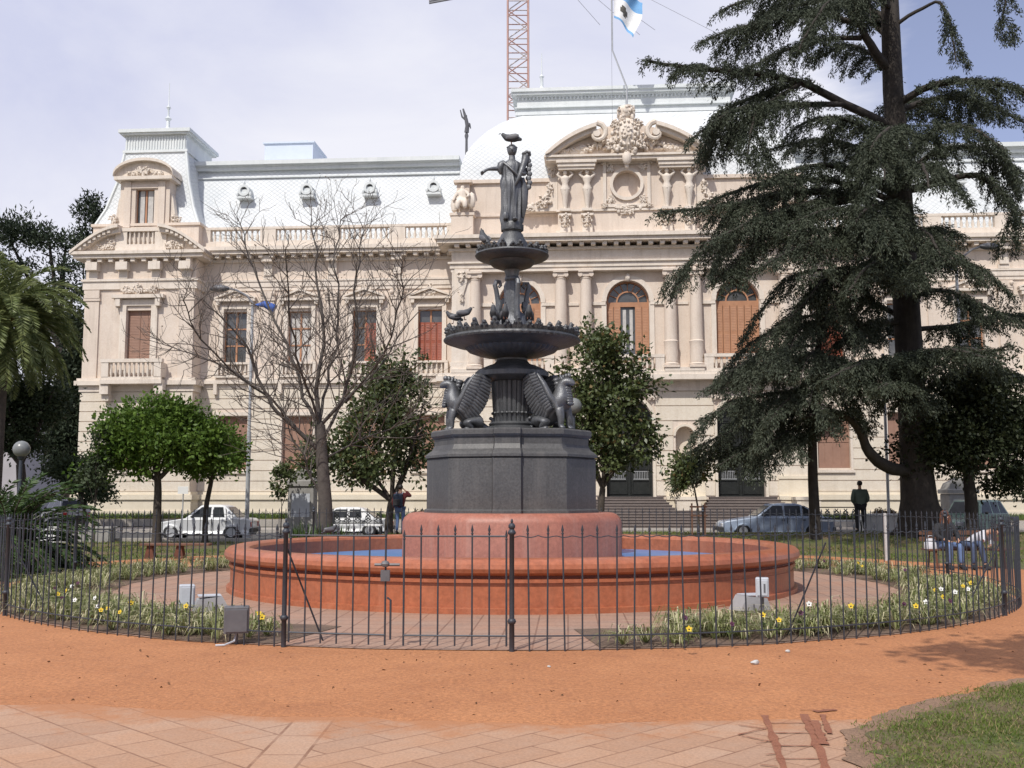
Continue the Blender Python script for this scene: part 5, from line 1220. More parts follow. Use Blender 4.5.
# gate leaves
def gate_leaf(a0, a1, label, lock):
    x0, y0 = pol(a0); t = thing('gate', label, 'gate', (FC.x + x0, FC.y + y0, 0)); nb_ = 6
    P0, P1 = Vector((*pol(a0), 0)), Vector((*pol(a1), 0)); d = (P1 - P0); d -= d.normalized() * .09; s = P0 + (P1 - P0).normalized() * .06 - P0
    for i in range(nb_ + 1):
        mb = MB(); p = s + d * (i / nb_) * .97; bar_mb(mb, p.x, p.y, FH - (.06 if i in (0, nb_) else 0), .011 if i in (0, nb_) else .0095); mb.v = [(x, y, max(z, .06)) for x, y, z in mb.v]; mb.build('bar', MT['fence_paint'], t, smooth=60)
    for z in (.17, 1.255): mb = MB(); mb.tube([s + Vector((0, 0, z)), s + d * .97 + Vector((0, 0, z))], .011, 6); mb.build('rail', MT['fence_paint'], t)
    if lock:
        e = s + d * .97; u = d.normalized(); mb = MB()
        mb.box(e.x - .05, e.x + .05, e.y - .05, e.y + .02, .76, .88); mb.tube([e + Vector((-.12, -.03, .94)), e + Vector((.16, -.03, .94))], .018, 6); mb.ball((e.x, e.y - .04, .95), (.05, .04, .04), 8); mb.build('lock', MT['grey_box'], t, smooth=40)
        mb = MB(); mb.tube([(e.x + .06, e.y, .12), (e.x + .06, e.y, .55), (e.x + .02, e.y, .58)], .012, 6); mb.build('bolt', MT['fence_paint'], t)
gate_leaf(-15.9, -7.9, 'left leaf of the iron gate, with the lock box on its edge', True); gate_leaf(.62, -7.4, 'right leaf of the iron gate, next to the middle round post', False)

# ================================================================ PLANTS IN THE BED
def spider_plants():
    V = []; C = []
    for a0, a1 in ((-160, -18.5), (8.5, 160)):
        n = int(abs(a1 - a0) * 2.5)
        for i in range(n):
            a = random.uniform(a0, a1); r = random.choice([random.uniform(7.45, 8.8), random.uniform(7.9, 8.8)])
            e = min(abs(a - a0), abs(a - a1))
            if e < 8 and random.random() > .25 + e / 11: continue
            p = pol(a, r)
            if noise.noise(Vector((p[0] * .9, p[1] * .9, 4))) < -.22: continue
            C.append((FC.x + p[0], FC.y + p[1], .02))
    C = np.array(C); out = []
    for c in C:
        nb_ = random.randint(26, 40); s = random.uniform(.75, 1.25)
        az = rng.uniform(0, 2 * pi, nb_); L = rng.uniform(.24, .46, nb_) * s; el = rng.uniform(.45, 1.25, nb_)
        d = np.column_stack([np.cos(az), np.sin(az), np.zeros(nb_)]); sd = np.column_stack([-np.sin(az), np.cos(az), np.zeros(nb_)]) * rng.uniform(.006, .0105, (nb_, 1))
        p0 = c + d * .02; p1 = p0 + d * (L * .45)[:, None] * np.cos(el)[:, None] * 1.2 + np.array([0, 0, 1]) * (L * .62 * np.sin(el))[:, None]
        p2 = p1 + d * (L * .40)[:, None] + np.array([0, 0, 1]) * (L * .0)[:, None]; p3 = p2 + d * (L * .18)[:, None] - np.array([0, 0, 1]) * (L * .28)[:, None]
        out.append(np.stack([p0 - sd * .6, p0 + sd * .6, p1 + sd, p2 + sd * .8, p3, p2 - sd * .8, p1 - sd], 1))
    me = blades_mesh('spider_plants', np.concatenate(out), MT['spider']); tag(obj('spider_plants', me), 'pale striped spider plants edging the bed inside the railing', None, None, 'stuff')
spider_plants()
def pansy_meshes(colr):
    mb = MB()
    for k in range(5):
        a = R(90 + 72 * k); mb.add([(0, 0, .0), (.035 * cos(a - .6), -.006, .035 * sin(a - .6)), (.052 * cos(a), -.012, .052 * sin(a)), (.035 * cos(a + .6), -.006, .035 * sin(a + .6))], [(0, 1, 2, 3)])
    petals = mb.mesh('petals', MT[colr], 0)
    mb = MB(); mb.ball((0, -.01, -.004), (.014, .006, .012), 6); eye = mb.mesh('eye', MT['pet_eye'], 60)
    mb = MB(); mb.tube([(0, .05, -.22), (0, .03, -.05), (0, .0, 0)], .005, 4)
    for k in range(7): a = k * 2.4; mb.add([(0, .05, -.2 + .015 * k), (.05 * cos(a) - .02 * sin(a), .05 + .05 * sin(a), -.15), (.10 * cos(a), .05 + .10 * sin(a), -.14), (.05 * cos(a) + .02 * sin(a), .05 + .05 * sin(a) + .02, -.15)], [(0, 1, 2, 3)])
    leaf = mb.mesh('stem', MT['leaf_shrub'], 0); return petals, eye, leaf
PA = {k: pansy_meshes(k) for k in ('pet_yellow', 'pet_white', 'pet_purple')}
words = {'pet_yellow': 'yellow', 'pet_white': 'white', 'pet_purple': 'dark purple'}
def pansy(x, y, colr, side):
    d = ray(x, y); z = .29; tt = (z - CAMH) / d[2]; p = Vector((d[0] * tt, d[1] * tt, z))
    t = thing('pansy', '%s pansy among the striped leaves in the bed on the %s of the gate' % (words[colr], side), 'flower', p, random.gauss(0, .35), '%s pansies %s of the gate' % (words[colr], side))
    pe, e, s = PA[colr]; obj('petals', pe, t, rot=(R(-25), 0, 0)); obj('stem', s, t); obj('eye', e, t)
    t.scale = (random.uniform(.6, .85),) * 3
for x, y, c in ((66, 591, 'pet_yellow'), (72, 586, 'pet_white'), (58, 594, 'pet_yellow'), (75, 600, 'pet_white'), (98, 606, 'pet_white'), (101, 610, 'pet_yellow'), (108, 608, 'pet_yellow'), (131, 603, 'pet_yellow'), (95, 598, 'pet_white'), (78, 583, 'pet_purple'), (186, 606, 'pet_yellow'), (259, 613, 'pet_yellow'), (262, 617, 'pet_yellow'), (55, 588, 'pet_purple'), (62, 598, 'pet_purple'), (120, 612, 'pet_yellow')): pansy(x, y, c, 'left')
for x, y, c in ((685, 618, 'pet_purple'), (689, 629, 'pet_yellow'), (809, 604, 'pet_white'), (801, 613, 'pet_purple'), (763, 615, 'pet_yellow'), (779, 620, 'pet_yellow'), (732, 624, 'pet_purple'), (904, 604, 'pet_purple'), (916, 606, 'pet_yellow'), (926, 602, 'pet_white'), (935, 590, 'pet_yellow'), (943, 597, 'pet_yellow'), (941, 589, 'pet_white'), (955, 592, 'pet_white'), (963, 586, 'pet_yellow'), (968, 589, 'pet_white'), (971, 583, 'pet_yellow'), (858, 563, 'pet_yellow'), (862, 566, 'pet_yellow'), (905, 570, 'pet_purple'), (824, 561, 'pet_purple'), (851, 606, 'pet_yellow'), (950, 601, 'pet_purple')): pansy(x, y, c, 'right')

# floodlights and boxes in the beds
def ground_at(x, y): d = ray(x, y); tt = -CAMH / d[2]; return Vector((d[0] * tt, d[1] * tt, 0))
def floodlight(loc, rz, label):
    t = thing('floodlight', label, 'floodlight', loc, rz)
    mb = MB(); mb.prism([(-.26, .05), (.26, .05), (.20, .22), (-.14, .26)], -.16, .16); mb.build('housing', MT['galv'], t, smooth=0); mb = MB(); mb.box(-.13, .19, -.14, .14, .262, .275); mb.xf = None; mb.build('lens', MT['light_box'], t)
    mb = MB(); mb.tube([(-.05, -.19, .15), (-.05, -.19, .02), (-.05, .19, .02), (-.05, .19, .15)], .014, 5); mb.build('bracket', MT['grey_box'], t)
def box_on_stake(loc, rz, label, z0, w, h, mat, lab2=None):
    t = thing('electric_box', label, 'electric box', loc, rz)
    mb = MB(); mb.tube([(0, .05, 0), (0, .05, z0 + .05)], .02, 6); mb.build('stake', MT['grey_box'], t)
    mb = MB(); mb.bev(-w, w, -.09, .09, z0, z0 + h, .012); mb.build('case', MT[mat], t, smooth=0)
    mb = MB(); mb.bev(-w + .02, w - .02, -.105, -.092, z0 + .02, z0 + h - .03, .004); mb.build('cover', MT[mat], t, smooth=0); return t
floodlight(ground_at(211, 614), R(-160), 'silver floodlight lying in the bed beside the pale electric box at the left'); floodlight(ground_at(750, 613), R(20), 'silver floodlight on the paving beside the basin at the right')
box_on_stake(ground_at(186, 624), R(20), 'small pale grey electric box on a stake beside the left floodlight', .22, .10, .30, 'light_box')
t = box_on_stake(ground_at(236, 645), R(12), 'dark grey electric box on a short stake against the railing', .14, .14, .30, 'grey_box'); 
mb = MB(); mb.tube([(0, .05, .15), (-.02, -.05, .05), (-.12, -.12, .02), (-.22, -.10, .015)], .012, 6); mb.build('cable', MT['light_box'], t)
t = box_on_stake(ground_at(763, 618), R(-14), 'pale electric box with a small dark plate, on a stake by the right floodlight', .30, .09, .26, 'light_box'); mb = MB(); mb.box(.02, .045, -.112, -.106, .36, .48); mb.build('plate', MT['grey_box'], t, smooth=0)

# litter on the red path
for x, y, s, lab in ((755, 665, .045, 'largest pale stone lying on the red path'), (788, 653, .03, 'small pale stone on the red path near the railing'), (549, 668, .02, 'tiny pale chip on the red path below the gate post')):
    p = ground_at(x, y); mb = MB(); mb.ball((0, 0, s * .4), (s, s * .7, s * .6), 9); mb.v = [tuple(Vector(v) * (1 + .35 * noise.noise(Vector(v) * 40))) for v in mb.v]; o = mb.build('stone', MT['debris'], None, p + Vector((0, 0, .007)), 50); tag(o, lab, 'stone')

V_ = []
while len(V_) < 420:
    a = random.uniform(-75, 75); r = random.uniform(9.15, 12.4); V_.append((FC.x + r * sin(R(a)), FC.y - r * cos(R(a)), .006))
V_ = np.array(V_); d_ = rng.normal(size=(420, 3)) * np.array([1, 1, .25]); tag(obj('debris', quads_mesh('debris', leaf_quads(V_, d_, rng.uniform(.012, .05, 420), rng.uniform(.006, .018, 420), .1), MT['leaf_litter'])), 'dry leaf scraps scattered over the red path', None, None, 'stuff')
# foreground grass
def grass_patch():
    P = []
    while len(P) < 60000:
        x = random.uniform(1.95, 6.4); y = random.uniform(5.6, 11.0)
        ed = (x - edge_x(y)) * .75 + .12 * noise.noise(Vector((x * 2.2, y * 2.2, 0)))
        if ed < 0: continue
        dn = noise.noise(Vector((x * 1.1, y * 1.1, 2))) + .6 * noise.noise(Vector((x * 4, y * 4, 7)))
        if random.random() > .12 + .5 * (dn + .5) + .35 * sstep(3.4, 4.4, x) or (ed < .28 and random.random() > .08 + ed * 2): continue
        P.append((x, y, .014))
    P = np.array(P); n = len(P); D = unit(rng.normal(size=(n, 3)) * np.array([.7, .7, .2]) + np.array([0, 0, .8]))
    me = quads_mesh('grass', leaf_quads(P, D, rng.uniform(.02, .055, n), .0035, .1), MT['grass_blade']); tag(obj('grass', me), 'worn green grass at the path edge', None, None, 'stuff')
    n = 60000; P = np.column_stack([rng.uniform(-26, 26, n), rng.uniform(24, 39.4, n), np.zeros(n)]); r = np.hypot(P[:, 0] - FC.x, P[:, 1] - FC.y); P = P[r > 12.6]; n = len(P); P[:, 2] = [gz(x, y) for x, y in P[:, :2]]
    keep = np.array([noise.noise(Vector((x * .45, y * .45, 9))) > -.12 for x, y in P[:, :2]]); P = P[keep]; n = len(P)
    D = unit(rng.normal(size=(n, 3)) * np.array([.6, .6, .2]) + np.array([0, 0, .8])); me = quads_mesh('grass', leaf_quads(P, D, rng.uniform(.05, .12, n), .012, .1), MT['grass_blade']); tag(obj('grass', me), 'thin grass on the lawns behind the fountain', None, None, 'stuff')
grass_patch()

# ================================================================ TREES
def limb_tube(mb, pts, r0, r1, n=8, wob=.0):
    pts = [Vector(p) for p in pts]; P = []
    for i in range(len(pts) - 1):
        for k in range(4):
            t = k / 4; p0 = pts[max(i - 1, 0)]; p1, p2 = pts[i], pts[i + 1]; p3 = pts[min(i + 2, len(pts) - 1)]
            P.append(.5 * ((2 * p1) + (p2 - p0) * t + (2 * p0 - 5 * p1 + 4 * p2 - p3) * t * t + (3 * p1 - p0 - 3 * p2 + p3) * t ** 3))
    P.append(pts[-1])
    if wob: P = [p + Vector((noise.noise(p * 1.3), noise.noise(p * 1.3 + Vector((9, 0, 0))), 0)) * wob * min(1, i / 3) for i, p in enumerate(P)]
    m = len(P); mb.tube(P, [r0 + (r1 - r0) * i / (m - 1) for i in range(m)], n); return P

def broad_tree(name, label, base, blobs, trunk_r, leafmat_, n, per, L, W, forks=5, clump=.35, bark='bark', lean=0, cat='tree', group=None, shell=.45, fork_h=None, droop=.1, low=-.75):
    base = Vector(base); t = thing(name, label, cat, base, 0, group)
    bl = [(b[0] - base.x, b[1] - base.y, b[2] - base.z, *b[3:]) for b in blobs]
    big = max(bl, key=lambda b: b[3]); fh = fork_h or max(.4, min(b[2] - b[5] * .75 for b in bl)); mb = MB()
    top = Vector((big[0] * .5 + lean, big[1] * .5, fh)); limb_tube(mb, [(0, 0, -.1), (lean * .2, 0, fh * .5), top], trunk_r * 1.15, trunk_r * .8, 10, .05); mb.lathe([(trunk_r * 1.7, -.05), (trunk_r * 1.2, .15), (trunk_r * 1.05, .4)], 10)
    for i in range(forks):
        b = bl[i % len(bl)]; a = 2 * pi * i / forks + .4; tip = Vector((b[0] + b[3] * .6 * cos(a), b[1] + b[4] * .6 * sin(a), b[2] + b[5] * .4 * (1 if i % 2 else .2)))
        m = top.lerp(tip, .5) + Vector((random.gauss(0, .1), random.gauss(0, .1), .1)); P = limb_tube(mb, [top, m, tip], trunk_r * .55, trunk_r * .15, 6, .05)
        for k in range(3):
            q = P[len(P) // 2 + k]; mb.tube([q, q + Vector((random.gauss(0, .4), random.gauss(0, .4), random.uniform(.1, .5))) * (b[3] * .6)], [trunk_r * .2, trunk_r * .06], 5)
    mb.build('trunk', MT[bark], t, smooth=70)
    C = blob_points(bl, n, shell, low); V = clump_leaves(C, clump, per, L, W, np.array(bl)[:, :3].mean(0), droop)
    obj('crown', quads_mesh('crown', V, MT[leafmat_]), t); return t

def BL(x, y, D, rx_px, rz_px, ry=None, dD=0):          # crown mass measured at distance D
    p = at(x, y, D + dD); k = D / FPX; rx = rx_px * k; return (p.x, p.y, p.z, rx, ry or rx * .9, rz_px * k)
def gp(x, D): X = gx(x, D); return (X, D, gz(X, D))

broad_tree('round_tree', 'bright green round-headed tree in front of the left wing', gp(160, 36), [BL(158, 446, 36, 58, 38), BL(195, 455, 36, 42, 30), BL(122, 462, 36, 36, 24), BL(165, 425, 36, 40, 24)], .15, 'leaf_bright', 560, 34, .17, .05, 6, .34, low=-.45)
broad_tree('round_tree', 'smaller darker green tree at the right shoulder of the bright round tree', gp(208, 38.5), [BL(216, 462, 38.5, 30, 24), BL(222, 445, 38.5, 20, 16)], .10, 'leaf_bright', 230, 36, .16, .05, 4, .3, low=-.5)
broad_tree('magnolia_tree', 'dark magnolia with a thin bent trunk right of the griffins', gp(600, 40), [BL(604, 425, 40, 48, 42), BL(608, 370, 40, 38, 36), BL(585, 400, 40, 40, 30), BL(630, 400, 40, 30, 30), BL(618, 455, 40, 44, 26), BL(572, 440, 40, 32, 26), BL(566, 390, 40, 28, 28), BL(642, 435, 40, 28, 30), BL(648, 385, 40, 24, 26), BL(600, 345, 40, 34, 22)], .14, 'leaf_mag', 560, 22, .20, .06, 8, .30, fork_h=2.0, shell=.7)
broad_tree('magnolia_tree', 'large dark magnolia behind the bare tree left of the fountain', gp(390, 40), [BL(395, 425, 40, 52, 46), BL(385, 395, 40, 40, 38), BL(345, 450, 40, 45, 30), BL(415, 460, 40, 34, 30), BL(370, 470, 40, 50, 24), BL(400, 380, 40, 34, 26), BL(316, 462, 40, 32, 26)], .16, 'leaf_mag', 480, 22, .20, .06, 8, .30, fork_h=1.5, shell=.75)
broad_tree('dark_tree', 'dark leafy evergreen tree with forked trunk in front of the green car', gp(968, 37), [BL(965, 440, 37, 60, 40), BL(1005, 430, 37, 45, 45), BL(930, 450, 37, 40, 34), BL(1030, 460, 37, 40, 40), BL(975, 400, 37, 50, 34), BL(1010, 478, 37, 30, 24)], .22, 'leaf_oak', 800, 36, .17, .05, 8, .4, 'bark_dark', fork_h=2.2)
broad_tree('young_magnolia', 'young thin magnolia with a staked stem in front of the entrance steps', gp(697, 36), [BL(690, 470, 36, 24, 16), BL(705, 465, 36, 14, 14), BL(678, 478, 36, 14, 8)], .035, 'leaf_mag', 75, 22, .17, .05, 5, .2, fork_h=1.7)
t = thing('tree_guard', 'small wooden stake frame around the young magnolia', 'tree guard', gp(697, 36))
mb = MB()
for s in (-1, 1): mb.box(s * .22 - .025, s * .22 + .025, -.025, .025, 0, 1.2)
for z in (.75, 1.05): mb.box(-.3, .3, -.05, -.026, z, z + .06)
mb.build('frame', MT['wood'], t, smooth=0)
broad_tree('sapling', 'sparse upright sapling left of the bright round tree', gp(98, 35), [BL(96, 470, 35, 18, 22), BL(99, 440, 35, 10, 14)], .03, 'leaf_dark', 60, 16, .14, .045, 4, .25, fork_h=1.4)
broad_tree('sapling', 'small leafy sapling beside the grey stone monument', gp(283, 41), [BL(283, 477, 41, 11, 12), BL(281, 492, 41, 8, 8)], .025, 'leaf_mag', 40, 18, .15, .05, 3, .16, fork_h=1.3)

broad_tree('broad_tree', 'unseen broad tree added at the right of the path to shade the red path', (10.2, 4.2, 0), [(2.7, 5.6, 7.6, 1.0, .75, .5), (3.7, 5.7, 7.6, 1.4, .9, .6), (4.6, 6.3, 7.6, 1.5, .9, .6), (6.6, 6.2, 7.9, 1.7, 1.1, .8), (9.0, 5.6, 7.6, 2.2, 1.6, 1.0), (11, 4, 7.4, 2.0, 2.0, 1.2)], .22, 'leaf_dark', 900, 26, .2, .08, 6, .4, fork_h=4.5)  # unseen tree, assumed beside the camera and added to cast shade on the red path
# cedar foliage: limbs carry flat sprays whose twigs droop
def cedar_foliage(paths, twig_gap, twig_len, dens, droop, L=.17, W=.028):
    PP = []; DD = []
    for P, wid, dr in paths:
        P = [Vector(p) for p in P]
        # resample
        seg = [(P[i + 1] - P[i]).length for i in range(len(P) - 1)]; tot = sum(seg); n = max(4, int(tot / twig_gap))
        for k in range(n):
            s = tot * (.12 + .88 * (k + .5) / n); i = 0
            while i < len(seg) - 1 and s > seg[i]: s -= seg[i]; i += 1
            p = P[i].lerp(P[i + 1], min(1, s / max(seg[i], 1e-6))); d = (P[i + 1] - P[i]).normalized()
            side = d.cross(Vector((0, 0, 1))); side = side.normalized() if side.length > .1 else Vector((1, 0, 0))
            f = (k + .5) / n; env = (.35 + .65 * sin(pi * min(1, f * 1.05 + .12))) * wid
            for sg in (-1, 1):
                l = twig_len * env * random.uniform(.6, 1.25); ang = random.uniform(.5, 1.15)
                td = (d * cos(ang) + side * sg * sin(ang)) + Vector((0, 0, random.uniform(-.05, .22))); m = max(4, int(l / .09))
                q = p.copy(); hang = dr * droop * random.uniform(.5, 1.4)
                for j in range(m):
                    t = j / m; v = (td + Vector((0, 0, -hang * (t ** 1.5) * 1.6))).normalized(); q = q + v * (l / m)
                    for _ in range(dens):
                        PP.append((q.x + random.gauss(0, .05), q.y + random.gauss(0, .05), q.z + random.gauss(0, .035))); dv = v * .8 + Vector((random.gauss(0, .55), random.gauss(0, .55), random.gauss(-.30, .4))); DD.append(dv)
    P = np.array(PP); D = np.array(DD); n = len(P)
    return leaf_quads(P, D, L * rng.uniform(.6, 1.3, n), W * rng.uniform(.7, 1.3, n), .05)

def offshoots(paths, k):
    out = list(paths)
    for P, wid, dr in paths:
        n = len(P)
        if n < 4: continue
        for j in range(k):
            i = int(n * random.uniform(.25, .85)); i = min(i, n - 2); d = (Vector(P[i + 1]) - Vector(P[i])).normalized(); side = d.cross(Vector((0, 0, 1))); side = side.normalized() if side.length > .1 else Vector((1, 0, 0))
            l = random.uniform(1.1, 2.2) * wid; v = (d * random.uniform(.5, 1) + side * random.choice((-1, 1)) * random.uniform(.3, .9) + Vector((0, 0, random.uniform(-.25, .1)))).normalized(); q = Vector(P[i]); pts = [q.copy()]
            for m in range(5): v = (v + Vector((0, 0, -.13 * dr))).normalized(); q = q + v * l / 5; pts.append(q.copy())
            out.append((pts, wid * .8, dr * 1.15))
    return out

CD = 37.0
ced_base = Vector((*gp(922, CD),)); CED = thing('cedar_tree', 'huge dark cedar with drooping layered boughs at the right', 'tree', ced_base)
def cp(x, y, dd=0): return at(x, y, CD + dd) - ced_base
mb = MB()
trunk_px = [(922, 536), (919, 500), (914, 440), (909, 350), (903, 250), (899, 170), (893, 90), (890, 10), (888, -90), (886, -200)]
trad = [.95, .62, .50, .47, .44, .40, .36, .32, .22, .10]
tp = [cp(x, y) for x, y in trunk_px]; tp[0].z = -.2
mb.tube(tp, trad, 14)
for a in range(7): an = a * .9 + .3; mb.tube([Vector((cos(an) * .35, sin(an) * .35, .9)), Vector((cos(an) * .75, sin(an) * .75, .15)), Vector((cos(an) * 1.25, sin(an) * 1.25, -.15))], [.22, .26, .12], 7)
paths = []
def limb(pts, r=.12, wid=1.0, dr=1.0, bare=0):
    P = limb_tube(mb, [cp(*p) for p in pts], r, r * .25, 6, .12); k = int(len(P) * bare); paths.append((P[k:], wid, dr))
# left, high
limb([(890, -60, 0), (830, -30, -1), (770, -12, -2), (720, 12, -2.5)], .14, 1.0, 1.0); limb([(891, 20, 0), (840, 0, 1), (780, 10, 1.5), (740, 30, 2)], .13, .9)
limb([(892, 72, 0), (870, 45, -.5), (859, 15, -.8), (850, -20, -1)], .20, .8, .8, .35); limb([(891, 35, 0), (872, 12, 1), (860, -15, 1)], .15, .8)
limb([(859, 25, -.7), (810, 12, -1.5), (750, 25, -2.5), (700, 42, -3)], .11, 1.0); limb([(862, 38, -.6), (820, 40, 0), (775, 55, .5), (735, 75, 1)], .10, .9, 1.1)
limb([(895, 128, 0), (845, 104, -.8), (800, 82, -1.4), (740, 72, -2), (690, 68, -2.6), (645, 60, -3)], .17, 1.0, .9, .2); limb([(845, 104, -.8), (790, 105, -1.8), (735, 110, -2.5), (690, 140, -3)], .11, 1.15, 1.3); limb([(800, 82, -1.4), (765, 95, -.4), (725, 110, .4), (705, 140, .8)], .09, 1.1, 1.3)
limb([(800, 84, -1.4), (760, 110, -2.6), (750, 135, -3.2), (745, 160, -3.6)], .08, 1.1, 1.4)
limb([(892, 40, 0), (850, 8, 1.5), (800, -5, 2.5), (760, 20, 3), (742, 48, 3.2)], .11, 1.0, 1.1); limb([(893, 80, 0), (872, 55, 2), (845, 45, 3.5), (812, 62, 4.5)], .10, .9, 1.1); limb([(891, 10, 0), (868, -15, -2), (838, -5, -3.4), (812, 22, -4.2), (800, 50, -4.6)], .11, 1.0, 1.2)
limb([(890, 0, 0), (880, -22, -2), (872, -8, -3.2), (868, 20, -3.8)], .08, .8, 1.2)
# middle left
limb([(899, 160, 0), (860, 125, 1), (820, 118, 1.6), (795, 128, 2)], .12, .8); limb([(900, 175, 0), (870, 135, -2.2), (845, 118, -3.6), (820, 120, -4.4)], .12, .9)
limb([(901, 200, 0), (860, 175, -1.5), (820, 165, -2.5), (785, 172, -3)], .13, .9); limb([(901, 215, 0), (850, 196, -1.2), (790, 192, -2), (730, 205, -2.6), (660, 212, -3)], .17, 1.1, .9); limb([(850, 196, -1.2), (800, 205, -2.8), (750, 222, -3.8), (705, 245, -4.4)], .11, 1.15, 1.2); limb([(850, 200, -1), (790, 215, .3), (740, 235, 1), (690, 262, 1.5), (672, 296, 1.8)], .11, 1.05, 1.3)
limb([(902, 250, 0), (860, 215, -2.5), (825, 210, -4), (790, 225, -5)], .12, 1.1, 1.1); limb([(902, 245, 0), (850, 230, 1.5), (800, 235, 2.5), (750, 250, 3)], .12, 1.0); limb([(800, 206, -2.6), (770, 232, -3.2), (735, 262, -3.6), (715, 280, -3.8)], .08, .9, 1.4)
# toward and away from the viewer
limb([(902, 150, 0), (900, 128, -2.5), (880, 135, -4.5), (870, 152, -5.5)], .13, 1.0, 1.2); limb([(902, 235, 0), (890, 205, -3), (870, 208, -5), (855, 222, -6)], .13, 1.1, 1.2); limb([(905, 300, 0), (885, 262, -3), (868, 268, -5), (850, 290, -6)], .13, 1.1, 1.3)
limb([(905, 300, 0), (915, 250, 3), (920, 250, 5), (925, 270, 6)], .12, 1.0); limb([(899, 130, 0), (905, 100, 3), (915, 105, 5)], .12, 1.0); limb([(904, 290, 0), (850, 268, -1.5), (820, 285, -2.6), (790, 320, -3.2)], .12, 1.1, 1.2); limb([(906, 320, 0), (860, 300, 1), (820, 320, 1.6), (790, 350, 2)], .11, 1.1, 1.1)
limb([(900, 190, 0), (915, 165, -3), (925, 170, -5), (930, 188, -6)], .11, 1.0, 1.2); limb([(902, 260, 0), (915, 232, -3), (930, 236, -5), (940, 255, -6)], .11, 1.0, 1.2); limb([(899, 165, 0), (885, 150, -3), (880, 160, -5), (884, 180, -6)], .1, .9, 1.3)
limb([(900, 178, 0), (860, 148, 2.5), (815, 140, 4), (770, 150, 5)], .11, 1.0); limb([(903, 262, 0), (850, 240, -3), (800, 248, -5), (760, 268, -6)], .12, 1.1, 1.2); limb([(901, 205, 0), (845, 183, .5), (790, 180, 1), (740, 190, 1.2), (700, 205, 1.4)], .12, 1.1)
# right side
limb([(895, 105, 0), (935, 85, -1), (980, 82, -2), (1030, 92, -2.8), (1070, 110, -3)], .15, 1.1, 1.0); limb([(896, 112, 0), (940, 98, 1), (985, 105, 2), (1030, 125, 2.6)], .13, 1.0, 1.2); limb([(900, 170, 0), (935, 130, -2), (970, 128, -3.4), (1005, 150, -4.2)], .12, 1.1, 1.2)
limb([(900, 178, 0), (940, 150, -.5), (985, 150, -1), (1025, 175, -1.4)], .12, 1.1, 1.4); limb([(902, 192, 0), (940, 182, -.5), (975, 176, -1), (1005, 196, -1.5), (1020, 225, -1.8)], .16, .9, 1.3, .3)
limb([(890, 30, 0), (915, 12, -.5), (940, 2, -1), (952, 30, -1.2), (955, 62, -1.4)], .09, .6, 1.3, .4); limb([(889, -40, 0), (950, -50, -1), (1000, -20, -1.6), (1004, 22, -1.8)], .09, .6, 1.3, .5)
limb([(905, 270, 0), (945, 262, -1), (980, 268, -1.6), (1010, 292, -2)], .09, .7, 1.2); limb([(904, 240, 0), (935, 228, .5), (960, 236, 1)], .08, .5); limb([(906, 300, 0), (940, 290, -1.5), (975, 302, -2.4), (1015, 322, -3)], .10, .85, 1.2)
# low plates
limb([(908, 385, 0), (950, 350, -2), (985, 352, -3), (1010, 345, -3.6)], .12, 1.0, 1.0); limb([(908, 390, 0), (880, 362, -3), (850, 368, -4.5), (825, 380, -5.4)], .12, 1.0, 1.0); limb([(909, 380, 0), (920, 355, -3.5), (950, 350, -5), (985, 358, -6)], .13, 1.15, 1.0)
limb([(912, 470, 0), (890, 468, -.8), (868, 452, -1.5), (858, 428, -2), (835, 412, -2.6), (800, 418, -3)], .26, 1.0, 1.0, .45); limb([(910, 400, 0), (960, 372, 0), (1000, 372, .5), (1040, 385, 1)], .12, 1.1, 1.1); limb([(911, 410, 0), (895, 385, -4), (880, 388, -6)], .11, 1.0); limb([(908, 345, 0), (890, 322, 2), (860, 330, 4), (830, 350, 5)], .12, 1.1, 1.1); limb([(908, 330, 0), (960, 325, 1), (1000, 315, 2), (1040, 320, 3)], .11, .9)
limb([(898, 323, -.3), (878, 322, -.6), (862, 325, -.9)], .09, .5, 1, .4)
mb.build('trunk', MT['bark_dark'], CED, smooth=70)
V = cedar_foliage(offshoots(paths, 2), .155, 1.45, 7, 1.25, .12, .018); obj('crown', quads_mesh('crown', V, MT['cedar_leaf']), CED)

# the smaller drooping conifer to its left
sb = Vector(gp(816, 36)); SM = thing('drooping_conifer', 'smaller drooping dark conifer with a thin black trunk by the blue car', 'tree', sb)
mb = MB(); paths = []
def cp(x, y, dd=0): return at(x, y, 36 + dd) - sb
tp = [cp(816, 540), cp(813, 480), cp(812, 420), cp(818, 350), cp(826, 290), cp(832, 250)]; tp[0].z = -.1; mb.tube(tp, [.2, .17, .15, .12, .08, .03], 9)
for k, (x, y, dd) in enumerate([(770, 300, -1), (875, 300, -1), (780, 330, 1), (760, 345, -2), (735, 355, -.5), (870, 340, -2), (725, 375, -1.5), (850, 350, 2), (705, 390, -1), (740, 385, 2), (800, 380, -3.2), (850, 385, -3), (700, 420, -2), (725, 425, .5), (770, 420, -3), (690, 450, -1), (684, 470, 0), (720, 465, -1.5), (760, 455, -2), (855, 390, -2), (868, 385, 0), (842, 415, 1.4), (785, 430, 1.5), (750, 440, 1.8), (810, 405, -3), (790, 350, -2.6), (840, 320, -2.4)]):
    z0 = min(y - 18, 470); s0 = 820; r_ = cp(s0, z0 - 12); tip = cp(x, y, dd); mid = r_.lerp(tip, .55) + Vector((0, 0, .35)); P = limb_tube(mb, [r_, mid, tip], .06, .015, 5, .08); paths.append((P, 1.0, 1.2))
mb.build('trunk', MT['bark_dark'], SM, smooth=70); V = cedar_foliage(offshoots(paths, 2), .15, 1.1, 6, 1.2, .12, .018); obj('crown', quads_mesh('crown', V, MT['cedar_low_leaf']), SM)

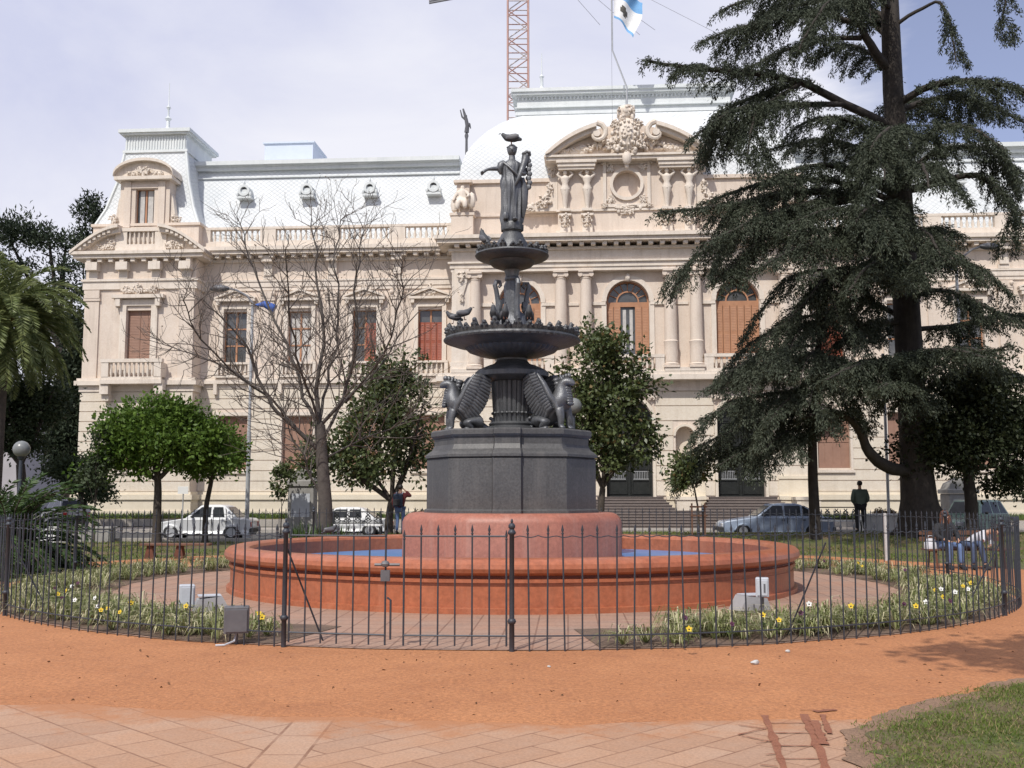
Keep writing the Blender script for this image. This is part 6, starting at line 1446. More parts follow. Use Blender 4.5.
# bare tree
def bare_tree():
    D = 33.0; base = Vector(gp(326, D)); t = thing('bare_tree', 'leafless grey-brown tree with fanning twigs left of the fountain', 'tree', base); mb = MB(); tw = MB()
    rnd = random.Random(5)
    def q(x, y, dd=0): return at(x, y, D + dd) - base
    tips = []
    tr = [q(326, 545), q(325, 500), q(322, 460), q(320, 425)]; tr[0].z = -.1; mb.tube(tr, [.30, .215, .19, .16], 12)
    main = [([(320, 430), (316, 390), (322, 344), (316, 268), (313, 218)], .17, 0), ([(321, 452), (292, 424), (269, 398), (251, 356), (231, 327), (205, 300)], .15, -1), ([(320, 430), (304, 398), (287, 344), (266, 306), (250, 255), (240, 225)], .13, 1), ([(321, 425), (342, 398), (354, 344), (356, 277), (362, 230)], .13, -.6), ([(322, 440), (348, 398), (375, 370), (419, 312)], .11, .8), ([(295, 426), (257, 388), (210, 360), (164, 345)], .09, 1.2), ([(320, 420), (330, 370), (338, 320), (335, 250), (345, 215)], .10, 2), ([(320, 425), (300, 370), (290, 310), (285, 250)], .09, -2), ([(346, 402), (385, 350), (400, 300), (402, 262)], .07, -1.6), ([(270, 398), (230, 370), (195, 330), (182, 300)], .07, -2), ([(322, 500), (308, 470), (300, 450), (284, 418)], .07, -.5), ([(322, 460), (360, 440), (400, 425), (430, 400)], .06, 1)]
    segs = []
    for px, r, dd in main:
        n = len(px); P = limb_tube(mb, [q(x, y, dd * (i / (n - 1)) ** 1.0 * 1.6) for i, (x, y) in enumerate(px)], r * .52, .015, 7, .16); segs.append((P, r))
    def twig(p, d, l, r, depth):
        n = 4; pts = [p]; c = p.copy(); dd = d.copy()
        for i in range(n):
            dd = (dd + Vector((rnd.gauss(0, .16), rnd.gauss(0, .16), rnd.gauss(.05, .12)))).normalized(); c = c + dd * (l / n); pts.append(c.copy())
        tw.tube(pts, [r + (max(r * .4, .005) - r) * i / n for i in range(n + 1)], 4 if depth > 1 else 5, cap=False)
        if depth < 3:
            for k in range(3 if depth < 2 else 2):
                i = rnd.randint(1, n); a = dd.cross(Vector((rnd.gauss(0, 1), rnd.gauss(0, 1), rnd.gauss(0, 1)))).normalized(); nd = (dd * .75 + a * .6 + Vector((0, 0, .12))).normalized(); twig(pts[i], nd, l * rnd.uniform(.45, .75), max(r * .55, .0055), depth + 1)
        else: tips.append(pts[-1])
    for P, r in segs:
        m = len(P)
        for i in range(3, m):
            for _t in range(rnd.choice((1, 2, 2))):
                d = (P[min(i + 1, m - 1)] - P[i - 1]).normalized(); a = d.cross(Vector((rnd.gauss(0, 1), rnd.gauss(0, 1), rnd.gauss(0, 1)))).normalized(); f = i / m
                twig(P[i], (d * .62 + a * .75 + Vector((0, 0, .15))).normalized(), (2.1 - 1.0 * f) * rnd.uniform(.6, 1.15), .022 * (1.2 - .6 * f), 1)
    mb.build('trunk', MT['bark_grey'], t, smooth=70); tw.build('branches', MT['twig'], t, smooth=70)
    T = np.array([tuple(p) for p in tips]); T = T[rng.uniform(0, 1, len(T)) < .12]; n = len(T) * 2; P = np.repeat(T, 2, 0) + rng.normal(size=(n, 3)) * .06; obj('crown', quads_mesh('crown', leaf_quads(P, rng.normal(size=(n, 3)), .06, .025), MT['sparse_leaf']), t)
bare_tree()
def tuft(x, y, D, label, h, n, mat='leaf_shrub'):
    X = gx(x, D); b = Vector((X, D, gz(X, D))); P = rng.normal(size=(n, 3)) * np.array([.18, .15, 0]); d = unit(rng.normal(size=(n, 3)) * np.array([.35, .35, 0]) + np.array([0, 0, 1])); me = quads_mesh('plant', leaf_quads(P, d, rng.uniform(.5, 1, n) * h, .035, .03), MT[mat]); tag(obj('plant', me, None, b), label, 'plant')
tuft(305, 530, 32, 'sword-leaved green clump at the left foot of the bare tree', 1.1, 70); tuft(340, 530, 32, 'sword-leaved green clump at the right foot of the bare tree', 1.0, 60); tuft(322, 530, 31.5, 'sword-leaved green clump directly in front of the bare trunk', 1.05, 50)

# palm
def palm():
    D = 46; cpt = at(2, 322, D); base = Vector((cpt.x - .1, D, 0)); t = thing('palm_tree', 'date palm with arching feathery fronds at the left edge', 'palm', base); c = cpt - base
    mb = MB(); P = limb_tube(mb, [(0, 0, -.1), (.05, 0, c.z * .5), (c.x, 0, c.z - .2)], .42, .34, 12); mb.build('trunk', MT['bark'], t, smooth=70)
    rnd = random.Random(3); Q = []; Dd = []; Ls = []; mb = MB()
    for k in range(125):
        az = rnd.uniform(0, 2 * pi); el = rnd.choice([rnd.uniform(.2, 1.4), rnd.uniform(-.9, .5), rnd.uniform(-.2, 1.1)]); l = rnd.uniform(3.2, 4.1) * (.9 if el < -.3 else 1); d = Vector((cos(az) * cos(el), sin(az) * cos(el), sin(el))); p = c + d * .25; n = 26; pts = [p.copy()]
        for i in range(n):
            f = i / n; d = (d + Vector((0, 0, -.052 - .05 * f))).normalized(); p = p + d * l / n; pts.append(p.copy()); side = d.cross(Vector((0, 0, 1))); side = side.normalized() if side.length > .05 else Vector((1, 0, 0)); up = side.cross(d)
            if i > 2:
                for s in (-1, 1):
                    for _ in range(4):
                        Q.append(tuple(p + d * rnd.uniform(0, l / n))); Dd.append(tuple(d * .75 + side * s * .8 + up * rnd.uniform(-.1, .35) + Vector((0, 0, -.15)))); Ls.append(.55 * (sin(pi * min(1, .12 + f * .9)) ** .6 + .1))
        mb.tube(pts[::3], [.035 - .003 * i for i in range(len(pts[::3]))], 4)
    mb.build('fronds', MT['leaf_palm'], t); V = leaf_quads(np.array(Q), np.array(Dd), np.array(Ls), .026, .03); obj('crown', quads_mesh('crown', V, MT['leaf_palm']), t)
    n = 500; P = np.array(c)[None] + rng.normal(size=(n, 3)) * np.array([.4, .4, .35]); d = rng.normal(size=(n, 3)); d[:, 2] -= .5; obj('fruit_stalks', quads_mesh('fruit_stalks', leaf_quads(P, d, .5, .02), MT['leaf_palm_dry']), t)
palm()
# far left trees
broad_tree('pine_tree', 'tall dark umbrella pine behind the palm', (gx(70, 72), 72, 0), [BL(28, 232, 72, 32, 14), BL(50, 245, 72, 34, 14), BL(8, 240, 72, 28, 16), BL(70, 268, 72, 26, 12), BL(85, 300, 72, 22, 12), BL(55, 290, 72, 26, 12), BL(20, 270, 72, 30, 12), BL(75, 330, 72, 24, 14), BL(50, 330, 72, 24, 14)], .45, 'leaf_pine', 210, 30, .36, .06, 9, .55, 'bark_dark', fork_h=12, low=-.3, droop=-.2)
broad_tree('pine_tree', 'thin ragged conifer top against the palace corner', (gx(92, 75), 75, 0), [BL(90, 205, 75, 10, 10), BL(96, 218, 75, 9, 14), BL(86, 240, 75, 12, 12), BL(98, 250, 75, 8, 10), BL(80, 215, 75, 8, 5)], .2, 'leaf_pine', 80, 24, .34, .06, 6, .45, 'bark_dark', fork_h=13)
broad_tree('cypress_tree', 'black-green cypress column left of the palace corner', (gx(68, 60), 60, 0), [BL(66, 400, 60, 16, 70), BL(72, 445, 60, 16, 40), BL(60, 440, 60, 16, 40), BL(75, 370, 60, 10, 60)], .2, 'leaf_pine', 420, 30, .32, .06, 5, .45, 'bark_dark', fork_h=2)
broad_tree('dark_tree', 'dull green broad tree beneath the palm fronds', (gx(25, 50), 50, 0), [BL(20, 410, 50, 36, 30), BL(45, 400, 50, 24, 24), BL(0, 430, 50, 30, 28), BL(30, 440, 50, 20, 14)], .25, 'leaf_dark', 420, 26, .22, .06, 6, .5, fork_h=3.2)
broad_tree('dark_tree', 'low dark tree behind the sapling at the left', (gx(88, 50), 50, 0), [BL(85, 480, 50, 22, 16), BL(66, 470, 50, 18, 14), BL(95, 490, 50, 16, 12)], .12, 'leaf_dark', 200, 26, .18, .05, 5, .4, fork_h=1)
def feather_shrub():
    D = 23; b = Vector((gx(8, D), D, 0)); t = thing('feathery_shrub', 'big arching feathery green shrub outside the railing at the left edge', 'shrub', b); rnd = random.Random(8); Q = []; Dd = []; Ls = []; mb = MB()
    for k in range(230):
        az = rnd.uniform(0, 2 * pi); el = rnd.uniform(.3, 1.45); l = rnd.uniform(1.7, 2.6); d = Vector((cos(az) * cos(el), sin(az) * cos(el), sin(el))); p = Vector((rnd.gauss(0, .15), rnd.gauss(0, .15), .2)); n = 26; pts = [p.copy()]
        for i in range(n):
            d = (d + Vector((0, 0, -.075))).normalized(); p = p + d * l / n; p.z = max(p.z, .1); pts.append(p.copy()); side = d.cross(Vector((0, 0, 1))); side = side.normalized() if side.length > .05 else Vector((1, 0, 0))
            for s in (-1, 1):
                for _ in range(2): Q.append(tuple(p + d * rnd.uniform(0, l / n))); Dd.append(tuple(d * .8 + side * s * .7 + Vector((0, 0, rnd.uniform(-.4, .1))))); Ls.append(.2)
        mb.tube(pts[::3], .012, 4)
    mb.build('stems', MT['bark'], t); obj('crown', quads_mesh('crown', leaf_quads(np.array(Q), np.array(Dd), np.array(Ls), .022, .03), MT['leaf_shrub']), t)
feather_shrub()
def bush(x, y, D, rx, rz, label, mat, n=260, bz=None):
    X = gx(x, D); z0 = gz(X, D) if bz is None else bz; b = Vector((X, D, z0)); k = D / FPX; t = thing('bush', label, 'bush', b); bl = [(0, 0, rz * k * .9, rx * k, rx * k * .9, rz * k)]
    C = blob_points(bl, n, .25, -.8); V = clump_leaves(C, .12, 22, .09, .03, np.array([0, 0, .3])); obj('crown', quads_mesh('crown', V, MT[mat]), t); mb = MB()
    for i in range(6): a = i; mb.tube([(0, 0, 0), (rx * k * .5 * cos(a), rx * k * .5 * sin(a), rz * k)], [.03, .01], 5)
    mb.build('stems', MT['bark'], t)
bush(232, 511, 50.5, 14, 8, 'brown clipped round bush across the street behind the white car', 'leaf_bush', bz=.14); bush(421, 514, 50.5, 9, 8, 'brown clipped bush behind the youth with the backpack', 'leaf_bush', bz=.14); bush(882, 514, 50.5, 13, 9, 'reddish clipped bush between the standing man and the cedar', 'leaf_bush', bz=.14); bush(897, 516, 42.5, 8, 8, 'small fresh green bush at the left foot of the cedar trunk', 'leaf_shrub', 160)

# ================================================================ VEHICLES
def car(label, loc, rz, paint, L=4.2, H=1.38, Wd=1.62, kind='sedan', name='parked_car', cat='car', group='cars parked along the street'):
    t = thing(name, label, cat, loc, rz, group); w = Wd / 2; hl = L / 2; belt = H * .62; sill = .22
    # side profile, front at -x
    nose = -hl; tail = hl; k = L / 4.2
    if kind == 'sedan': cab0, r0, r1, cab1, deck = -.75 * k, -.10 * k, .95 * k, 1.55 * k, belt * .98
    elif kind == 'fastback': cab0, r0, r1, cab1, deck = -.85 * k, -.20 * k, .85 * k, 1.75 * k, belt * .98
    elif kind == 'boxy': cab0, r0, r1, cab1, deck = -.75 * k, -.35 * k, 1.45 * k, 1.90 * k, belt
    else: cab0, r0, r1, cab1, deck = -1.35 * k, -.85 * k, 1.9 * k, 2.02 * k, belt
    wr = .30; ax0, ax1 = nose + .75 * k, tail - .82 * k
    def arch(cx): return [(cx + (wr + .06) * cos(pi - pi * i / 8), sill + (wr + .10) * sin(pi * i / 8)) for i in range(9)]
    hood = belt * (.90 if kind != 'van' else .95)
    top = [(nose, sill + .12), (nose + .02, hood * .78), (nose + .12, hood * .88), (cab0, belt * .99), (cab1, belt), (tail - .12, deck), (tail - .01, deck * .9), (tail, sill + .14)]
    bot = [(tail - .08, sill)] + arch(ax1)[::-1] + arch(ax0)[::-1] + [(nose + .08, sill)]
    poly = top + bot
    def section(p, s, y): return [(x, s * y * (1 - .06 * max(0, (z - .5)) - (.05 if z < .4 else 0) - .10 * max(0, abs(x) / hl - .82) / .18), z) for x, z in p]
    mb = MB(); n = len(poly); A = section(poly, -1, w); C = section(poly, 1, w)
    bm = bmesh.new(); va = [bm.verts.new(v) for v in A]; vc = [bm.verts.new(v) for v in C]
    f1 = bm.faces.new(va); f2 = bm.faces.new(vc[::-1])
    for i in range(n): bm.faces.new((va[(i + 1) % n], va[i], vc[i], vc[(i + 1) % n]))
    bmesh.ops.triangulate(bm, faces=[f1, f2]); bmesh.ops.recalc_face_normals(bm, faces=bm.faces[:])
    me = bpy.data.meshes.new('body'); bm.to_mesh(me); bm.free(); me.materials.append(paint); me.polygons.foreach_set('use_smooth', [True] * len(me.polygons)); me.set_sharp_from_angle(angle=R(28))
    body = obj('body', me, t); bv = body.modifiers.new('b', 'BEVEL'); bv.width = .035; bv.segments = 2; bv.limit_method = 'ANGLE'; bv.angle_limit = R(40)
    cab = [(cab0, belt * .985), (r0, H - .03), (r0 + .2, H), (r1 - .2, H), (r1, H - .04), (cab1, belt * .985)]
    def tw(z): return w * .95 - (z - belt) / (H - belt) * .17 * Wd / 1.6
    mb = MB(); m = len(cab); va = [(x, -tw(z), z) for x, z in cab]; vb = [(x, tw(z), z) for x, z in cab]; mb.add(va + vb, [tuple(range(m))[::-1], tuple(range(m, 2 * m))] + [(i, (i + 1) % m, (i + 1) % m + m, i + m) for i in range(m)]); rf = mb.build('roof', paint, t, smooth=28); bv = rf.modifiers.new('b', 'BEVEL'); bv.width = .03; bv.segments = 2; bv.limit_method = 'ANGLE'; bv.angle_limit = R(30)
    zb, zt = belt + .04, H - .09
    def xf_(z): return cab0 + (r0 - cab0) * (z - belt) / (H - belt)
    def xr_(z): return cab1 + (r1 - cab1) * (z - belt) / (H - belt)
    mid = (r0 + r1) / 2
    cuts = [(lambda z: xf_(z) + .14, lambda z: mid - .05), (lambda z: mid + .04, lambda z: min(xr_(z) - .16, r1 + .02))]
    if kind in ('boxy', 'fastback'): cuts = [(lambda z: xf_(z) + .12, lambda z: mid - .18), (lambda z: mid - .10, lambda z: mid + .5 * k), (lambda z: mid + .58 * k, lambda z: xr_(z) - .14)]
    for s in (-1, 1):
        for fa, fb in cuts:
            mb = MB(); vs = [(fa(zb), s * (tw(zb) + .006), zb), (fb(zb), s * (tw(zb) + .006), zb), (fb(zt), s * (tw(zt) + .006), zt), (fa(zt), s * (tw(zt) + .006), zt)]; mb.add(vs, [(0, 1, 2, 3)]); mb.build('side_window', MT['car_glass'], t, smooth=0)
    for nm, fx, o in (('windscreen', xf_, -1), ('rear_window', xr_, 1)):
        mb = MB(); mb.add([(fx(zb) + o * .012, -tw(zb) + .08, zb + .01), (fx(zb) + o * .012, tw(zb) - .08, zb + .01), (fx(zt) + o * .012, tw(zt) - .08, zt), (fx(zt) + o * .012, -tw(zt) + .08, zt)], [(0, 1, 2, 3)]); mb.build(nm, MT['car_glass'], t, smooth=0)
    for ax in (ax0, ax1):
        for s in (-1, 1):
            mb = MB(); mb.lathe([(.16, -.085), (wr - .03, -.09), (wr, -.06), (wr, .06), (wr - .03, .09), (.16, .085)], 20); M_ = Matrix.Translation((ax, s * (w - .11), wr)) @ Matrix.Rotation(R(90), 4, 'X'); mb.v = [tuple(M_ @ Vector(v)) for v in mb.v]; wh = mb.build('wheel', MT['rubber'], t, smooth=50)
            mb = MB(); mb.lathe([(.05, .094), (.12, .088), (.175, .096), (.18, .07)], 16); M2 = Matrix.Translation((ax, s * (w - .11), wr)) @ Matrix.Rotation(R(90 if s < 0 else -90), 4, 'X'); mb.v = [tuple(M2 @ Vector(v)) for v in mb.v]; mb.build('rim', MT['galv'], wh, smooth=50)
    for s in (-1, 1):
        mb = MB(); mb.bev(nose - .03, nose + .1, s * (w - .32) - .15, s * (w - .32) + .15, hood * .6, hood * .78, .02); mb.build('headlight', MT['clear_lamp'], t); mb = MB(); mb.bev(tail - .08, tail + .012, s * (w - .25) - .13, s * (w - .25) + .13, deck * .62, deck * .85, .02); mb.build('tail_light', MT['red_lamp'], t)
        mb = MB(); mb.box(mid - .02, mid + .015, s * w * .985 - .004, s * w * .985 + .004, sill + .1, belt - .02); mb.bev(mid + .55 * k, mid + .68 * k, s * w * .99 - .012, s * w * .99 + .012, belt - .15, belt - .11, .006); mb.bev(mid - .25, mid - .12, s * w * .99 - .012, s * w * .99 + .012, belt - .15, belt - .11, .006); mb.build('door_handle', MT['plastic'], t, smooth=0)
        mb = MB(); mb.ball((cab0 + .32, s * (w + .06), belt + .06), (.05, .09, .06), 8); mb.build('mirror', MT['plastic'], t)
    for x0, nm in ((nose - .07, 'front_bumper'), (tail - .05, 'rear_bumper')):
        mb = MB(); mb.bev(x0, x0 + .12, -w * .9, w * .9, sill + .08, sill + .24, .03); mb.build(nm, MT['plastic'], t)
    mb = MB(); mb.box(nose + .1, tail - .1, -w * .8, w * .8, sill - .05, sill + .28); mb.build('underbody', MT['plastic'], t, smooth=0)
    return t
car('white older saloon car parked by the bright round tree', (gx(210, 41.8), 41.8, 0), 0, MT['car_white'], 3.75, 1.36, 1.6, 'sedan'); car('blue-grey fastback car parked before the entrance steps', (gx(772, 43.5), 43.5, 0), 0, MT['car_blue'], 4.5, 1.40, 1.68, 'fastback')
car('white car parked behind the bare tree, nose to the left', (gx(342, 44.5), 44.5, 0), 0, MT['car_white'], 4.3, 1.24, 1.6, 'sedan'); car('dark green boxy old hatchback seen at an angle behind the cedar', (gx(968, 43.5), 43.5, 0), R(38), MT['car_green'], 3.7, 1.55, 1.55, 'boxy')
def trough(x, D, w, h, mat, label):
    t = thing('stone_trough', label, 'trough', (gx(x, D), D, gz(gx(x, D), D))); mb = MB(); mb.bev(-w, w, -.3, .3, .0, h, .03); mb.build('block', MT[mat], t, smooth=0); mb = MB(); mb.bev(-w - .05, w + .05, -.34, .34, h + .001, h + .07, .02); mb.build('rim', MT[mat], t, smooth=0)
trough(51, 39.3, .45, .55, 'white_paint', 'short white block at the street edge left of the grey trough'); trough(90, 39.3, 1.0, .5, 'grey_stone', 'long grey stone trough at the street edge behind the left railing')
car('silver hatchback seen from behind across the street at the left', (gx(68, 54), 54, .14), R(-50), MT['car_silver'], 3.7, 1.42, 1.58, 'boxy')

# ================================================================ PEOPLE AND FURNITURE
def fingers(vs, es, rd, wrist_i, d, side):
    """palm, four fingers and a thumb continuing from the wrist along d"""
    w = Vector(vs[wrist_i]); d = Vector(d).normalized(); s = Vector(side).normalized(); vs.append(tuple(w + d * .06)); pi_ = len(vs) - 1; es.append((wrist_i, pi_)); rd.append((.034, .018))
    for k, l in enumerate((.055, .068, .062, .048)):
        b = w + d * .10 + s * (.022 * (1.5 - k)); vs.append(tuple(b)); es.append((pi_, len(vs) - 1)); rd.append(.010); vs.append(tuple(b + d * l + s.cross(d) * .012)); es.append((len(vs) - 2, len(vs) - 1)); rd.append(.008)
    vs.append(tuple(w + d * .04 + s * .05)); es.append((wrist_i, len(vs) - 1)); rd.append(.011); vs.append(tuple(w + d * .08 + s * .06)); es.append((len(vs) - 2, len(vs) - 1)); rd.append(.009)

def person(label, loc, rz, J, mats, hair='short', extras=None):
    """J: joints in metres, facing -y. mats: top, legs, hair"""
    t = thing('person', label, 'person', loc, rz)
    n = ['pelvis', 'waist', 'chest', 'neck', 'head', 'crown', 'sl', 'el', 'wl', 'sr', 'er', 'wr', 'hl', 'kl', 'al', 'tl', 'hr', 'kr', 'ar', 'tr']
    vs = [J[k] for k in n]; ix = {k: i for i, k in enumerate(n)}; rd = [(.13, .10), (.115, .09), (.13, .10), .052, (.075, .092), (.062, .075), .05, .038, .028, .05, .038, .028, .078, .052, .036, .032, .078, .052, .036, .032]
    E = lambda a, b_: (ix[a], ix[b_]); es = [E('pelvis', 'waist'), E('waist', 'chest'), E('chest', 'neck'), E('neck', 'head'), E('head', 'crown'), E('chest', 'sl'), E('sl', 'el'), E('el', 'wl'), E('chest', 'sr'), E('sr', 'er'), E('er', 'wr'), E('pelvis', 'hl'), E('hl', 'kl'), E('kl', 'al'), E('al', 'tl'), E('pelvis', 'hr'), E('hr', 'kr'), E('kr', 'ar'), E('ar', 'tr')]
    vs = list(vs); rd = list(rd)
    for a, b_, s in (('el', 'wl', 1), ('er', 'wr', -1)): fingers(vs, es, rd, ix[b_], Vector(J[b_]) - Vector(J[a]), (0, -1, 0) if abs((Vector(J[b_]) - Vector(J[a])).y) < .2 else (s, 0, 0))
    body = obj('body', skin_mesh('body', vs, es, rd, MT['skin'], 1), t)
    h = Vector(J['head']); fw = (Vector(J['nose']) - h).normalized(); sd = fw.cross(Vector((0, 0, 1))).normalized()
    mb = MB(); mb.tube([h + fw * .08 + Vector((0, 0, .02)), h + fw * .115 - Vector((0, 0, .02)), h + fw * .095 - Vector((0, 0, .025))], [.01, .016, .012], 6)
    for s in (-1, 1): mb.ball(h + fw * .085 + sd * s * .033 + Vector((0, 0, .015)), (.012, .012, .008), 6); mb.ball(h + sd * s * .085, (.012, .02, .032), 6)
    mb.tube([h + fw * .093 + sd * .025 - Vector((0, 0, .055)), h + fw * .093 - sd * .025 - Vector((0, 0, .055))], .007, 5); mb.build('face', MT['skin'], t)
    kw = J.get('wide', 1.0)
    def cloth(nm, keys, edges, radii, mat):
        radii = [tuple(v * kw for v in r) if hasattr(r, '__len__') else r * kw for r in radii]
        i2 = {k: i for i, k in enumerate(keys)}; obj(nm, skin_mesh(nm, [J[k] for k in keys], [(i2[a], i2[b_]) for a, b_ in edges], radii, MT[mat], 1), t)
    J = dict(J); J['collar'] = tuple(Vector(J['chest']).lerp(Vector(J['neck']), .75)); J['cl'] = tuple(Vector(J['el']).lerp(Vector(J['wl']), .85)); J['cr'] = tuple(Vector(J['er']).lerp(Vector(J['wr']), .85)); J['hem'] = tuple(Vector(J['pelvis']).lerp(Vector(J['waist']), -.25))
    cloth('jacket', ['waist', 'hem', 'chest', 'collar', 'sl', 'el', 'cl', 'sr', 'er', 'cr'], [('waist', 'hem'), ('waist', 'chest'), ('chest', 'collar'), ('chest', 'sl'), ('sl', 'el'), ('el', 'cl'), ('chest', 'sr'), ('sr', 'er'), ('er', 'cr')], [(.165, .13), (.17, .14), (.175, .135), (.085, .08), .085, .066, .05, .085, .066, .05], mats[0])
    J['fl'] = tuple(Vector(J['kl']).lerp(Vector(J['al']), .92)); J['fr'] = tuple(Vector(J['kr']).lerp(Vector(J['ar']), .92))
    cloth('trousers', ['pelvis', 'hl', 'kl', 'fl', 'hr', 'kr', 'fr'], [('pelvis', 'hl'), ('hl', 'kl'), ('kl', 'fl'), ('pelvis', 'hr'), ('hr', 'kr'), ('kr', 'fr')], [(.15, .12), .105, .075, .06, .105, .075, .06], mats[1])
    for a, b_ in (('al', 'tl'), ('ar', 'tr')):
        mb = MB(); p, q = Vector(J[a]), Vector(J[b_]); dd = (q - p).normalized(); mb.tube([p - dd * .06, p, q, q + dd * .05], [.042, .056, .048, .03], 8); mb.build('shoe', MT['cloth_black'], t)
    mb = MB(); up = (Vector(J['crown']) - h).normalized(); c = h + up * .05 - fw * .022; mb.ball(c, (.098, .108, .10), 14)
    if hair == 'long': mb.tube([h - fw * .07 + up * .05, h - fw * .10 - Vector((0, 0, .1)), Vector(J['neck']) - fw * .07 - Vector((0, 0, .1)), Vector(J['chest']) - fw * .12], [.08, .085, .08, .04], 10)
    if hair == 'long':
        for s in (-1, 1): mb.tube([h + sd * s * .09 + up * .03, h + sd * s * .1 - Vector((0, 0, .12)), h + sd * s * .09 + fw * .03 - Vector((0, 0, .28))], [.04, .045, .025], 8)
    mb.build('hair', MT[mats[2]], t, smooth=80)
    return t, J

def standing(h=1.0, turn=0):
    J = dict(pelvis=(0, 0, .95), waist=(0, 0, 1.12), chest=(0, .0, 1.35), neck=(0, 0, 1.52), head=(0, -.01, 1.64), crown=(0, 0, 1.73), nose=(0, -.12, 1.63), sl=(.20, 0, 1.42), el=(.27, .03, 1.13), wl=(.24, -.08, .90), sr=(-.20, 0, 1.42), er=(-.27, .03, 1.13), wr=(-.24, -.08, .90), hl=(.10, 0, .90), kl=(.115, -.02, .49), al=(.12, .02, .08), tl=(.14, -.13, .04), hr=(-.10, 0, .90), kr=(-.115, -.01, .49), ar=(-.12, .03, .08), tr=(-.14, -.12, .04))
    return {k: tuple(Vector(v) * h) for k, v in J.items()}
J = standing(1.07); J['wl'] = (.16, -.20, 1.06); J['wr'] = (-.16, -.20, 1.06); J['el'] = (.29, .03, 1.20); J['er'] = (-.29, .03, 1.20); J['hair_k'] = 1; J['wide'] = 1.2
person('man in a dark green jacket standing with his back to the fountain', (gx(858, 38.6), 38.6, gz(12.7, 38.6)), R(178), J, ('jacket_green', 'trouser_dark', 'hair_dark'))
J = standing(1.0); J['wr'] = (-.13, -.09, 1.58); J['er'] = (-.36, -.14, 1.36)
X = gx(401, 38); t, JJ = person('youth in maroon sleeves with a dark blue backpack, one hand raised to the head', (X, 38, gz(X, 38) + .0), R(165), J, ('cloth_maroon', 'denim', 'hair_dark'))
pk = thing('backpack', 'dark blue backpack on the back of the youth left of the fountain', 'backpack', t.matrix_basis @ Vector((0, .17, 1.0)), R(165))
mb = MB(); mb.bev(-.17, .17, -.02, .17, 0, .46, .05); mb.build('bag', MT['pack_blue'], pk, smooth=40); mb = MB(); mb.bev(-.13, .13, .172, .24, .04, .26, .03); mb.build('pocket', MT['cloth_black'], pk, smooth=40); mb = MB()
for s in (-1, 1): mb.tube([(s * .11, 0, .42), (s * .12, -.12, .5), (s * .13, -.28, .44), (s * .13, -.30, .25), (s * .12, -.12, .05), (s * .11, 0, .05)], .022, 6)
mb.build('strap', MT['light_box'], pk)
# seated pair on a bench at the right
D = 24.9; X = gx(955, D)
t = thing('park_bench', 'low slatted park bench with rusty legs under the seated pair', 'bench', (X + .25, D + .2, .007))
mb = MB()
for k in range(4): mb.bev(-1.0, 1.0, -.24 + k * .125, -.14 + k * .125, .42, .46, .008)
mb.build('seat', MT['wood'], t, smooth=0); mb = MB()
for k in range(2): mb.bev(-1.0, 1.0, .28, .32, .62 + k * .15, .72 + k * .15, .008)
mb.build('backrest', MT['wood'], t, smooth=0)
for s in (-.8, .8): mb = MB(); mb.tube([(s, -.22, 0), (s, -.18, .40), (s, .24, .40), (s, .30, .86)], .025, 6); mb.tube([(s, .24, .40), (s, .32, 0)], .025, 6); mb.build('leg', MT['rust'], t)
def seated(lean=0, side=0):
    return dict(pelvis=(0, .0, .55), waist=(side * .3, -.02 - lean * .25, .72), chest=(side * .7, -.05 - lean * .7, .93), neck=(side, -.07 - lean, 1.10), head=(side, -.09 - lean * 1.1, 1.22), crown=(side, -.08 - lean * 1.1, 1.31), nose=(side, -.22 - lean * 1.2, 1.20), sl=(side * .7 + .19, -.05 - lean * .8, 1.0), el=(side * .7 + .27, -.16 - lean, .76), wl=(.14, -.38 - lean, .68), sr=(side * .7 - .19, -.05 - lean * .8, 1.0), er=(side * .7 - .27, -.16 - lean, .76), wr=(-.14, -.38 - lean, .68), hl=(.10, -.06, .54), kl=(.13, -.50, .56), al=(.13, -.52, .09), tl=(.14, -.66, .045), hr=(-.10, -.06, .54), kr=(-.13, -.50, .56), ar=(-.13, -.46, .09), tr=(-.15, -.60, .045))
J = seated(0, .02); person('woman with long reddish hair seated on the bench in pale top and blue jeans', (gx(941, D) , D + .12, .0), R(8), J, ('cloth_black', 'denim', 'hair_red'), 'long')
J = seated(.42, .22); J['kl'] = (.05, -.48, .62); J['neck'] = (.36, -.30, .86); J['head'] = (.46, -.38, .92); J['crown'] = (.53, -.40, .98); J['nose'] = (.50, -.50, .86); J['chest'] = (.27, -.18, .80); J['waist'] = (.12, -.06, .68); J['sl'] = (.42, -.1, .85); J['sr'] = (.2, -.32, .84); J['el'] = (.48, -.22, .60); J['er'] = (.15, -.42, .66); J['wl'] = (.32, -.42, .56); J['wr'] = (.10, -.50, .68)
person('person in a white shirt and dark jeans bending sideways over the bench end', (gx(965, D), D + .12, .0), R(5), J, ('cloth_white', 'denim_dark', 'hair_dark'))
mb = MB(); mb.bev(-.16, .16, -.10, .10, 0, .30, .06); mb.bev(-.12, .13, -.08, .08, .301, .40, .05); mb.tube([(-.08, 0, .39), (-.05, 0, .50), (.05, 0, .50), (.08, 0, .39)], .015, 5); o = mb.build('bag', MT['cloth_white'], None, (gx(928, D), D + .1, .46), 80); o.scale = (.9, .9, .62); tag(o, 'crumpled white cloth bag on the bench end left of the woman', 'bag')

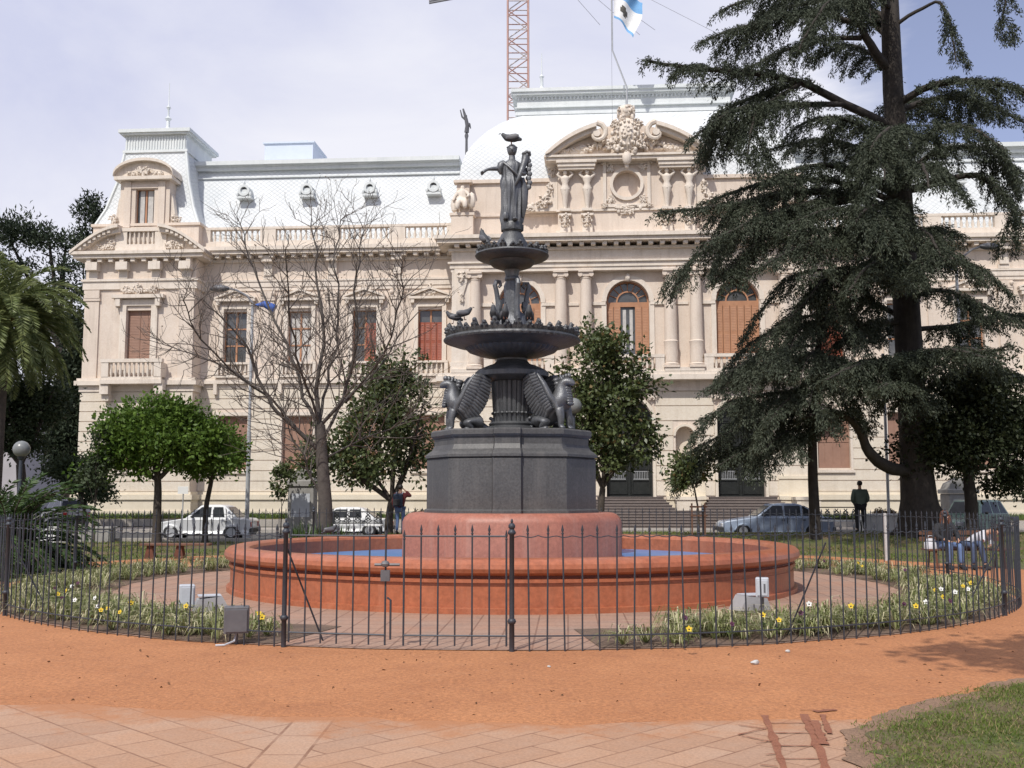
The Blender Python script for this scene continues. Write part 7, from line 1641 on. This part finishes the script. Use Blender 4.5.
def ornate_bench(x, D, w, label, rz=0):
    X = gx(x, D); t = thing('ornamental_bench', label, 'bench', (X, D, gz(X, D)), rz); mb = MB(); mb.bev(-w, w, -.22, .22, .40, .46, .02); mb.build('seat', MT['white_paint'], t, smooth=0)
    mb = MB(); n = int(w * 2 / .32)
    for i in range(n):
        x0 = -w + (i + .5) * 2 * w / n
        for s in (-1, 1): mb.tube([(x0 + s * (.02 + .13 * sin(k * .75) * (1 - k / 14)), .22, .52 + .035 * k) for k in range(11)], .018, 5)
        mb.tube([(x0 + .09 * cos(k * pi / 5), .22, .70 + .09 * sin(k * pi / 5)) for k in range(11)], .016, 5)
    mb.tube([(-w, .22, .92), (w, .22, .92)], .022, 6); mb.tube([(-w, .22, .50), (w, .22, .50)], .02, 6); mb.build('backrest', MT['door_iron'], t)
    for s in (-1, 1):
        mb = MB(); mb.tube([(s * (w - .1), -.2, 0), (s * (w - .06), -.14, .2), (s * (w - .1), -.2, .4)], .03, 6); mb.tube([(s * (w - .1), .22, 0), (s * (w - .06), .16, .2), (s * (w - .1), .22, .95)], .03, 6); mb.build('leg', MT['door_iron'], t)
ornate_bench(836, 39.2, .85, 'black scrolled iron bench in front of the blue car beside the standing man'); ornate_bench(358, 38.8, .95, 'black scrolled iron bench behind the bare tree in front of a white car')
t = thing('planter', 'long white planter box at the street edge left of the cedar', 'planter', (gx(878, 40.6), 40.6, 0)); mb = MB(); mb.bev(-.75, .75, -.3, .3, 0, .95, .03); mb.build('box', MT['white_paint'], t, smooth=0); mb = MB(); mb.bev(-.8, .8, -.34, .34, .952, 1.02, .02); mb.build('rim', MT['white_paint'], t, smooth=0)
# low wooden bench at the left
D = 29; t = thing('park_bench', 'low brown bench with a leaning rusty leg on the left lawn', 'bench', (gx(180, D), D, 0)); mb = MB(); mb.bev(-.95, .95, -.2, .2, .36, .42, .02); mb.build('seat', MT['wood'], t, smooth=0)
for s in (-.7, .1): mb = MB(); mb.prism([(s - .14, 0), (s + .14, 0), (s + .06, .358), (s - .06, .358)], -.12, .12); mb.build('leg', MT['rust'], t, smooth=0)
# stone monuments
def monument(x, D, w, h, label, z0=0, cap=True):
    t = thing('stone_monument', label, 'monument', (gx(x, D), D, z0)); mb = MB(); mb.bev(-w * 1.5, w * 1.5, -w * 1.3, w * 1.3, 0, .22, .03); mb.build('base', MT['grey_stone'], t, smooth=0); mb = MB(); mb.bev(-w, w, -w * .8, w * .8, .221, h * .72, .03); mb.build('shaft', MT['grey_stone'], t, smooth=0); mb = MB(); mb.bev(-w * 1.12, w * 1.12, -w * .92, w * .92, h * .722, h * .8, .03)
    mb.prism([(-w * 1.0, h * .80), (w * 1.0, h * .80), (w * .8, h * .9), (0, h), (-w * .8, h * .9)], -w * .7, w * .7); mb.build('cap', MT['grey_stone'], t, smooth=0); mb = MB(); mb.box(-w * .7, w * .7, -w * .8 - .015, -w * .8 - .003, h * .3, h * .62); mb.build('plaque', MT['light_box'], t, smooth=0)
monument(304, 42.5, .52, 2.9, 'grey stone monument with peaked cap behind the bare tree'); monument(956, 46.5, .62, 2.5, 'grey stone monument just behind the green car')

# ================================================================ LAMPS AND SIGNS
def street_lamp(x, D, top, head, label, ground=0.0):
    X = gx(x, D); t = thing('street_lamp', label, 'street lamp', (X, D, ground)); tp_ = at(x, top, D); hd = at(head[0], head[1], D); z = tp_.z - ground; d = hd - Vector((X, D, ground)); mb = MB(); mb.tube([(0, 0, 0), (0, 0, z * .45)], .085, 10); mb.tube([(0, 0, z * .45), (0, 0, z)], .06, 10); mb.lathe([(.17, 0), (.16, .25), (.09, .3)], 10); mb.build('pole', MT['galv'], t)
    mb = MB(); mb.tube([(0, 0, z), (d.x * .2, 0, z + (d.z - z) * .45), (d.x * .6, 0, z + (d.z - z) * .85), (d.x, 0, d.z)], .04, 6); mb.build('arm', MT['wire'], t)
    mb = MB(); s = 1 if d.x > 0 else -1; mb.ball((d.x + s * .25, 0, d.z - .02), (.42, .16, .14), 12); mb.build('head', MT['grey_box'], t); return t, z
t, z = street_lamp(249, 41.2, 303, (226, 288), 'tall slim grey street lamp arching left over the white car')
mb = MB(); mb.tube([(.1, -.05, z - .1), (.5, -.05, z - .05), (.85, -.05, z - .25), (.95, -.05, z - .1)], [.03, .14, .2, .06], 8); o = mb.build('cloth', MT['blue_cloth'], None, t.location, 60); tag(o, 'blue cloth caught on the left street lamp', 'cloth')
t, z = street_lamp(964, 41.2, 268, (983, 246), 'street lamp showing through the cedar boughs, arching right')
mb = MB(); mb.tube([(-.1, -.05, z - .1), (-.4, -.05, z + .1), (-.65, -.05, z + .2), (-.8, -.05, z)], [.03, .14, .2, .06], 8); o = mb.build('cloth', MT['blue_cloth'], None, t.location, 60); tag(o, 'blue cloth caught on the right street lamp in the cedar', 'cloth')
t = thing('post', 'plain pale steel post rising left of the cedar trunk', 'post', (gx(886, 41), 41, 0)); mb = MB(); mb.tube([(0, 0, 0), (0, 0, 7.2)], .06, 8); mb.lathe([(.12, 0), (.11, .2), (.06, .24)], 8); mb.ball((0, 0, 7.22), .07, 8); mb.build('shaft', MT['galv'], t)
X = gx(22, 33); t = thing('globe_lamp', 'short park lamp with a milky glass globe at the left', 'lamp', (X, 33, 0)); gzv = at(22, 449, 33).z; mb = MB(); mb.lathe([(.16, 0), (.14, .4), (.07, .5), (.055, gzv - .35), (.10, gzv - .3), (.12, gzv - .24)], 10); mb.build('post', MT['fence_paint'], t); mb = MB(); mb.ball((0, 0, gzv), .26, 18); mb.build('globe', MT['globe'], t)
X = gx(574, 38); t = thing('globe_lamp', 'park lamp whose milky globe peeps out behind the right griffin', 'lamp', (X, 38, gz(X, 38))); gzv = at(574, 406, 38).z - gz(X, 38); mb = MB(); mb.lathe([(.16, 0), (.14, .4), (.07, .5), (.055, gzv - .35), (.10, gzv - .3), (.12, gzv - .24)], 10); mb.build('post', MT['fence_paint'], t); mb = MB(); mb.ball((0, 0, gzv), .30, 18); mb.build('globe', MT['globe'], t)
t = thing('sign', 'small blank white sign on a thin pole under the bright round tree', 'sign', (gx(185, 40.5), 40.5, 0)); mb = MB(); mb.tube([(0, 0, 0), (0, 0, 2.05)], .025, 6); mb.build('pole', MT['galv'], t); mb = MB(); mb.bev(-.2, .2, -.045, -.027, 1.78, 2.06, .005); mb.build('plate', MT['white_paint'], t, smooth=0)
p = ground_at(575, 560); 
t = thing('stake', 'thin pale wooden stake in the lawn behind the right bed', 'stake', (gx(882, 28), 28, 0)); mb = MB(); mb.box(-.03, .03, -.03, .03, 0, 1.25); mb.build('shaft', MT['debris'], t, smooth=0)
# far pale buildings glimpsed under the palm
def far_block(x0, x1, ytop, D, label, mat='stone_far'):
    a, b_ = gx(x0, D), gx(x1, D); z = at(x0, ytop, D).z; t = thing('apartment_building', label, 'building', ((a + b_) / 2, D, 0)); w = (b_ - a) / 2; mb = MB(); mb.box(-w, w, 0, 14, 0, z); mb.build('wall', MT[mat], t, smooth=0); mb = MB(); mb.box(-w - .3, w + .3, -.3, 14.3, z, z + .5); mb.build('roof', MT['concrete'], t, smooth=0)
    for r in range(int(z / 3.4)):
        for c in range(max(1, int(2 * w / 3.2))): 
            x = -w + (c + .5) * 2 * w / max(1, int(2 * w / 3.2)); mb = MB(); mb.box(x - .6, x + .6, -.06, -.003, r * 3.4 + 1.0, r * 3.4 + 2.6); mb.build('window', MT['glass_dark'], t, smooth=0)
far_block(-70, 20, 395, 105, 'grey block far down the street at the left edge'); far_block(24, 50, 405, 112, 'pale lilac block glimpsed below the palm'); far_block(54, 66, 430, 118, 'narrow grey block behind the cypress')

# ================================================================ SKY, SUN, CAMERA
SUN_EL, SUN_AZ = R(50), R(203)          # azimuth from +y, clockwise
sd = Vector((sin(SUN_AZ) * cos(SUN_EL), cos(SUN_AZ) * cos(SUN_EL), sin(SUN_EL)))
L = bpy.data.lights.new('sun', 'SUN'); L.energy = 3.65; L.angle = R(.6); L.color = (1, .955, .88); so = bpy.data.objects.new('sun', L); col.objects.link(so); so.rotation_euler = (-sd).to_track_quat('-Z', 'Y').to_euler()
W = bpy.data.worlds.new('World'); scene.world = W; W.use_nodes = True; nt = W.node_tree; nt.nodes.clear()
out = N(nt, 'ShaderNodeOutputWorld'); bg = N(nt, 'ShaderNodeBackground'); sk = N(nt, 'ShaderNodeTexSky'); sk.sky_type = 'NISHITA'; sk.sun_disc = False; sk.sun_elevation = SUN_EL; sk.sun_rotation = SUN_AZ; sk.air_density = 1.0; sk.dust_density = .6; sk.ozone_density = 1.5
tc = N(nt, 'ShaderNodeTexCoord'); sp = N(nt, 'ShaderNodeSeparateXYZ'); nt.links.new(tc.outputs['Generated'], sp.inputs[0])
mp_ = N(nt, 'ShaderNodeMapping'); mp_.inputs['Scale'].default_value = (1, 1, 2.2); nt.links.new(tc.outputs['Generated'], mp_.inputs[0])
n1 = noise_n(nt, 2.3, 7, .58, mp_.outputs[0], .5); n2 = noise_n(nt, 1.1, 4, .5, mp_.outputs[0])
thr = math_n(nt, 'MULTIPLY', math_n(nt, 'MAXIMUM', math_n(nt, 'SUBTRACT', sp.outputs[0], .20), 0.0), 3.4)
thr = math_n(nt, 'MULTIPLY', thr, ramp(nt, sp.outputs[2], .18, .34))
cov = math_n(nt, 'ADD', math_n(nt, 'SUBTRACT', n1, thr), .30)
mask = ramp(nt, cov, .42, .66)
mask = math_n(nt, 'MAXIMUM', math_n(nt, 'MINIMUM', mask, 1.0), 0.0)
cloud = mixc(nt, ramp(nt, mixc(nt, .5, n1, n2), .40, .62), (6.0, 6.25, 8.0), (8.3, 8.35, 9.1))
skyc = mixc(nt, .22, mixc(nt, 1.0, sk.outputs[0], (1.35, 1.15, 1.25), 'MULTIPLY'), (6.5, 6.6, 8.0))
c = mixc(nt, mask, skyc, cloud); nt.links.new(c, bg.inputs['Color']); bg.inputs['Strength'].default_value = .107; nt.links.new(bg.outputs[0], out.inputs[0])

cam = bpy.data.cameras.new('camera'); cam.lens = FPX * 36 / 1024; cam.sensor_width = 36; cam.clip_end = 3000; co = bpy.data.objects.new('camera', cam); col.objects.link(co); co.location = (0, 0, CAMH); co.rotation_euler = (R(90) + PITCH, 0, 0); scene.camera = co
scene.view_settings.view_transform = 'Standard'; scene.view_settings.look = 'None'; scene.view_settings.exposure = 0
scene.render.resolution_x, scene.render.resolution_y = 1024, 768
